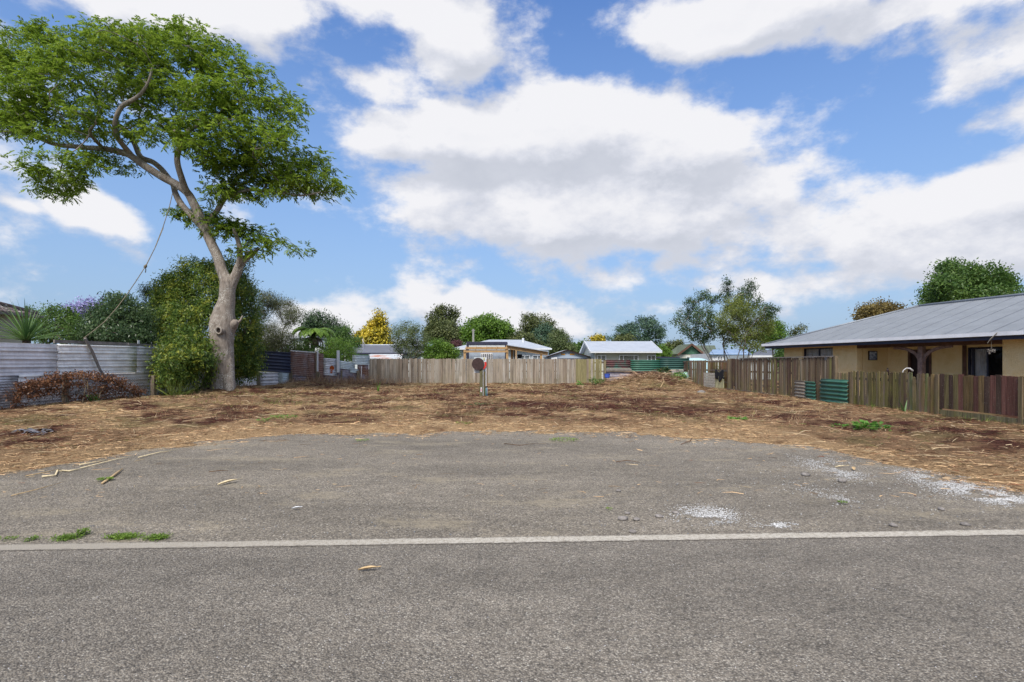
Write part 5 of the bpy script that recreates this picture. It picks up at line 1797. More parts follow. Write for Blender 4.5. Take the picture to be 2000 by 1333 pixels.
# white house with a cabin and pergola in front
h2 = thing('white_house_with_grey_hip_roof', 'white weatherboard house with pale hip roof seen behind the pergola cabin', 'house')
Y = 53.0; mb = MB(); clad(mb, X(888, Y), X(1072, Y), Y, 0, Z(682, Y)); mb.box(X(888, Y) + .02, X(1072, Y) - .02, Y + .04, Y + 8, 0, Z(682, Y)); mb.build('wall', M['pale_board'], h2)
e0, e1, em = X(883, Y), X(1077, Y), Z(680.5, Y - .5); rz = Z(664, 57.5)
mb = MB(); ra, rb = X(955, 57.5), X(1018, 57.5)
slab(mb, [(e0, Y - .5, em), (e1, Y - .5, em), (rb, 57.5, rz), (ra, 57.5, rz)]); slab(mb, [(e0, Y - .5, em), (ra, 57.5, rz), (e0, 62, em)]); slab(mb, [(e1, Y - .5, em), (e1, 62, em), (rb, 57.5, rz)]); slab(mb, [(e0, 62, em), (ra, 57.5, rz), (rb, 57.5, rz), (e1, 62, em)])
mb.build('roof', M['roof_pale'], h2)
mb = MB(); mb.box(e0, e1, Y - .62, Y - .52, em - .14, em - .02); mb.build('gutter', M['white'], h2)
for a_, b_2 in ((1015, 1035), (1040, 1060)): far_window(h2, a_, b_2, 694, 706, Y - .06, (1, 1))
mb = MB(); x_ = X(1021, 58); mb.tube([(x_, 56, rz - .6), (x_, 56, rz + .1)], .12, 8); mb.build('chimney', M['gutter'], h2)

cb = thing('cabin', 'flat roofed pale blue cabin framed in navy with barred windows behind the wooden pergola', 'cabin')
Y = 44.5; xa, xb = X(911, Y), X(991, Y); zt = Z(668, Y)
mb = MB(); mb.box(xa + .18, xb - .18, Y, Y + 4.5, 0, zt - .25); mb.build('wall', M['pale_blue'], cb)
mb = MB(); mb.box(xa + .2, xb - .2, Y - .03, Y - .002, Z(684, Y), zt - .26); mb.build('upper_panel', M['pale_board'], cb)
mb = MB(); mb.box(xa, xb, Y - .08, Y + 4.6, zt - .25, zt); mb.build('fascia', M['navy_paint'], cb, bevel=.01)
for xx_ in (xa, xb - .2):
    mb = MB(); mb.box(xx_, xx_ + .2, Y - .06, Y + .12, 0, zt - .253); mb.build('corner_post', M['navy_paint'], cb)
far_window(cb, 939, 962, 690, 712, Y - .07, (1, 1, 1), bars=6)

pg = thing('pergola', 'new pine pergola with slatted front and sloping sheet roof behind the back fence', 'pergola')
Y = 42.0
mb = MB(); mb.bar((X(906, Y), Y, Z(687, Y)), (X(991, Y), Y, Z(687, Y)), .05, .15); mb.build('beam', M['pine'], pg)
mb = MB(); mb.bar((X(908, Y), Y, Z(681, Y)), (X(991, Y), Y, Z(681, Y)), .05, .06); mb.build('beam', M['pine'], pg)
mb = MB(); mb.bar((X(909, 43.6), 43.8, Z(679.5, 43.8)), (X(992, 43.6), 43.8, Z(679.5, 43.8)), .05, .12); mb.build('beam', M['pine'], pg)
for px in (910, 929, 949, 969, 988):
    mb = MB(); mb.bar((X(px, Y), Y - .05, Z(684, Y)), (X(px + 1.5, 44), 43.9, Z(678, 44)), .05, .09); mb.build('rafter', M['pine'], pg)
for k in range(4):
    mb = MB(); t = k / 3; yq = Y + .1 + t * 1.5; mb.bar((X(909, Y), yq, Z(682.6 - 1.0 * t, yq)), (X(990, Y), yq, Z(682.6 - 1.0 * t, yq)), .045, .03); mb.build('slat', M['pine'], pg)
for px, top in ((907.5, 684), (990.5, 675), (1057, 690)):
    mb = MB(); mb.box(X(px, Y) - .09, X(px, Y) + .09, Y + .04, Y + .2, 0, Z(top, Y)); mb.build('post', M['pine'], pg)
for px, yq in ((1001, 45), (1004.5, 47), (1008, 49), (999, 44)):
    mb = MB(); mb.box(X(px, yq) - .06, X(px, yq) + .06, yq, yq + .12, 0, Z(683, yq)); mb.build('post', M['pine'], pg)
mb = MB(); mb.bar((X(992, Y), Y, Z(679, Y)), (X(1070, Y), Y, Z(691.5, Y)), .06, .26); mb.build('beam', M['pine'], pg)
mb = MB(); slab(mb, [(X(990, Y), Y - .25, Z(673.5, Y)), (X(1071, Y), Y - .25, Z(686.5, Y)), (X(1071, Y), Y + 5, Z(686.5, Y)), (X(990, Y), Y + 5, Z(673.5, Y))], .05); mb.build('sheet_roof', M['roof_pale'], pg)

# navy shed
h3 = thing('navy_shed', 'low gabled shed with navy lower wall and two orange vents, right of the pergola', 'shed')
Y = 50.0; xl, xm, xr = X(1069, Y), X(1107, Y), X(1149, Y); zl, zm = Z(696, Y), Z(685, Y)
mb = MB(); mb.add([(xl, Y, zl - .2), (xr, Y, zl - .2), (xr, Y, zl), (xm, Y, zm), (xl, Y, zl)], [(0, 1, 2, 3, 4)]); mb.box(xl, xr, Y + .02, Y + 7, 0, zl - .1); mb.build('wall', M['pale_blue'], h3)
n = int((xr - xl) / .18)
for i in range(n):
    mb = MB(); a_ = xl + (xr - xl) * i / n; mb.box(a_ + .012, a_ + (xr - xl) / n - .012, Y - .035, Y - .003, 0, zl - .22); mb.build('panel', M['navy_paint'], h3)
mb = MB(); mb.box(X(1076, Y), X(1088, Y), Y - .06, Y - .04, 0, Z(698, Y)); mb.build('door', M['white'], h3)
for a_, b_2 in ((1096, 1103.5), (1113, 1122)):
    mb = MB(); mb.box(X(a_, Y), X(b_2, Y), Y - .04, Y - .002, Z(693.5, Y), Z(691, Y)); mb.build('vent', M['orange'], h3)
mb = MB(); slab(mb, [(xl - .15, Y - .2, zl - .05), (xm, Y - .2, zm + .08), (xm, Y + 7, zm + .08), (xl - .15, Y + 7, zl - .05)]); slab(mb, [(xr + .15, Y - .2, zl - .05), (xm, Y - .2, zm + .08), (xm, Y + 7, zm + .08), (xr + .15, Y + 7, zl - .05)]); mb.build('roof', M['roof_pale'], h3)
mb = MB(); mb.bar((xl - .15, Y - .22, zl - .09), (xm, Y - .22, zm + .03), .04, .10); mb.bar((xr + .15, Y - .22, zl - .09), (xm, Y - .22, zm + .03), .04, .10); mb.build('barge_board', M['door'], h3)

# child's swing frame behind the fence
sg = thing('garden_swing', 'dark cloth garden swing seat on a frame beside the pergola posts', 'swing')
Y = 46.0; mb = MB(); mb.tube([(X(1024, Y), Y, 0), (X(1019, Y), Y, Z(693, Y)), (X(1011, Y), Y, Z(693.5, Y))], .035, 6); mb.tube([(X(1011, Y), Y, Z(693.5, Y)), (X(1009, Y), Y, 0)], .03, 6); mb.build('frame', M['roof_dark'], sg, True)
mb = MB(); slab(mb, [(X(1010, Y), Y, Z(700, Y)), (X(1018, Y), Y, Z(700, Y)), (X(1020, Y), Y + .3, Z(692.5, Y)), (X(1011.5, Y), Y + .3, Z(692.5, Y))], .04); mb.build('canopy', M['roof_dark'], sg)

# grey roofed house at the left
h1 = thing('grey_roofed_house', 'pale house with blue grey hip roof behind the left end of the paling fence', 'house')
Y = 56.0; yr = 60.5; mb = MB(); mb.box(X(677, Y), X(800, Y), Y, Y + 9, 0, Z(690, Y)); clad(mb, X(677, Y), X(800, Y), Y - .03, 0, Z(690, Y)); mb.build('wall', M['pale_board'], h1)
mb = MB(); e0, e1, em = X(671, Y), X(806, Y), Z(689.5, Y); rz = Z(675, yr); ra, rb = X(703, yr), X(790, yr)
slab(mb, [(e0, Y - .5, em), (e1, Y - .5, em), (rb, yr, rz), (ra, yr, rz)]); slab(mb, [(e0, Y - .5, em), (ra, yr, rz), (e0, 65, em)]); slab(mb, [(e1, Y - .5, em), (e1, 65, em), (rb, yr, rz)]); mb.build('roof', M['roof_grey'], h1)
mb = MB(); mb.tube([(e0, Y - .5, em + .04), (ra, yr, rz + .04), (rb, yr, rz + .04)], .07, 6); mb.build('ridge_cap', M['roof_pale'], h1)
mb = MB(); mb.box(e0, e1, Y - .62, Y - .5, em - .16, em - .01); mb.build('gutter', M['navy_paint'], h1)
mb = MB(); mb.tube([(X(678.5, Y), Y - .75, 0), (X(678.5, Y), Y - .75, Z(682, Y))], .06, 6); mb.build('vent_pipe', M['white'], h1)
far_window(h1, 690, 702, 693, 708, Y - .08, (1, 1))
mb = MB(); mb.tube([(X(709, 58), 58, rz - .6), (X(709, 58), 58, rz + .7)], .02, 5); mb.bar((X(707, 58), 58, rz + .6), (X(712, 58), 58, rz + .1), .03); mb.build('aerial', M['gutter'], h1)
lt = thing('lean_to', 'lean-to with patched white and rust red roof in front of the grey roofed house', 'shed')
Y = 48.0; mb = MB(); slab(mb, [(X(700, Y), Y, Z(700, Y)), (X(784, Y), Y, Z(701.5, Y)), (X(787, 51), 51, Z(692, 51)), (X(724, 51), 51, Z(692, 51))], .05); mb.build('roof', M['roof_rusty'], lt)
mb = MB(); mb.box(X(706, Y), X(780, Y), Y + .3, Y + 3, 0, Z(703.5, Y)); mb.build('wall', M['rail'], lt)
hr = thing('distant_grey_roof_house', 'pale grey roofed house showing left of the willowy bush', 'house')
Y = 72.0; mb = MB(); slab(mb, [(X(730, Y), Y, Z(676, Y)), (X(830, Y), Y, Z(676, Y)), (X(815, 77), 77, Z(662, 77)), (X(768, 77), 77, Z(662, 77))]); slab(mb, [(X(730, Y), Y, Z(676, Y)), (X(768, 77), 77, Z(662, 77)), (X(735, 82), 82, Z(676, 72))]); mb.build('roof', M['roof_pale'], hr)
mb = MB(); mb.box(X(738, Y), X(826, Y), Y + .5, Y + 9, 0, Z(677, Y)); mb.build('wall', M['pale_board'], hr)
hw_ = thing('small_white_outbuilding', 'small white weatherboard outbuilding between the two bushes behind the back fence', 'shed')
Y = 52.0; mb = MB(); clad(mb, X(822, Y), X(858, Y), Y, 0, Z(690, Y)); mb.box(X(822, Y) + .02, X(858, Y) - .02, Y + .04, Y + 3, 0, Z(690, Y)); mb.add([(X(822, Y), Y + .01, Z(690, Y)), (X(858, Y), Y + .01, Z(690, Y)), (X(840, Y), Y + .01, Z(682, Y))], [(0, 1, 2)]); mb.build('wall', M['pale_board'], hw_)
mb = MB(); slab(mb, [(X(819, Y), Y - .2, Z(691, Y)), (X(840, Y), Y - .2, Z(681, Y)), (X(840, Y), Y + 3.2, Z(681, Y)), (X(819, Y), Y + 3.2, Z(691, Y))]); slab(mb, [(X(861, Y), Y - .2, Z(691, Y)), (X(840, Y), Y - .2, Z(681, Y)), (X(840, Y), Y + 3.2, Z(681, Y)), (X(861, Y), Y + 3.2, Z(691, Y))]); mb.build('roof', M['roof_pale'], hw_)
wb = thing('white_shed_behind_ferns', 'white walled shed with steep roof glimpsed behind the tree fern', 'shed')
Y = 58.0; mb = MB(); mb.box(X(568, Y), X(636, Y), Y, Y + 4, 0, Z(680, Y)); mb.box(X(568, Y), X(611, Y), Y + .01, Y + 4, Z(680, Y) + .001, Z(662, Y)); mb.build('wall', M['white'], wb)
mb = MB(); slab(mb, [(X(612, Y), Y - .3, Z(664, Y)), (X(637, Y), Y - .3, Z(681, Y)), (X(637, Y), Y + 4, Z(681, Y)), (X(612, Y), Y + 4, Z(664, Y))]); slab(mb, [(X(564, Y), Y - .3, Z(662, Y)), (X(612, Y), Y - .3, Z(658, Y)), (X(612, Y), Y + 4, Z(658, Y)), (X(564, Y), Y + 4, Z(662, Y))]); mb.build('roof', M['roof_pale'], wb)

# green gabled house
h5 = thing('green_gabled_house', 'older house with olive roof and green shingled gable right of the white house', 'house')
Y = 62.0; mb = MB(); mb.box(X(1316, Y), X(1400, Y), Y + 1.2, Y + 9, 0, Z(690, Y)); mb.box(X(1326, Y), X(1371, Y), Y, Y + 2, 0, Z(693, Y)); mb.build('wall', M['off_white'], h5)
mb = MB(); slab(mb, [(X(1309, Y), Y + .6, Z(691.5, Y)), (X(1406, Y), Y + .6, Z(691.5, Y)), (X(1396, 67), 67, Z(675, 67)), (X(1326, 67), 67, Z(675, 67))])
gx0, gxm, gx1 = X(1322, Y), X(1349, Y), X(1374, Y); g0, gm1 = Z(692, Y), Z(672, Y)
slab(mb, [(gx0, Y - .4, g0), (gxm, Y - .4, gm1), (gxm, Y + 4.5, gm1), (gx0, Y + 4.5, g0)]); slab(mb, [(gx1, Y - .4, g0), (gxm, Y - .4, gm1), (gxm, Y + 4.5, gm1), (gx1, Y + 4.5, g0)]); mb.build('roof', M['roof_green'], h5)
mb = MB(); mb.add([(gx0 + .35, Y - .05, g0), (gx1 - .35, Y - .05, g0), (gxm, Y - .05, gm1 - .2)], [(0, 1, 2)]); mb.build('gable', plain('green_shingle', (.06, .13, .085), .8, .1, fine=30), h5)
mb = MB(); mb.bar((gx0 - .05, Y - .45, g0 - .12), (gxm, Y - .45, gm1 - .06), .05, .22); mb.bar((gx1 + .05, Y - .45, g0 - .12), (gxm, Y - .45, gm1 - .06), .05, .22); mb.build('barge_board', M['brown_wood'], h5)
far_window(h5, 1340, 1362, 697, 707, Y - .06, (1, 1, 1))
# covers and sheds behind the old palings
mb = MB(); Y = 40.5
P_ = [(X(1345, Y) + (X(1402, Y) - X(1345, Y)) * t, Z(706 - 5.5 * math.sin(math.pi * min(1, t * 1.3 + .05)) ** .6, Y)) for t in np.linspace(0, 1, 12)]
for x_, z_ in P_: mb.v += [(x_, Y, 0), (x_, Y, z_ - .03), (x_, Y + .4, z_ + .04), (x_, Y + 2, z_ + .05)]
for i in range(11):
    for k in range(3): mb.f.append((i * 4 + k, i * 4 + 4 + k, i * 4 + 5 + k, i * 4 + 1 + k))
tag(mb.build('tarpaulin', M['tarp'], smooth=True), 'pale turquoise tarpaulin cover showing above the far end of the old palings', 'cover')
h7 = thing('blue_roofed_shed', 'white walled building with blue roof glimpsed through the many-stemmed tree', 'shed')
Y = 56.0; mb = MB(); mb.box(X(1385, Y), X(1462, Y), Y, Y + 6, 0, Z(691, Y)); mb.build('wall', M['white'], h7)
mb = MB(); slab(mb, [(X(1382, Y), Y - .3, Z(692, Y)), (X(1466, Y), Y - .3, Z(692, Y)), (X(1455, 60), 60, Z(683, 60)), (X(1392, 60), 60, Z(683, 60))]); mb.build('roof', M['roof_blue'], h7)
far_window(h7, 1400, 1412, 696, 706, Y - .06, (1, 1))
h8 = thing('slate_roofed_house', 'small house with slate grey hip roof just left of the ochre house', 'house')
Y = 50.0; mb = MB(); mb.box(X(1464, Y), X(1516, Y), Y, Y + 6, 0, Z(694, Y)); mb.build('wall', M['pale_board'], h8)
mb = MB(); slab(mb, [(X(1457, Y), Y - .4, Z(696.5, Y)), (X(1508, Y), Y - .4, Z(695.5, Y)), (X(1515, 54), 54, Z(684, 54)), (X(1483, 54), 54, Z(684, 54))]); slab(mb, [(X(1508, Y), Y - .4, Z(695.5, Y)), (X(1523, 53), 56, Z(690, 53)), (X(1515, 54), 54, Z(684, 54))]); mb.build('roof', M['roof_dark'], h8)
mb = MB(); mb.bar((X(1457, Y), Y - .5, Z(697.3, Y)), (X(1508, Y), Y - .5, Z(696.3, Y)), .06, .14); mb.build('gutter', M['white'], h8)
# poles
mb = MB(); Y = 66.0; mb.tube([(X(924.5, Y), Y, 0), (X(924.5, Y), Y, Z(643, Y))], [.16, .12], 8); mb.bar((X(921, Y), Y, Z(646, Y)), (X(928, Y), Y, Z(646, Y)), .08)
tag(mb.build('power_pole', M['concrete']), 'pale power pole rising behind the cabin roof', 'pole')
mb = MB(); Y = 58.0; mb.tube([(X(1375, Y), Y, 0), (X(1375, Y), Y, Z(670, Y))], [.10, .08], 8)
tag(mb.build('power_pole', M['rail_grey']), 'thin grey pole left of the many-stemmed tree', 'pole')
mb = MB(); mb.tube([(X(1290, 70), 70, Z(667, 70)), (X(1330, 64), 64, Z(668.5, 64)), (X(1375, 58), 58, Z(671, 58))], .02, 4); tag(mb.build('power_line', M['black']), 'single overhead wire running from the thin grey pole to the left', 'wire')

# ---------------------------------------------------------------- trees and shrubs around the lot
tree('camphor_laurel', 'big dense dark and yellow-green evergreen tree directly behind the ash trunk', 'tree', 408, 28.6,
     [(405, 575, 90, 60), (450, 540, 50, 36), (375, 545, 52, 33), (335, 575, 34, 30), (322, 620, 26, 40, -1.5), (345, 650, 42, 60, -2), (400, 650, 80, 70, -.8), (470, 620, 38, 60), (480, 690, 26, 50), (335, 700, 32, 42, -3.6), (365, 690, 46, 46, -2.8), (340, 728, 28, 20, -3.8), (380, 715, 40, 34, -2.4), (325, 715, 20, 34, -4.0), (462, 700, 34, 45, .3), (495, 690, 14, 36, .6)],
     'hedge', n=620, per=125, spread=.36, L=.15, W=.055, depth=2.0, trunk_r=.16, shell=.55, up=.35, droop=.5, stems=3)
tree('podocarp', 'dark tufted conifer whose rounded pads stick out left of the dense evergreen', 'tree', 306, 33,
     [(283, 570, 10, 13), (292, 585, 16, 14), (300, 562, 13, 10), (303, 600, 22, 18), (312, 580, 14, 14), (298, 625, 20, 18), (318, 640, 20, 25), (310, 610, 20, 20)], 'dark', n=90, per=120, spread=.28, L=.11, W=.035, trunk_r=.12, shell=.5, flat=1)
tree('glossy_tree', 'round glossy dark green tree behind the pale iron sheets', 'tree', 237, 24.6,
     [(235, 610, 36, 28), (205, 630, 42, 32), (262, 628, 36, 32), (225, 650, 62, 26), (278, 645, 22, 26), (182, 655, 28, 22), (215, 588, 14, 10), (242, 585, 12, 8), (260, 660, 40, 14)], 'glossy', n=230, per=85, spread=.30, L=.15, W=.05, trunk_r=.1, shell=.45, up=.7, depth=1.9)
tree('garden_shrub', 'loose bright green shrubs behind the flax-like plant', 'shrub', 120, 25.2,
     [(48, 652, 26, 18), (100, 635, 34, 24), (125, 650, 44, 20), (95, 608, 12, 14), (140, 640, 22, 22), (160, 655, 28, 18), (84, 660, 22, 16), (110, 618, 20, 14)], 'mid', n=120, per=60, spread=.32, L=.13, W=.05, trunk_r=.05, stems=4, shell=.2)
tree('leafy_sapling', 'thin upright leafy sapling in front of the lilac blossom', 'sapling', 133, 26.0, [(133, 608, 9, 14), (128, 625, 16, 12), (145, 625, 14, 10)], 'bright', n=34, per=40, spread=.2, L=.13, W=.05, trunk_r=.03, shell=.1)
tree('jacaranda', 'distant tree in lilac blossom behind the round glossy tree', 'tree', 168, 48, [(165, 605, 26, 13), (182, 600, 16, 10), (150, 612, 16, 10)], 'purple', n=60, per=36, spread=.7, L=.2, W=.13, trunk_r=.1, shell=.1)
tree('distant_shrub', 'small dark shrub tops just right of the tiled roof', 'shrub', 62, 34, [(52, 606, 10, 5), (68, 609, 10, 6), (60, 625, 18, 14)], 'mid', n=26, per=40, spread=.25, L=.14, W=.06, trunk_r=.04)
tree('manuka_tree', 'tall wispy grey-stemmed tree right of the ash trunk', 'tree', 535, 43,
     [(528, 592, 24, 16), (548, 600, 22, 16), (512, 580, 12, 10), (575, 612, 18, 12), (560, 625, 18, 12), (510, 612, 14, 12), (498, 645, 16, 22)], 'wisp', n=150, per=95, spread=.42, L=.13, W=.035, trunk_r=.09, stems=6, shell=.2, bark='twig', stem_spread=.5)
tree('brown_twiggy_bush', 'brown twiggy understorey bush below the wispy tree', 'shrub', 520, 41,
     [(515, 655, 34, 26), (548, 665, 26, 22), (505, 680, 30, 16), (540, 685, 34, 14)], 'wisp', n=210, per=95, spread=.45, L=.13, W=.03, trunk_r=.04, stems=8, shell=.1, bark='twig')
tree('dark_pine', 'dark pointed conifer rising behind the tree fern', 'tree', 640, 68,
     [(620, 622, 16, 11), (632, 632, 28, 14), (645, 645, 32, 16), (610, 640, 18, 14), (650, 660, 36, 14), (664, 655, 14, 10), (600, 632, 8, 12)], 'dark', n=120, per=70, spread=.7, L=.3, W=.11, trunk_r=.2, shell=.4)
tree('round_bush', 'light green rounded bush below the tree fern at the right', 'shrub', 660, 43,
     [(660, 680, 26, 18), (640, 690, 18, 14), (678, 690, 16, 16), (652, 700, 24, 12)], 'bright', n=110, per=70, spread=.35, L=.13, W=.05, trunk_r=.05, shell=.4)
tree('fern_side_bush', 'low green bush between the wispy tree and the tree fern trunk', 'shrub', 592, 42.5,
     [(590, 672, 20, 16), (585, 688, 26, 12), (605, 690, 14, 14)], 'mid', n=80, per=60, spread=.35, L=.13, W=.05, trunk_r=.04, shell=.4)
tree('distant_evergreen', 'dark green treetops between the dark conifer and the golden conifer', 'tree', 675, 60,
     [(672, 655, 16, 12), (690, 668, 14, 10), (655, 672, 22, 14), (684, 678, 18, 10)], 'mid', n=70, per=50, spread=.5, L=.25, W=.1, trunk_r=.1)
tree('golden_conifer', 'golden yellow cone shaped conifer behind the grey roofed house', 'conifer', 732, 66,
     [(739, 618, 4, 8), (738, 628, 9, 8), (735, 638, 16, 9), (733, 648, 24, 9), (729, 658, 30, 9), (728, 668, 35, 9), (728, 680, 38, 10)], 'gold', n=170, per=70, spread=.55, L=.34, W=.17, trunk_r=.2, shell=.55, flat=.6, depth=2.6, up=.9)
tree('willowy_bush', 'loose willowy green bush rising above the paling fence left of centre', 'shrub', 795, 43,
     [(797, 655, 26, 22), (782, 668, 20, 24), (815, 662, 20, 22), (800, 685, 28, 20), (775, 645, 8, 14), (792, 636, 10, 12), (812, 640, 10, 10), (770, 665, 8, 14), (826, 680, 12, 18), (830, 662, 8, 10)], 'greygreen', n=210, per=50, spread=.28, L=.14, W=.035, trunk_r=.06, stems=6, shell=.1, up=.3)
tree('round_leafy_bush', 'dense bright green bush right of the willowy bush', 'shrub', 862, 42.5,
     [(855, 682, 20, 16), (872, 690, 20, 14), (848, 694, 20, 14), (866, 676, 10, 8), (885, 694, 12, 10)], 'bright', n=120, per=70, spread=.28, L=.14, W=.06, trunk_r=.06, shell=.45)
tree('tall_evergreen', 'tall dark double-topped evergreen behind the bushes, left of the power pole', 'tree', 868, 84,
     [(865, 610, 16, 11), (876, 615, 14, 12), (860, 628, 24, 14), (872, 640, 30, 16), (850, 645, 20, 14), (866, 655, 36, 14), (894, 655, 12, 12), (842, 652, 10, 10)], 'darkolive', n=150, per=80, spread=.75, L=.34, W=.16, trunk_r=.3, shell=.5)
tree('rounded_evergreen', 'smaller rounded dark tree in front of the double-topped evergreen', 'tree', 862, 74,
     [(861, 640, 16, 12), (868, 655, 22, 14), (850, 655, 16, 14), (872, 668, 22, 10), (886, 668, 12, 8)], 'darkolive', n=110, per=70, spread=.55, L=.28, W=.13, trunk_r=.2, shell=.5)
tree('plum_tree', 'small purple leaved tree between two bushes left of the cabin', 'tree', 891, 58, [(890, 674, 9, 6), (884, 678, 9, 6)], 'plum', n=30, per=60, spread=.3, L=.18, W=.09, trunk_r=.06)
tree('oak_tree', 'big round leafy green tree directly behind the power pole', 'tree', 955, 80,
     [(952, 632, 26, 12), (930, 640, 20, 14), (975, 642, 20, 14), (955, 650, 44, 15), (918, 655, 12, 12), (990, 655, 12, 12), (950, 664, 46, 8)], 'bright', n=180, per=80, spread=.75, L=.36, W=.2, trunk_r=.3, shell=.45)
tree('olive_bush', 'small olive green treetop right of the round leafy tree', 'tree', 1020, 64, [(1015, 660, 14, 8), (1028, 664, 12, 8), (1006, 668, 8, 6), (1040, 672, 14, 8)], 'darkolive', n=60, per=60, spread=.45, L=.26, W=.13, trunk_r=.1)
tree('macrocarpa', 'large dark conifer with ragged top, behind the pergola roof', 'tree', 1052, 88,
     [(1040, 632, 20, 14), (1060, 632, 18, 12), (1028, 645, 10, 14), (1072, 645, 16, 14), (1050, 655, 30, 16), (1085, 658, 14, 12), (1034, 624, 10, 6)], 'darkolive', n=130, per=80, spread=.7, L=.34, W=.13, trunk_r=.3, shell=.45)
tree('blue_cedar', 'blue green conifer standing in front of the ragged dark conifer', 'tree', 1062, 76,
     [(1062, 640, 8, 8), (1060, 652, 16, 10), (1062, 664, 24, 12), (1060, 678, 30, 12)], 'bluegreen', n=100, per=80, spread=.6, L=.3, W=.1, trunk_r=.2, shell=.5)
tree('green_conifer', 'lighter green conifer at the right side of the dark conifer group', 'tree', 1093, 72,
     [(1090, 655, 12, 10), (1094, 668, 18, 12), (1092, 682, 24, 12), (1108, 684, 12, 10)], 'greygreen', n=100, per=80, spread=.55, L=.28, W=.09, trunk_r=.15, shell=.5)
tree('low_trees', 'low dark treetops between the navy shed and the white house', 'tree', 1120, 82, [(1118, 684, 14, 7), (1132, 682, 8, 7), (1139, 676, 6, 9)], 'mid', n=50, per=50, spread=.5, L=.3, W=.14, trunk_r=.1)
tree('golden_shrub_top', 'small golden conifer tip above the left end of the white house roof', 'conifer', 1167, 74, [(1162, 664, 7, 5), (1172, 661, 6, 5), (1168, 670, 10, 6)], 'gold', n=36, per=60, spread=.4, L=.3, W=.15, trunk_r=.1)
tree('cedar', 'wide cedar with layered blue green branches behind the white house roof', 'tree', 1255, 68,
     [(1262, 625, 14, 8), (1248, 636, 22, 8), (1275, 638, 18, 10), (1215, 643, 14, 5), (1232, 650, 26, 7), (1272, 655, 22, 12), (1205, 660, 16, 5), (1240, 663, 22, 6), (1288, 650, 8, 10), (1278, 675, 16, 14), (1225, 640, 8, 4)], 'bluegreen', n=150, per=60, spread=.5, L=.3, W=.09, trunk_r=.2, shell=.2, flat=.5)
tree('olive_treetop', 'olive brown treetop in front of the wide cedar', 'tree', 1222, 62, [(1222, 662, 16, 7), (1212, 668, 14, 6)], 'darkolive', n=36, per=60, spread=.4, L=.26, W=.12, trunk_r=.1)
tree('garden_bush', 'light green bush between the white house and the green gabled house', 'shrub', 1293, 52, [(1290, 688, 14, 12), (1302, 692, 8, 10), (1287, 700, 16, 10)], 'bright', n=70, per=60, spread=.35, L=.16, W=.07, trunk_r=.05, shell=.4)
tree('dark_treetop', 'small dark treetop left of the green gabled house roof', 'tree', 1315, 78, [(1316, 676, 14, 6), (1326, 673, 10, 5), (1310, 682, 12, 8)], 'darkolive', n=40, per=60, spread=.5, L=.28, W=.13, trunk_r=.1)
tree('many_stemmed_tree', 'tall open many-stemmed tree with dark upper leaves behind the old palings', 'tree', 1422, 41.5,
     [(1420, 560, 9, 16), (1418, 580, 14, 14), (1465, 562, 10, 16), (1455, 580, 18, 16), (1480, 590, 12, 14), (1395, 585, 12, 12), (1372, 580, 16, 14), (1352, 595, 14, 14), (1340, 615, 18, 14), (1322, 628, 10, 10), (1345, 640, 24, 16), (1375, 615, 22, 22), (1395, 640, 26, 24), (1370, 660, 22, 16), (1440, 600, 26, 16), (1500, 610, 16, 16), (1518, 605, 6, 5), (1446, 572, 8, 10)],
     'glossy', n=520, per=26, spread=.24, L=.13, W=.07, depth=2.4, trunk_r=.14, stems=8, shell=.0, bark='grey', stem_spread=1.1, r0=.014, stem_top=3.3)
tree('privet_tree', 'dense olive green tree entwined in the right half of the many-stemmed tree', 'tree', 1448, 40.6,
     [(1440, 600, 34, 22), (1470, 615, 34, 24), (1425, 625, 26, 22), (1480, 645, 28, 22), (1450, 650, 34, 22), (1495, 635, 20, 18), (1430, 655, 24, 18), (1470, 672, 30, 14)],
     'oliveleaf', n=400, per=48, spread=.30, L=.12, W=.05, depth=1.8, trunk_r=.11, stems=6, shell=.1, bark='brown', stem_spread=1.0, r0=.012, stem_top=3.0)
tree('green_tree', 'bright green rounded tree between the many-stemmed tree and the ochre house', 'tree', 1512, 45,
     [(1512, 640, 18, 14), (1522, 652, 12, 12), (1502, 660, 20, 14), (1515, 670, 14, 10)], 'bright', n=110, per=45, spread=.32, L=.16, W=.08, trunk_r=.08, shell=.3)
tree('corner_shrub', 'small green shrub beside the left corner of the ochre house', 'shrub', 1526, 36, [(1525, 690, 8, 12), (1522, 702, 10, 10)], 'mid', n=40, per=50, spread=.2, L=.12, W=.05, trunk_r=.03)
tree('bronze_tree', 'rounded bronze green tree showing over the ochre house roof', 'tree', 1718, 47, [(1712, 606, 26, 12), (1735, 606, 20, 10), (1690, 618, 20, 10), (1720, 625, 40, 16), (1752, 603, 9, 5)], 'brownred', n=120, per=70, spread=.5, L=.2, W=.12, trunk_r=.15, shell=.4)
tree('sycamore', 'large green double-domed tree behind the ridge of the ochre house', 'tree', 1890, 46,
     [(1865, 535, 34, 22), (1845, 555, 28, 22), (1925, 540, 36, 22), (1900, 550, 30, 24), (1955, 560, 26, 20), (1825, 580, 24, 18), (1870, 580, 50, 26), (1930, 580, 50, 22), (1985, 578, 16, 10), (1812, 595, 14, 10), (1853, 520, 10, 8), (1880, 520, 10, 8)], 'mid', n=300, per=85, spread=.55, L=.22, W=.13, trunk_r=.3, shell=.5, depth=4)
tree('distant_twig_tree', 'sparse small treetop above the left roof corner of the ochre house', 'tree', 1550, 52, [(1558, 645, 8, 6), (1566, 642, 7, 5), (1548, 652, 8, 7)], 'darkolive', n=30, per=26, spread=.35, L=.18, W=.07, trunk_r=.06)


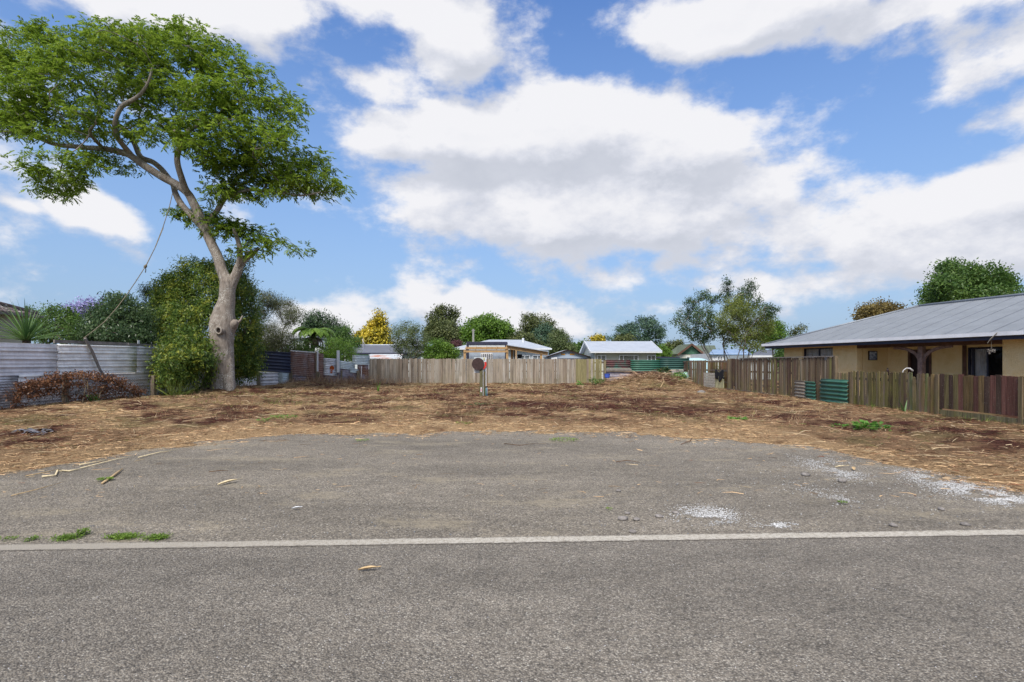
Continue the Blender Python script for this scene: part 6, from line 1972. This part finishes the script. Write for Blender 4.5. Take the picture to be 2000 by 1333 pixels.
def far_wood():
    C = []
    for i in range(900):
        az = rnd.uniform(-1.25, 1.25); d = rnd.uniform(110, 190)
        h = 3.0 + 3.4 * float(fbm(np.array(az * 14), np.array(3.), 5))
        C.append((math.tan(az) * d if abs(az) < 1.2 else math.tan(1.2) * d, d, rnd.uniform(.5, h)))
    C = np.array(C)
    V = crown_leaves(C, np.array([0, 150, -20.]), 30, 2.2, 1.1, .6, flat=.6)
    V[:, :, 2] = np.maximum(V[:, :, 2], -.05)
    tag(quads_obj('distant_trees', V, LEAF['mid']), 'far belt of trees along the horizon behind the houses', 'trees', kind='stuff')


far_wood()


# tree fern
def tree_fern():
    Y = 43.5; s = Y / F; b = Vector(((611 - CX) * s, Y, 0)); root = thing('tree_fern', 'tree fern with bright green umbrella of fronds above dark hanging dead ones', 'tree fern'); root.location = b
    ztop = EYE + (HY - 660) / F * Y
    mb = MB(); mb.tube([(0, 0, -.1), (.02, 0, 1.2), (-.02, .02, ztop * .75), (0, 0, ztop + .3)], [.22, .17, .16, .20], 10); tr = mb.build('trunk', BARK['dark'], root, True)
    for i in range(34):
        dead = i >= 24
        a = 2 * math.pi * (i / (24 if not dead else 10)) + rnd.uniform(-.12, .12)
        Lf = rnd.uniform(1.9, 2.4) if not dead else rnd.uniform(1.2, 1.7)
        n = 22; P, T = [], []
        up0 = rnd.uniform(.75, 1.0) if not dead else rnd.uniform(.1, .35)
        p = Vector((0, 0, ztop + .25 if not dead else ztop)); ang = up0
        for k in range(n):
            P.append(p.copy()); d = Vector((math.cos(a) * math.cos(ang), math.sin(a) * math.cos(ang), math.sin(ang))); T.append(d)
            p = p + d * (Lf / n); ang -= (.075 if not dead else .10) * (1 + k / n)
        mb = MB(); mb.tube(P, [.018 * (1 - .8 * k / n) for k in range(n)], 4)
        for k in range(1, n):
            t = k / n; w = .42 * math.sin(math.pi * min(1, t * .9 + .12)) ** .8 * (.75 if dead else 1)
            side = T[k].cross(Vector((0, 0, 1))).normalized()
            for sg_ in (-1, 1):
                for h in (0, .5):
                    pp_ = P[k] + T[k] * (Lf / n * h); dd = (side * sg_ + T[k] * .35 + Vector((0, 0, -.25 if not dead else -.8))).normalized()
                    q = T[k] * .035
                    mb.add([pp_ - q, pp_ + dd * w * .5 - q * 1.2, pp_ + dd * w, pp_ + dd * w * .5 + q * 1.2, ], [(0, 1, 2, 3)])
        mb.build('frond', LEAF['fern' if not dead else 'deadfern'], root)


tree_fern()


# sword leaved plant at the left edge
def sword_plant(name, label, cat, c, n, L, W, leaf, up=(.2, 1.45), seed=1):
    r = random.Random(seed); root = thing(name, label, cat); root.location = c
    for i in range(n):
        a = r.uniform(0, 2 * math.pi); e = r.uniform(*up); l = L * r.uniform(.7, 1.1); w = W * r.uniform(.8, 1.2)
        k = 6; p = Vector((0, 0, 0)); mb = MB(); ee = e
        side = Vector((-math.sin(a), math.cos(a), 0))
        for j in range(k + 1):
            t = j / k; ww = w * (1 - t ** 2.2) * (.6 + .4 * min(1, t * 4)) * .5 + .001
            d = Vector((math.cos(a) * math.cos(ee), math.sin(a) * math.cos(ee), math.sin(ee)))
            nn = side.cross(d)
            mb.v += [tuple(p - side * ww), tuple(p - nn * ww * .5), tuple(p + side * ww)]
            p = p + d * l / k; ee -= r.uniform(.03, .09) * (1.4 - e / 1.6)
        for j in range(k): mb.f += [(3 * j, 3 * j + 1, 3 * j + 4, 3 * j + 3), (3 * j + 1, 3 * j + 2, 3 * j + 5, 3 * j + 4)]
        mb.build('leaf', LEAF[leaf], root)
    return root


cp_ = sword_plant('cabbage_tree', 'spiky sword-leaved plant rising over the iron fence at the left edge', 'plant', at(52, 668, 19.2), 95, 1.5, .06, 'flax', (.25, 1.5), 3)
mb = MB(); zt_ = at(52, 668, 19.2).z; mb.tube([(0, 0, -zt_), (0, .0, -zt_ / 2), (0, 0, .05)], [.13, .11, .12], 8); mb.build('trunk', BARK['brown'], cp_, True)
q = gp(318, 772)
for i, (px, py) in enumerate(((322, 777), (336, 780), (352, 779), (384, 773), (368, 776))):
    q = gp(px, py); lb = ['arching yellow strap leaves beside the old post, left of the ash tree', 'tallest dry strap leaves left of the ash tree', 'green strap leaved clump between post and ash tree', 'green strap leaves close to the ash trunk', 'low strap leaves in front of the dark hedge'][i]
    sword_plant('strap_leaf_clump', lb, 'plant', (q.x, q.y, .0), 26, .95 if i != 1 else 1.15, .035, 'tuft', (.5, 1.45), 20 + i)


# dead creeper on the netting
def creeper():
    root = thing('dead_creeper', 'mass of dead rust brown creeper sprawling over the wire netting at left', 'creeper')
    C = []
    prof = [(28, 780, 800), (38, 752, 785), (60, 745, 775), (85, 742, 768), (105, 732, 772), (130, 730, 775), (160, 728, 785), (190, 732, 785), (220, 738, 780), (245, 748, 785), (268, 762, 788)]
    px_ = [p[0] for p in prof]
    for i in range(430):
        px = rnd.uniform(28, 272); t_, b_ = np.interp(px, px_, [p[1] for p in prof]), np.interp(px, px_, [p[2] for p in prof])
        dens = rnd.random() ** 1.9
        py = t_ + (b_ - t_) * dens + rnd.gauss(0, 2)
        q = at(px, py, wy(px)); C.append((q.x + rnd.gauss(.08, .13), q.y + rnd.gauss(0, .1), max(.05, q.z)))
    C = np.array(C)
    V = crown_leaves(C, C.mean(0), 13, .11, .075, .045, up=.2, outw=.3, droop=.6)
    quads_obj('leaves', V, LEAF['creeper'], root)
    seeds, par = [np.array((WX, wy(30), .1))], [-1]
    for px in range(34, 272, 8):
        q = at(px, float(np.interp(px, px_, [p[1] for p in prof])) + 12, wy(px)); seeds.append(np.array(q)); par.append(len(seeds) - 2)
    low = []
    for i in range(130):
        px = rnd.uniform(35, 285); q = at(px, 760, wy(px)); low.append((q.x + rnd.gauss(.1, .1), q.y, rnd.uniform(.05, .6)))
    N, P, _ = grow(seeds, par, np.concatenate([C[:260], np.array(low)]), step=.18)
    Vs, Qs = skel_mesh(N, P, r0=.005, p=2.4, rmax=.018)
    link('stems', mesh_np('stems', Vs, Qs, BARK['brown'], True), root)
    for (a, b, c) in (((150, 736), (157, 752), (150, 786)), ((147, 738), (160, 745), (162, 775)), ((195, 755), (185, 770), (180, 790))):
        mb = MB(); mb.tube([at(*a, wy(a[0])) + Vector((.15, 0, 0)), at(*b, wy(b[0])) + Vector((.2, 0, 0)), at(*c, wy(c[0])) + Vector((.2, 0, 0))], .014, 5)
        mb.build('dead_stalk', M['dry_stick'], root)


creeper()
M['dryweed'] = attrmat('dry_weeds', .9, .1)


def upright(name, label, cat, spots, col, Lr, Wd, lean=.35, kind='stuff', per=None):
    P, L, W, A, lf, C = [], [], [], [], [], []
    V = []; Cc = []
    for (x, y, rx, ry_, n, h) in spots:
        for _ in range(n):
            px = x + rnd.gauss(0, rx); py = y + rnd.gauss(0, ry_)
            z = float(lotz(np.array(px), np.array(py))) - .02
            a = rnd.uniform(0, 6.28); e = abs(rnd.gauss(0, lean)); l = h * rnd.uniform(.45, 1.1); w = Wd * rnd.uniform(.6, 1.4)
            p = Vector((px, py, z)); side = Vector((-math.sin(a + 1), math.cos(a + 1), 0)); ang = math.pi / 2 - e; b = rnd.uniform(0, .5) * (1 + e)
            for j in range(4):
                t = j / 3; V += [tuple(p - side * w * (1 - .8 * t) * .5), tuple(p + side * w * (1 - .8 * t) * .5)]
                p = p + Vector((math.cos(a) * math.cos(ang), math.sin(a) * math.cos(ang), math.sin(ang))) * l / 3; ang -= b
            c = np.array(rnd.choice(col)) * rnd.uniform(.6, 1.3); Cc += [c] * 8
    n = len(V) // 8; i = np.arange(n)[:, None] * 8
    Q = np.concatenate([i + np.array([0, 1, 3, 2]) + 2 * k for k in range(3)], 1).reshape(-1, 4)
    o = link(name, mesh_np(name, np.array(V), Q, M['dryweed'], False, np.array(Cc)))
    return tag(o, label, cat, kind=kind)


def sp(px, py, rx=.25, ry_=.2, n=60, h=.4):
    q = gp(px, py); return (q.x, q.y, rx, ry_, n, h)


brown = [(.36, .22, .13), (.42, .28, .17), (.27, .16, .10), (.50, .37, .24)]
spots = []
for px in range(552, 722, 9):
    q = pp(px); nn_ = 34 if 590 < px < 720 else 20
    spots.append((q[0] + .35, q[1] - .45, .28, .22, nn_ * 3, rnd.uniform(.45, 1.15) if px > 600 else .5))
spots += [(-9.4, 37.4, .7, .25, 160, .8), (-8.2, 37.5, .8, .2, 110, .55), (-6.2, 37.5, 2, .15, 120, .3), (-16, 32, .3, .9, 180, .5), (-15.6, 30.5, .3, .8, 100, .5)]
upright('dry_weeds', 'tall dead brown weeds standing along the patched iron fence', 'weeds', spots, brown, 0, .018)
spots = [sp(rnd.uniform(200, 1650), 752 + rnd.random() ** 1.6 * 75, .25, .2, 16, rnd.uniform(.12, .36)) for _ in range(270)]
spots += [sp(1548, 826, .18, .15, 26, .35), sp(1555, 832, .15, .12, 16, .3), sp(1230, 800, .15, .1, 14, .28)]
upright('dry_stubble', 'short dead stalks standing up through the mown litter', 'stalks', spots, brown + [(.15, .06, .04), (.20, .09, .05), (.5, .38, .2)], 0, .010, .5)
spots = [sp(rnd.uniform(300, 620), 755 + rnd.random() * 45, .3, .25, 26, rnd.uniform(.08, .25)) for _ in range(46)] + [sp(rnd.uniform(1100, 1200), 748, .3, .15, 50, .35) for _ in range(4)] + \
        [sp(rnd.uniform(740, 1180), 752, .5, .1, 20, .18) for _ in range(16)] + [sp(rnd.uniform(600, 1900), 765 + rnd.random() * 70, .15, .12, 8, .12) for _ in range(50)]
spots += [(12 - .15, ry(px), .05, .25, 24, .2) for px in (1480, 1540, 1700, 1720, 1760, 1778, 1900, 1950)]
upright('green_grass', 'scattered tufts of living green grass among the litter', 'grass', spots, [(.12, .20, .035), (.20, .26, .06), (.28, .27, .09), (.08, .15, .03)], 0, .012, .6)
upright('green_stalk', 'single upright green maize-like shoot near the left end of the paling fence', 'plant', [sp(738, 768, .02, .02, 7, .55)], [(.10, .22, .03)], 0, .05, .2, kind=None)

# mound of cuttings in the back right corner
mound = []
for i in range(1500):
    x = rnd.gauss(9.3, 1.8); y = rnd.gauss(36.2, .9); 
    if y > 37.6 or x > 11.8 or x < 6: continue
    z = float(lotz(np.array(x), np.array(y)))
    mound.append((x, y, z + rnd.random() * .12))
P = np.array(mound); n = len(P)
o = blades('cuttings_pile', P, .3 + .8 * rng.random(n), .015 + .012 * rng.random(n), rng.random(n) * 6.28, np.abs(rng.normal(.1, .45, n)), np.array(brown)[rng.integers(0, 4, n)] * (.5 + .8 * rng.random(n))[:, None], M['straw'], .6)
tag(o, 'heap of brown cuttings and dead stalks in the back right corner', 'cuttings', kind='stuff')


def bush_small(px, py, Y, rx, ry_, leaf, n, label, L=.12, W=.07, cat='weed', name='weed_clump'):
    C = clumps([(px, py, rx, ry_)], Y, rx / F * Y, n, .1); C[:, 2] = np.maximum(C[:, 2], .03)
    V = crown_leaves(C, C.mean(0) - np.array([0, 0, .1]), 10, .4 * ry_ / F * Y + .01, L, W, up=.9, outw=.3)
    V[:, :, 2] = np.maximum(V[:, :, 2], .006)
    return tag(quads_obj(name, V, LEAF[leaf]), label, cat)


bush_small(1297, 728, 36.4, 12, 8, 'glossy', 26, 'broad dark green leaves on the cuttings heap beside the green iron fence', .22, .13)
bush_small(1325, 736, 36.0, 14, 8, 'weed', 26, 'lighter green leafy weed right of the dark one on the cuttings heap', .18, .10)
bush_small(1165, 745, 35.5, 16, 6, 'mid', 26, 'low green weed at the right end of the paling fence', .14, .05)
bush_small(1132, 752, 35.0, 5, 7, 'weed', 12, 'bright green seedling in front of the paling fence right of centre', .16, .07)
bush_small(183, 782, 19.8, 7, 8, 'weed', 16, 'bright green shoot under the dead creeper', .12, .06)
bush_small(430, 775, 25.4, 30, 7, 'mid', 40, 'ivy-like green leaves at the foot of the ash tree', .12, .07)


def flat_weed(px, py, r, leaf, label, n=70, L=.16, W=.10, h=.12):
    q = gp(px, py); r = r / F * q.y; z = float(lotz(np.array(q.x), np.array(q.y))) if bdist(q.x, q.y) > 0 else 0.0
    a = rng.random(n) * 6.28; d = r * np.sqrt(rng.random(n))
    P = np.stack([q.x + d * np.cos(a), q.y + d * np.sin(a) * .9, z + .02 + rng.random(n) * h], -1)
    T = np.stack([np.cos(a), np.sin(a), rng.normal(.25, .3, n)], -1)
    V = leaf_quads(P, T, np.array([0, 0, 1.]) + unit(n) * .5, L * (.6 + .7 * rng.random(n)), W * (.6 + .7 * rng.random(n)))
    return tag(quads_obj('weed_clump', V, LEAF[leaf]), label, 'weed')


flat_weed(1690, 842, 16, 'weed', 'largest bright green leafy weed in the straw at right')
flat_weed(1722, 848, 11, 'weed', 'smaller green weed just right of the largest one in the straw', 36, .12, .08)
flat_weed(1640, 838, 13, 'weed', 'flattened green weed left of the largest one in the straw', 34, .11, .06, .06)
flat_weed(1440, 826, 12, 'weed', 'grey green weed in the straw right of centre', 60, .13, .06, .05)
flat_weed(942, 797, 22, 'greygreen', 'low grey green weed patch in front of the meter post', 60, .10, .05, .04)
flat_weed(556, 822, 24, 'weed', 'wide green grassy patch in the straw left of centre', 110, .10, .025, .05)
flat_weed(905, 838, 16, 'moss', 'faint green patch at the straw edge below the meter post', 60, .05, .02, .02)
flat_weed(515, 832, 9, 'weed', 'small green tuft left of the wide grassy patch', 34, .09, .03, .05)
flat_weed(1102, 861, 28, 'moss', 'olive moss streak at the far edge of the gravel', 260, .03, .02, .008)
flat_weed(708, 862, 12, 'moss', 'small moss patch on the gravel left of centre', 90, .03, .02, .008)
flat_weed(205, 939, 13, 'moss', 'dark green moss patch under the knobbly stick', 260, .022, .014, .012)
flat_weed(1645, 985, 8, 'moss', 'small moss patch among the shell on the gravel', 90, .02, .012, .01)
flat_weed(1100 + 150 - 60, 963 + 35, 6, 'moss', 'tiny moss spot by the river stones', 50, .015, .01, .006)
for (px, py, rx, n, lb) in ((130, 1052, 28, 420, 'flat green weed mat on the road edge, leftmost of the dense ones'), (160, 1045, 12, 230, 'taller yellow green sprig on the road edge between two weed mats'), (240, 1050, 34, 900, 'longest and thickest green weed mat beside the road line'), (307, 1051, 25, 560, 'rightmost green weed mat beside the road line'), (62, 1054, 16, 90, 'thin scattered weed bits on the road edge near the left border'), (20, 1054, 16, 50, 'few tiny weed sprigs at the left end of the road edge')):
    q = gp(px, py); r = rx / F * q.y; a = rng.normal(0, .42, n).clip(-1.1, 1.1)
    P = np.stack([q.x + a * r, q.y + rng.normal(0, .035, n), rng.random(n) * (.018 if n != 230 else .045)], -1)
    V = leaf_quads(P, unit(n) * np.array([1, 1, .6]) + np.array([0, 0, .15]), np.array([0, 0, 1.]) + unit(n) * .6, .018 + .014 * rng.random(n), .008 + .006 * rng.random(n))
    V[:, :, 2] = np.maximum(V[:, :, 2], .002)
    tag(quads_obj('weed_mat', V, LEAF['moss']), lb, 'weed')
sword_plant('arching_weed', 'single pale arching weed leaf against the mossy palings', 'weed', (11.72, 16.05, .02), 2, .6, .05, 'flax', (1.1, 1.3), 55)

# ---------------------------------------------------------------- the meter post in the middle of the lot
mp = thing('meter_post', 'twin wooden posts carrying a white meter box and round brown disc in the lot', 'post')
Y = 23.6; s = F / Y
mp.location = (X(943, Y), Y, 0)


def rel(o): o.location = Vector(o.location) - Vector(mp.location); return o


def bxp(name, mat, px0, px1, py0, py1, y0, y1, bevel=0, col=None):
    mb = MB(); mb.box(X(px0, Y), X(px1, Y), Y + y0, Y + y1, Z(py1, Y), Z(py0, Y)); o = rel(mb.build(name, M[mat], mp, bevel=bevel))
    if col: o.color = (*col, 1)
    return o


bxp('post', 'post', 936.8, 943.0, 720, 782, -.06, .06, 0, (.13, .115, .065)); bxp('post', 'post', 944.4, 948.4, 726, 782, -.05, .06, 0, (.11, .09, .055))
bxp('conduit', 'gutter', 943.2, 944.2, 722, 781, -.02, .02); bxp('conduit', 'gutter', 948.8, 949.9, 699, 764, -.02, .02)
bxp('meter_box', 'pale_board', 926, 949.0, 698.5, 729, .062, .24, .01); bxp('box_side', 'gutter', 926.5, 928.3, 722, 728.6, .05, .061)
bxp('bracket', 'yellow_board', 944, 946.5, 699, 703, .03, .06)
mb = MB(); mb.tube([(X(934, Y), Y - .11, Z(711.3, Y)), (X(934, Y), Y - .075, Z(711.3, Y))], .272, 40); d_ = rel(mb.build('disc', M['disc'], mp, bevel=.006))
mb = MB()
for i in range(9):
    a0 = R(-48 + i * 7.5); a1 = R(-48 + (i + 1) * 7.5)
    for a in (a0, a1): mb.v += [(X(935.5, Y) + .25 * math.cos(a), Y - .07, Z(711.5, Y) + .25 * math.sin(a)), (X(935.5, Y) + .335 * math.cos(a), Y - .07, Z(711.5, Y) + .335 * math.sin(a) * (.9))]
    mb.f.append((i * 4, i * 4 + 1, i * 4 + 3, i * 4 + 2))
rel(mb.build('red_reflector', M['red'], mp)).modifiers.new('t', 'SOLIDIFY').thickness = .006
st_ = bxp('sticker', 'white', 938.8, 941.4, 757, 766, -.066, -.0605)
for k in (0, 1):
    mb = MB(); zc_ = Z(760 + k * 3.4, Y); xc = X(940, Y)
    mb.add([(xc - .024, Y - .068, zc_ - .018), (xc + .026, Y - .068, zc_ - .03), (xc + .022, Y - .068, zc_ + .002), (xc + .002, Y - .068, zc_ + .03)], [(0, 1, 2, 3)]); o = mb.build('printed_mark', M['pink'], st_); o.location = (-mp.location.x, -mp.location.y, 0); o.location = Vector(o.location) - Vector((0, 0, 0)); o.matrix_parent_inverse = Matrix.Translation(-Vector(st_.location) - Vector((0, 0, 0))) if False else o.matrix_parent_inverse; o.location = Vector((0, 0, 0))
mb = MB(); mb.box(X(948.5, Y), X(951, Y), Y - .05, Y + .0, Z(758.5, Y), Z(754.5, Y)); mb.tube([(X(950, Y), Y - .03, Z(755.5, Y)), (X(953.5, Y), Y - .05, Z(754.5, Y))], .018, 6); rel(mb.build('tap', M['black'], mp))
mb = MB(); mb.tube([(X(949.3, Y), Y - .03, Z(758, Y)), (X(949.5, Y), Y - .03, Z(781, Y))], .028, 6); rel(mb.build('green_pipe', plain('green_pipe', (.05, .16, .15), .5, .4), mp, True))
mb = MB(); mb.tube([(X(951, Y), Y - .04, Z(757, Y)), (X(951.8, Y), Y - .05, Z(765, Y)), (X(951.3, Y), Y - .05, Z(772, Y)), (X(952.2, Y), Y - .04, Z(779, Y)), (X(950, Y), Y - .1, Z(781.5, Y))], .012, 5); rel(mb.build('hose', M['roof_blue'], mp, True))

# ---------------------------------------------------------------- oddments by the back fences
mb = MB(); p = at(1186, 738, 37.3); r = .2
mb.tube([(p.x, p.y, p.z - .05), (p.x, p.y, p.z + .02), (p.x, p.y, p.z + .28), (p.x, p.y, p.z + .285)], [.13, .17, .21, .23], 16)
tag(mb.build('bucket', M['blue'], smooth=False), 'blue plastic bucket half buried at the left end of the green iron fence', 'bucket')
C = clumps([(1339, 735, 5, 7)], 36.6, .2, 40, .5)
mb = MB(); n = 10
for i in range(7):
    th = i / 6 * math.pi
    for k in range(n):
        a = 2 * math.pi * k / n; q_ = 1 + .25 * math.sin(k * 2.3 + i * 1.7)
        mb.v.append((at(1339, 735, 36.6).x + .20 * math.sin(th) * math.cos(a) * q_, 36.6 + .14 * math.sin(th) * math.sin(a), at(1339, 735, 36.6).z + .27 * math.cos(th) * (1 + .1 * q_)))
for i in range(6):
    for k in range(n): mb.f.append((i * n + k, i * n + (k + 1) % n, (i + 1) * n + (k + 1) % n, (i + 1) * n + k))
tag(mb.build('plastic_bag', M['teal_bag']), 'crumpled pale green plastic bag at the foot of the old palings', 'bag')


def branch(pts, rad, mat, label):
    mb = MB()
    P = [at(*p) for p in pts]; mb.tube(P, [rad * (1 - .6 * i / (len(P) - 1)) for i in range(len(P))], 6)
    return tag(mb.build('branch', M[mat], smooth=True), label, 'branch')


branch([(717, 746, 36.2), (724, 743, 36.4), (731, 741, 36.6)], .04, 'dry_stick', 'broken pale branch at the left end of the paling fence')
branch([(1035, 775, 26), (1042, 765, 27), (1037, 757, 28.5), (1030, 749, 31)], .018, 'dry_stick', 'thin bare branch bent upward in the middle of the lot')
branch([(1290, 757, 32.5), (1297, 745, 33.5), (1294, 735, 34.5)], .025, 'dry_stick', 'upright bare twig on the slope of the cuttings heap')
branch([(1130, 822, 14.6), (1172, 824, 14.4), (1210, 821, 14.7)], .02, 'dry_stick', 'brown stick lying on the dark cuttings near the middle')
branch([(1375, 817, 15.2), (1425, 821, 14.8), (1462, 824, 14.4)], .03, 'pale_stick', 'long pale stick beside the grey green weed')
branch([(1268, 790, 20), (1300, 797, 18.7), (1345, 800, 18)], .02, 'dry_stick', 'bent pale stalk lying right of centre on the lot')
q = gp(1370, 772)
stone_m = [o for o in COL.objects if o.name.startswith('stone')][0]
so = bpy.data.objects.new('stone', stone_m.data); COL.objects.link(so); so.location = (q.x, q.y, .12); so.scale = (3.6, 3.6, 5); tag(so, 'pale orange boulder lying in front of the slatted panel', 'stone')
# grey plastic sheet in the straw at left
V = []; Qq = []
for j in range(9):
    for i in range(22):
        u_, v_ = i / 21, j / 8
        g_ = gp(30 + 75 * u_, 856 - 10 * v_)
        e_ = min(u_, 1 - u_, v_, 1 - v_)
        zz_ = float(lotz(np.array(g_.x), np.array(g_.y))) + .03 + .10 * float(fbm(np.array(u_ * 9), np.array(v_ * 5), 77)) * min(1, e_ * 8) - .02
        V.append((g_.x + .12 * math.sin(v_ * 9), g_.y, zz_))
for j in range(8):
    for i in range(21):
        if (i in (0, 20) and j % 3 == 1) or (j in (0, 7) and i % 3 != 2) or rnd.random() < .34: continue
        a = j * 22 + i; Qq.append((a, a + 1, a + 23, a + 22))
tag(link('plastic_film', mesh_np('plastic_film', np.array(V), np.array(Qq), plain('grey_film', (.15, .145, .16), .5, .4, var=.5, sc=6), False)), 'torn grey plastic film half buried in the straw at far left', 'plastic film')

# repeats of one kind share a group phrase
GROUPS = {'stone': 'flat river stones lying on the gravel', 'stick': 'dry sticks and stalks strewn on the gravel edge', 'weed_mat': 'low weed mats along the road edge line',
          'weed_clump': 'small green weeds growing in the cleared lot', 'strap_leaf_clump': 'strap-leaved clumps left of the ash tree', 'branch': 'broken branches lying in the lot',
          'iron_sheet': 'iron sheets leaning on the old palings', 'power_pole': 'poles behind the houses'}
for o in COL.objects:
    k = o.name.split('.')[0]
    if o.parent is None and k in GROUPS and 'group' not in o: o['group'] = GROUPS[k]
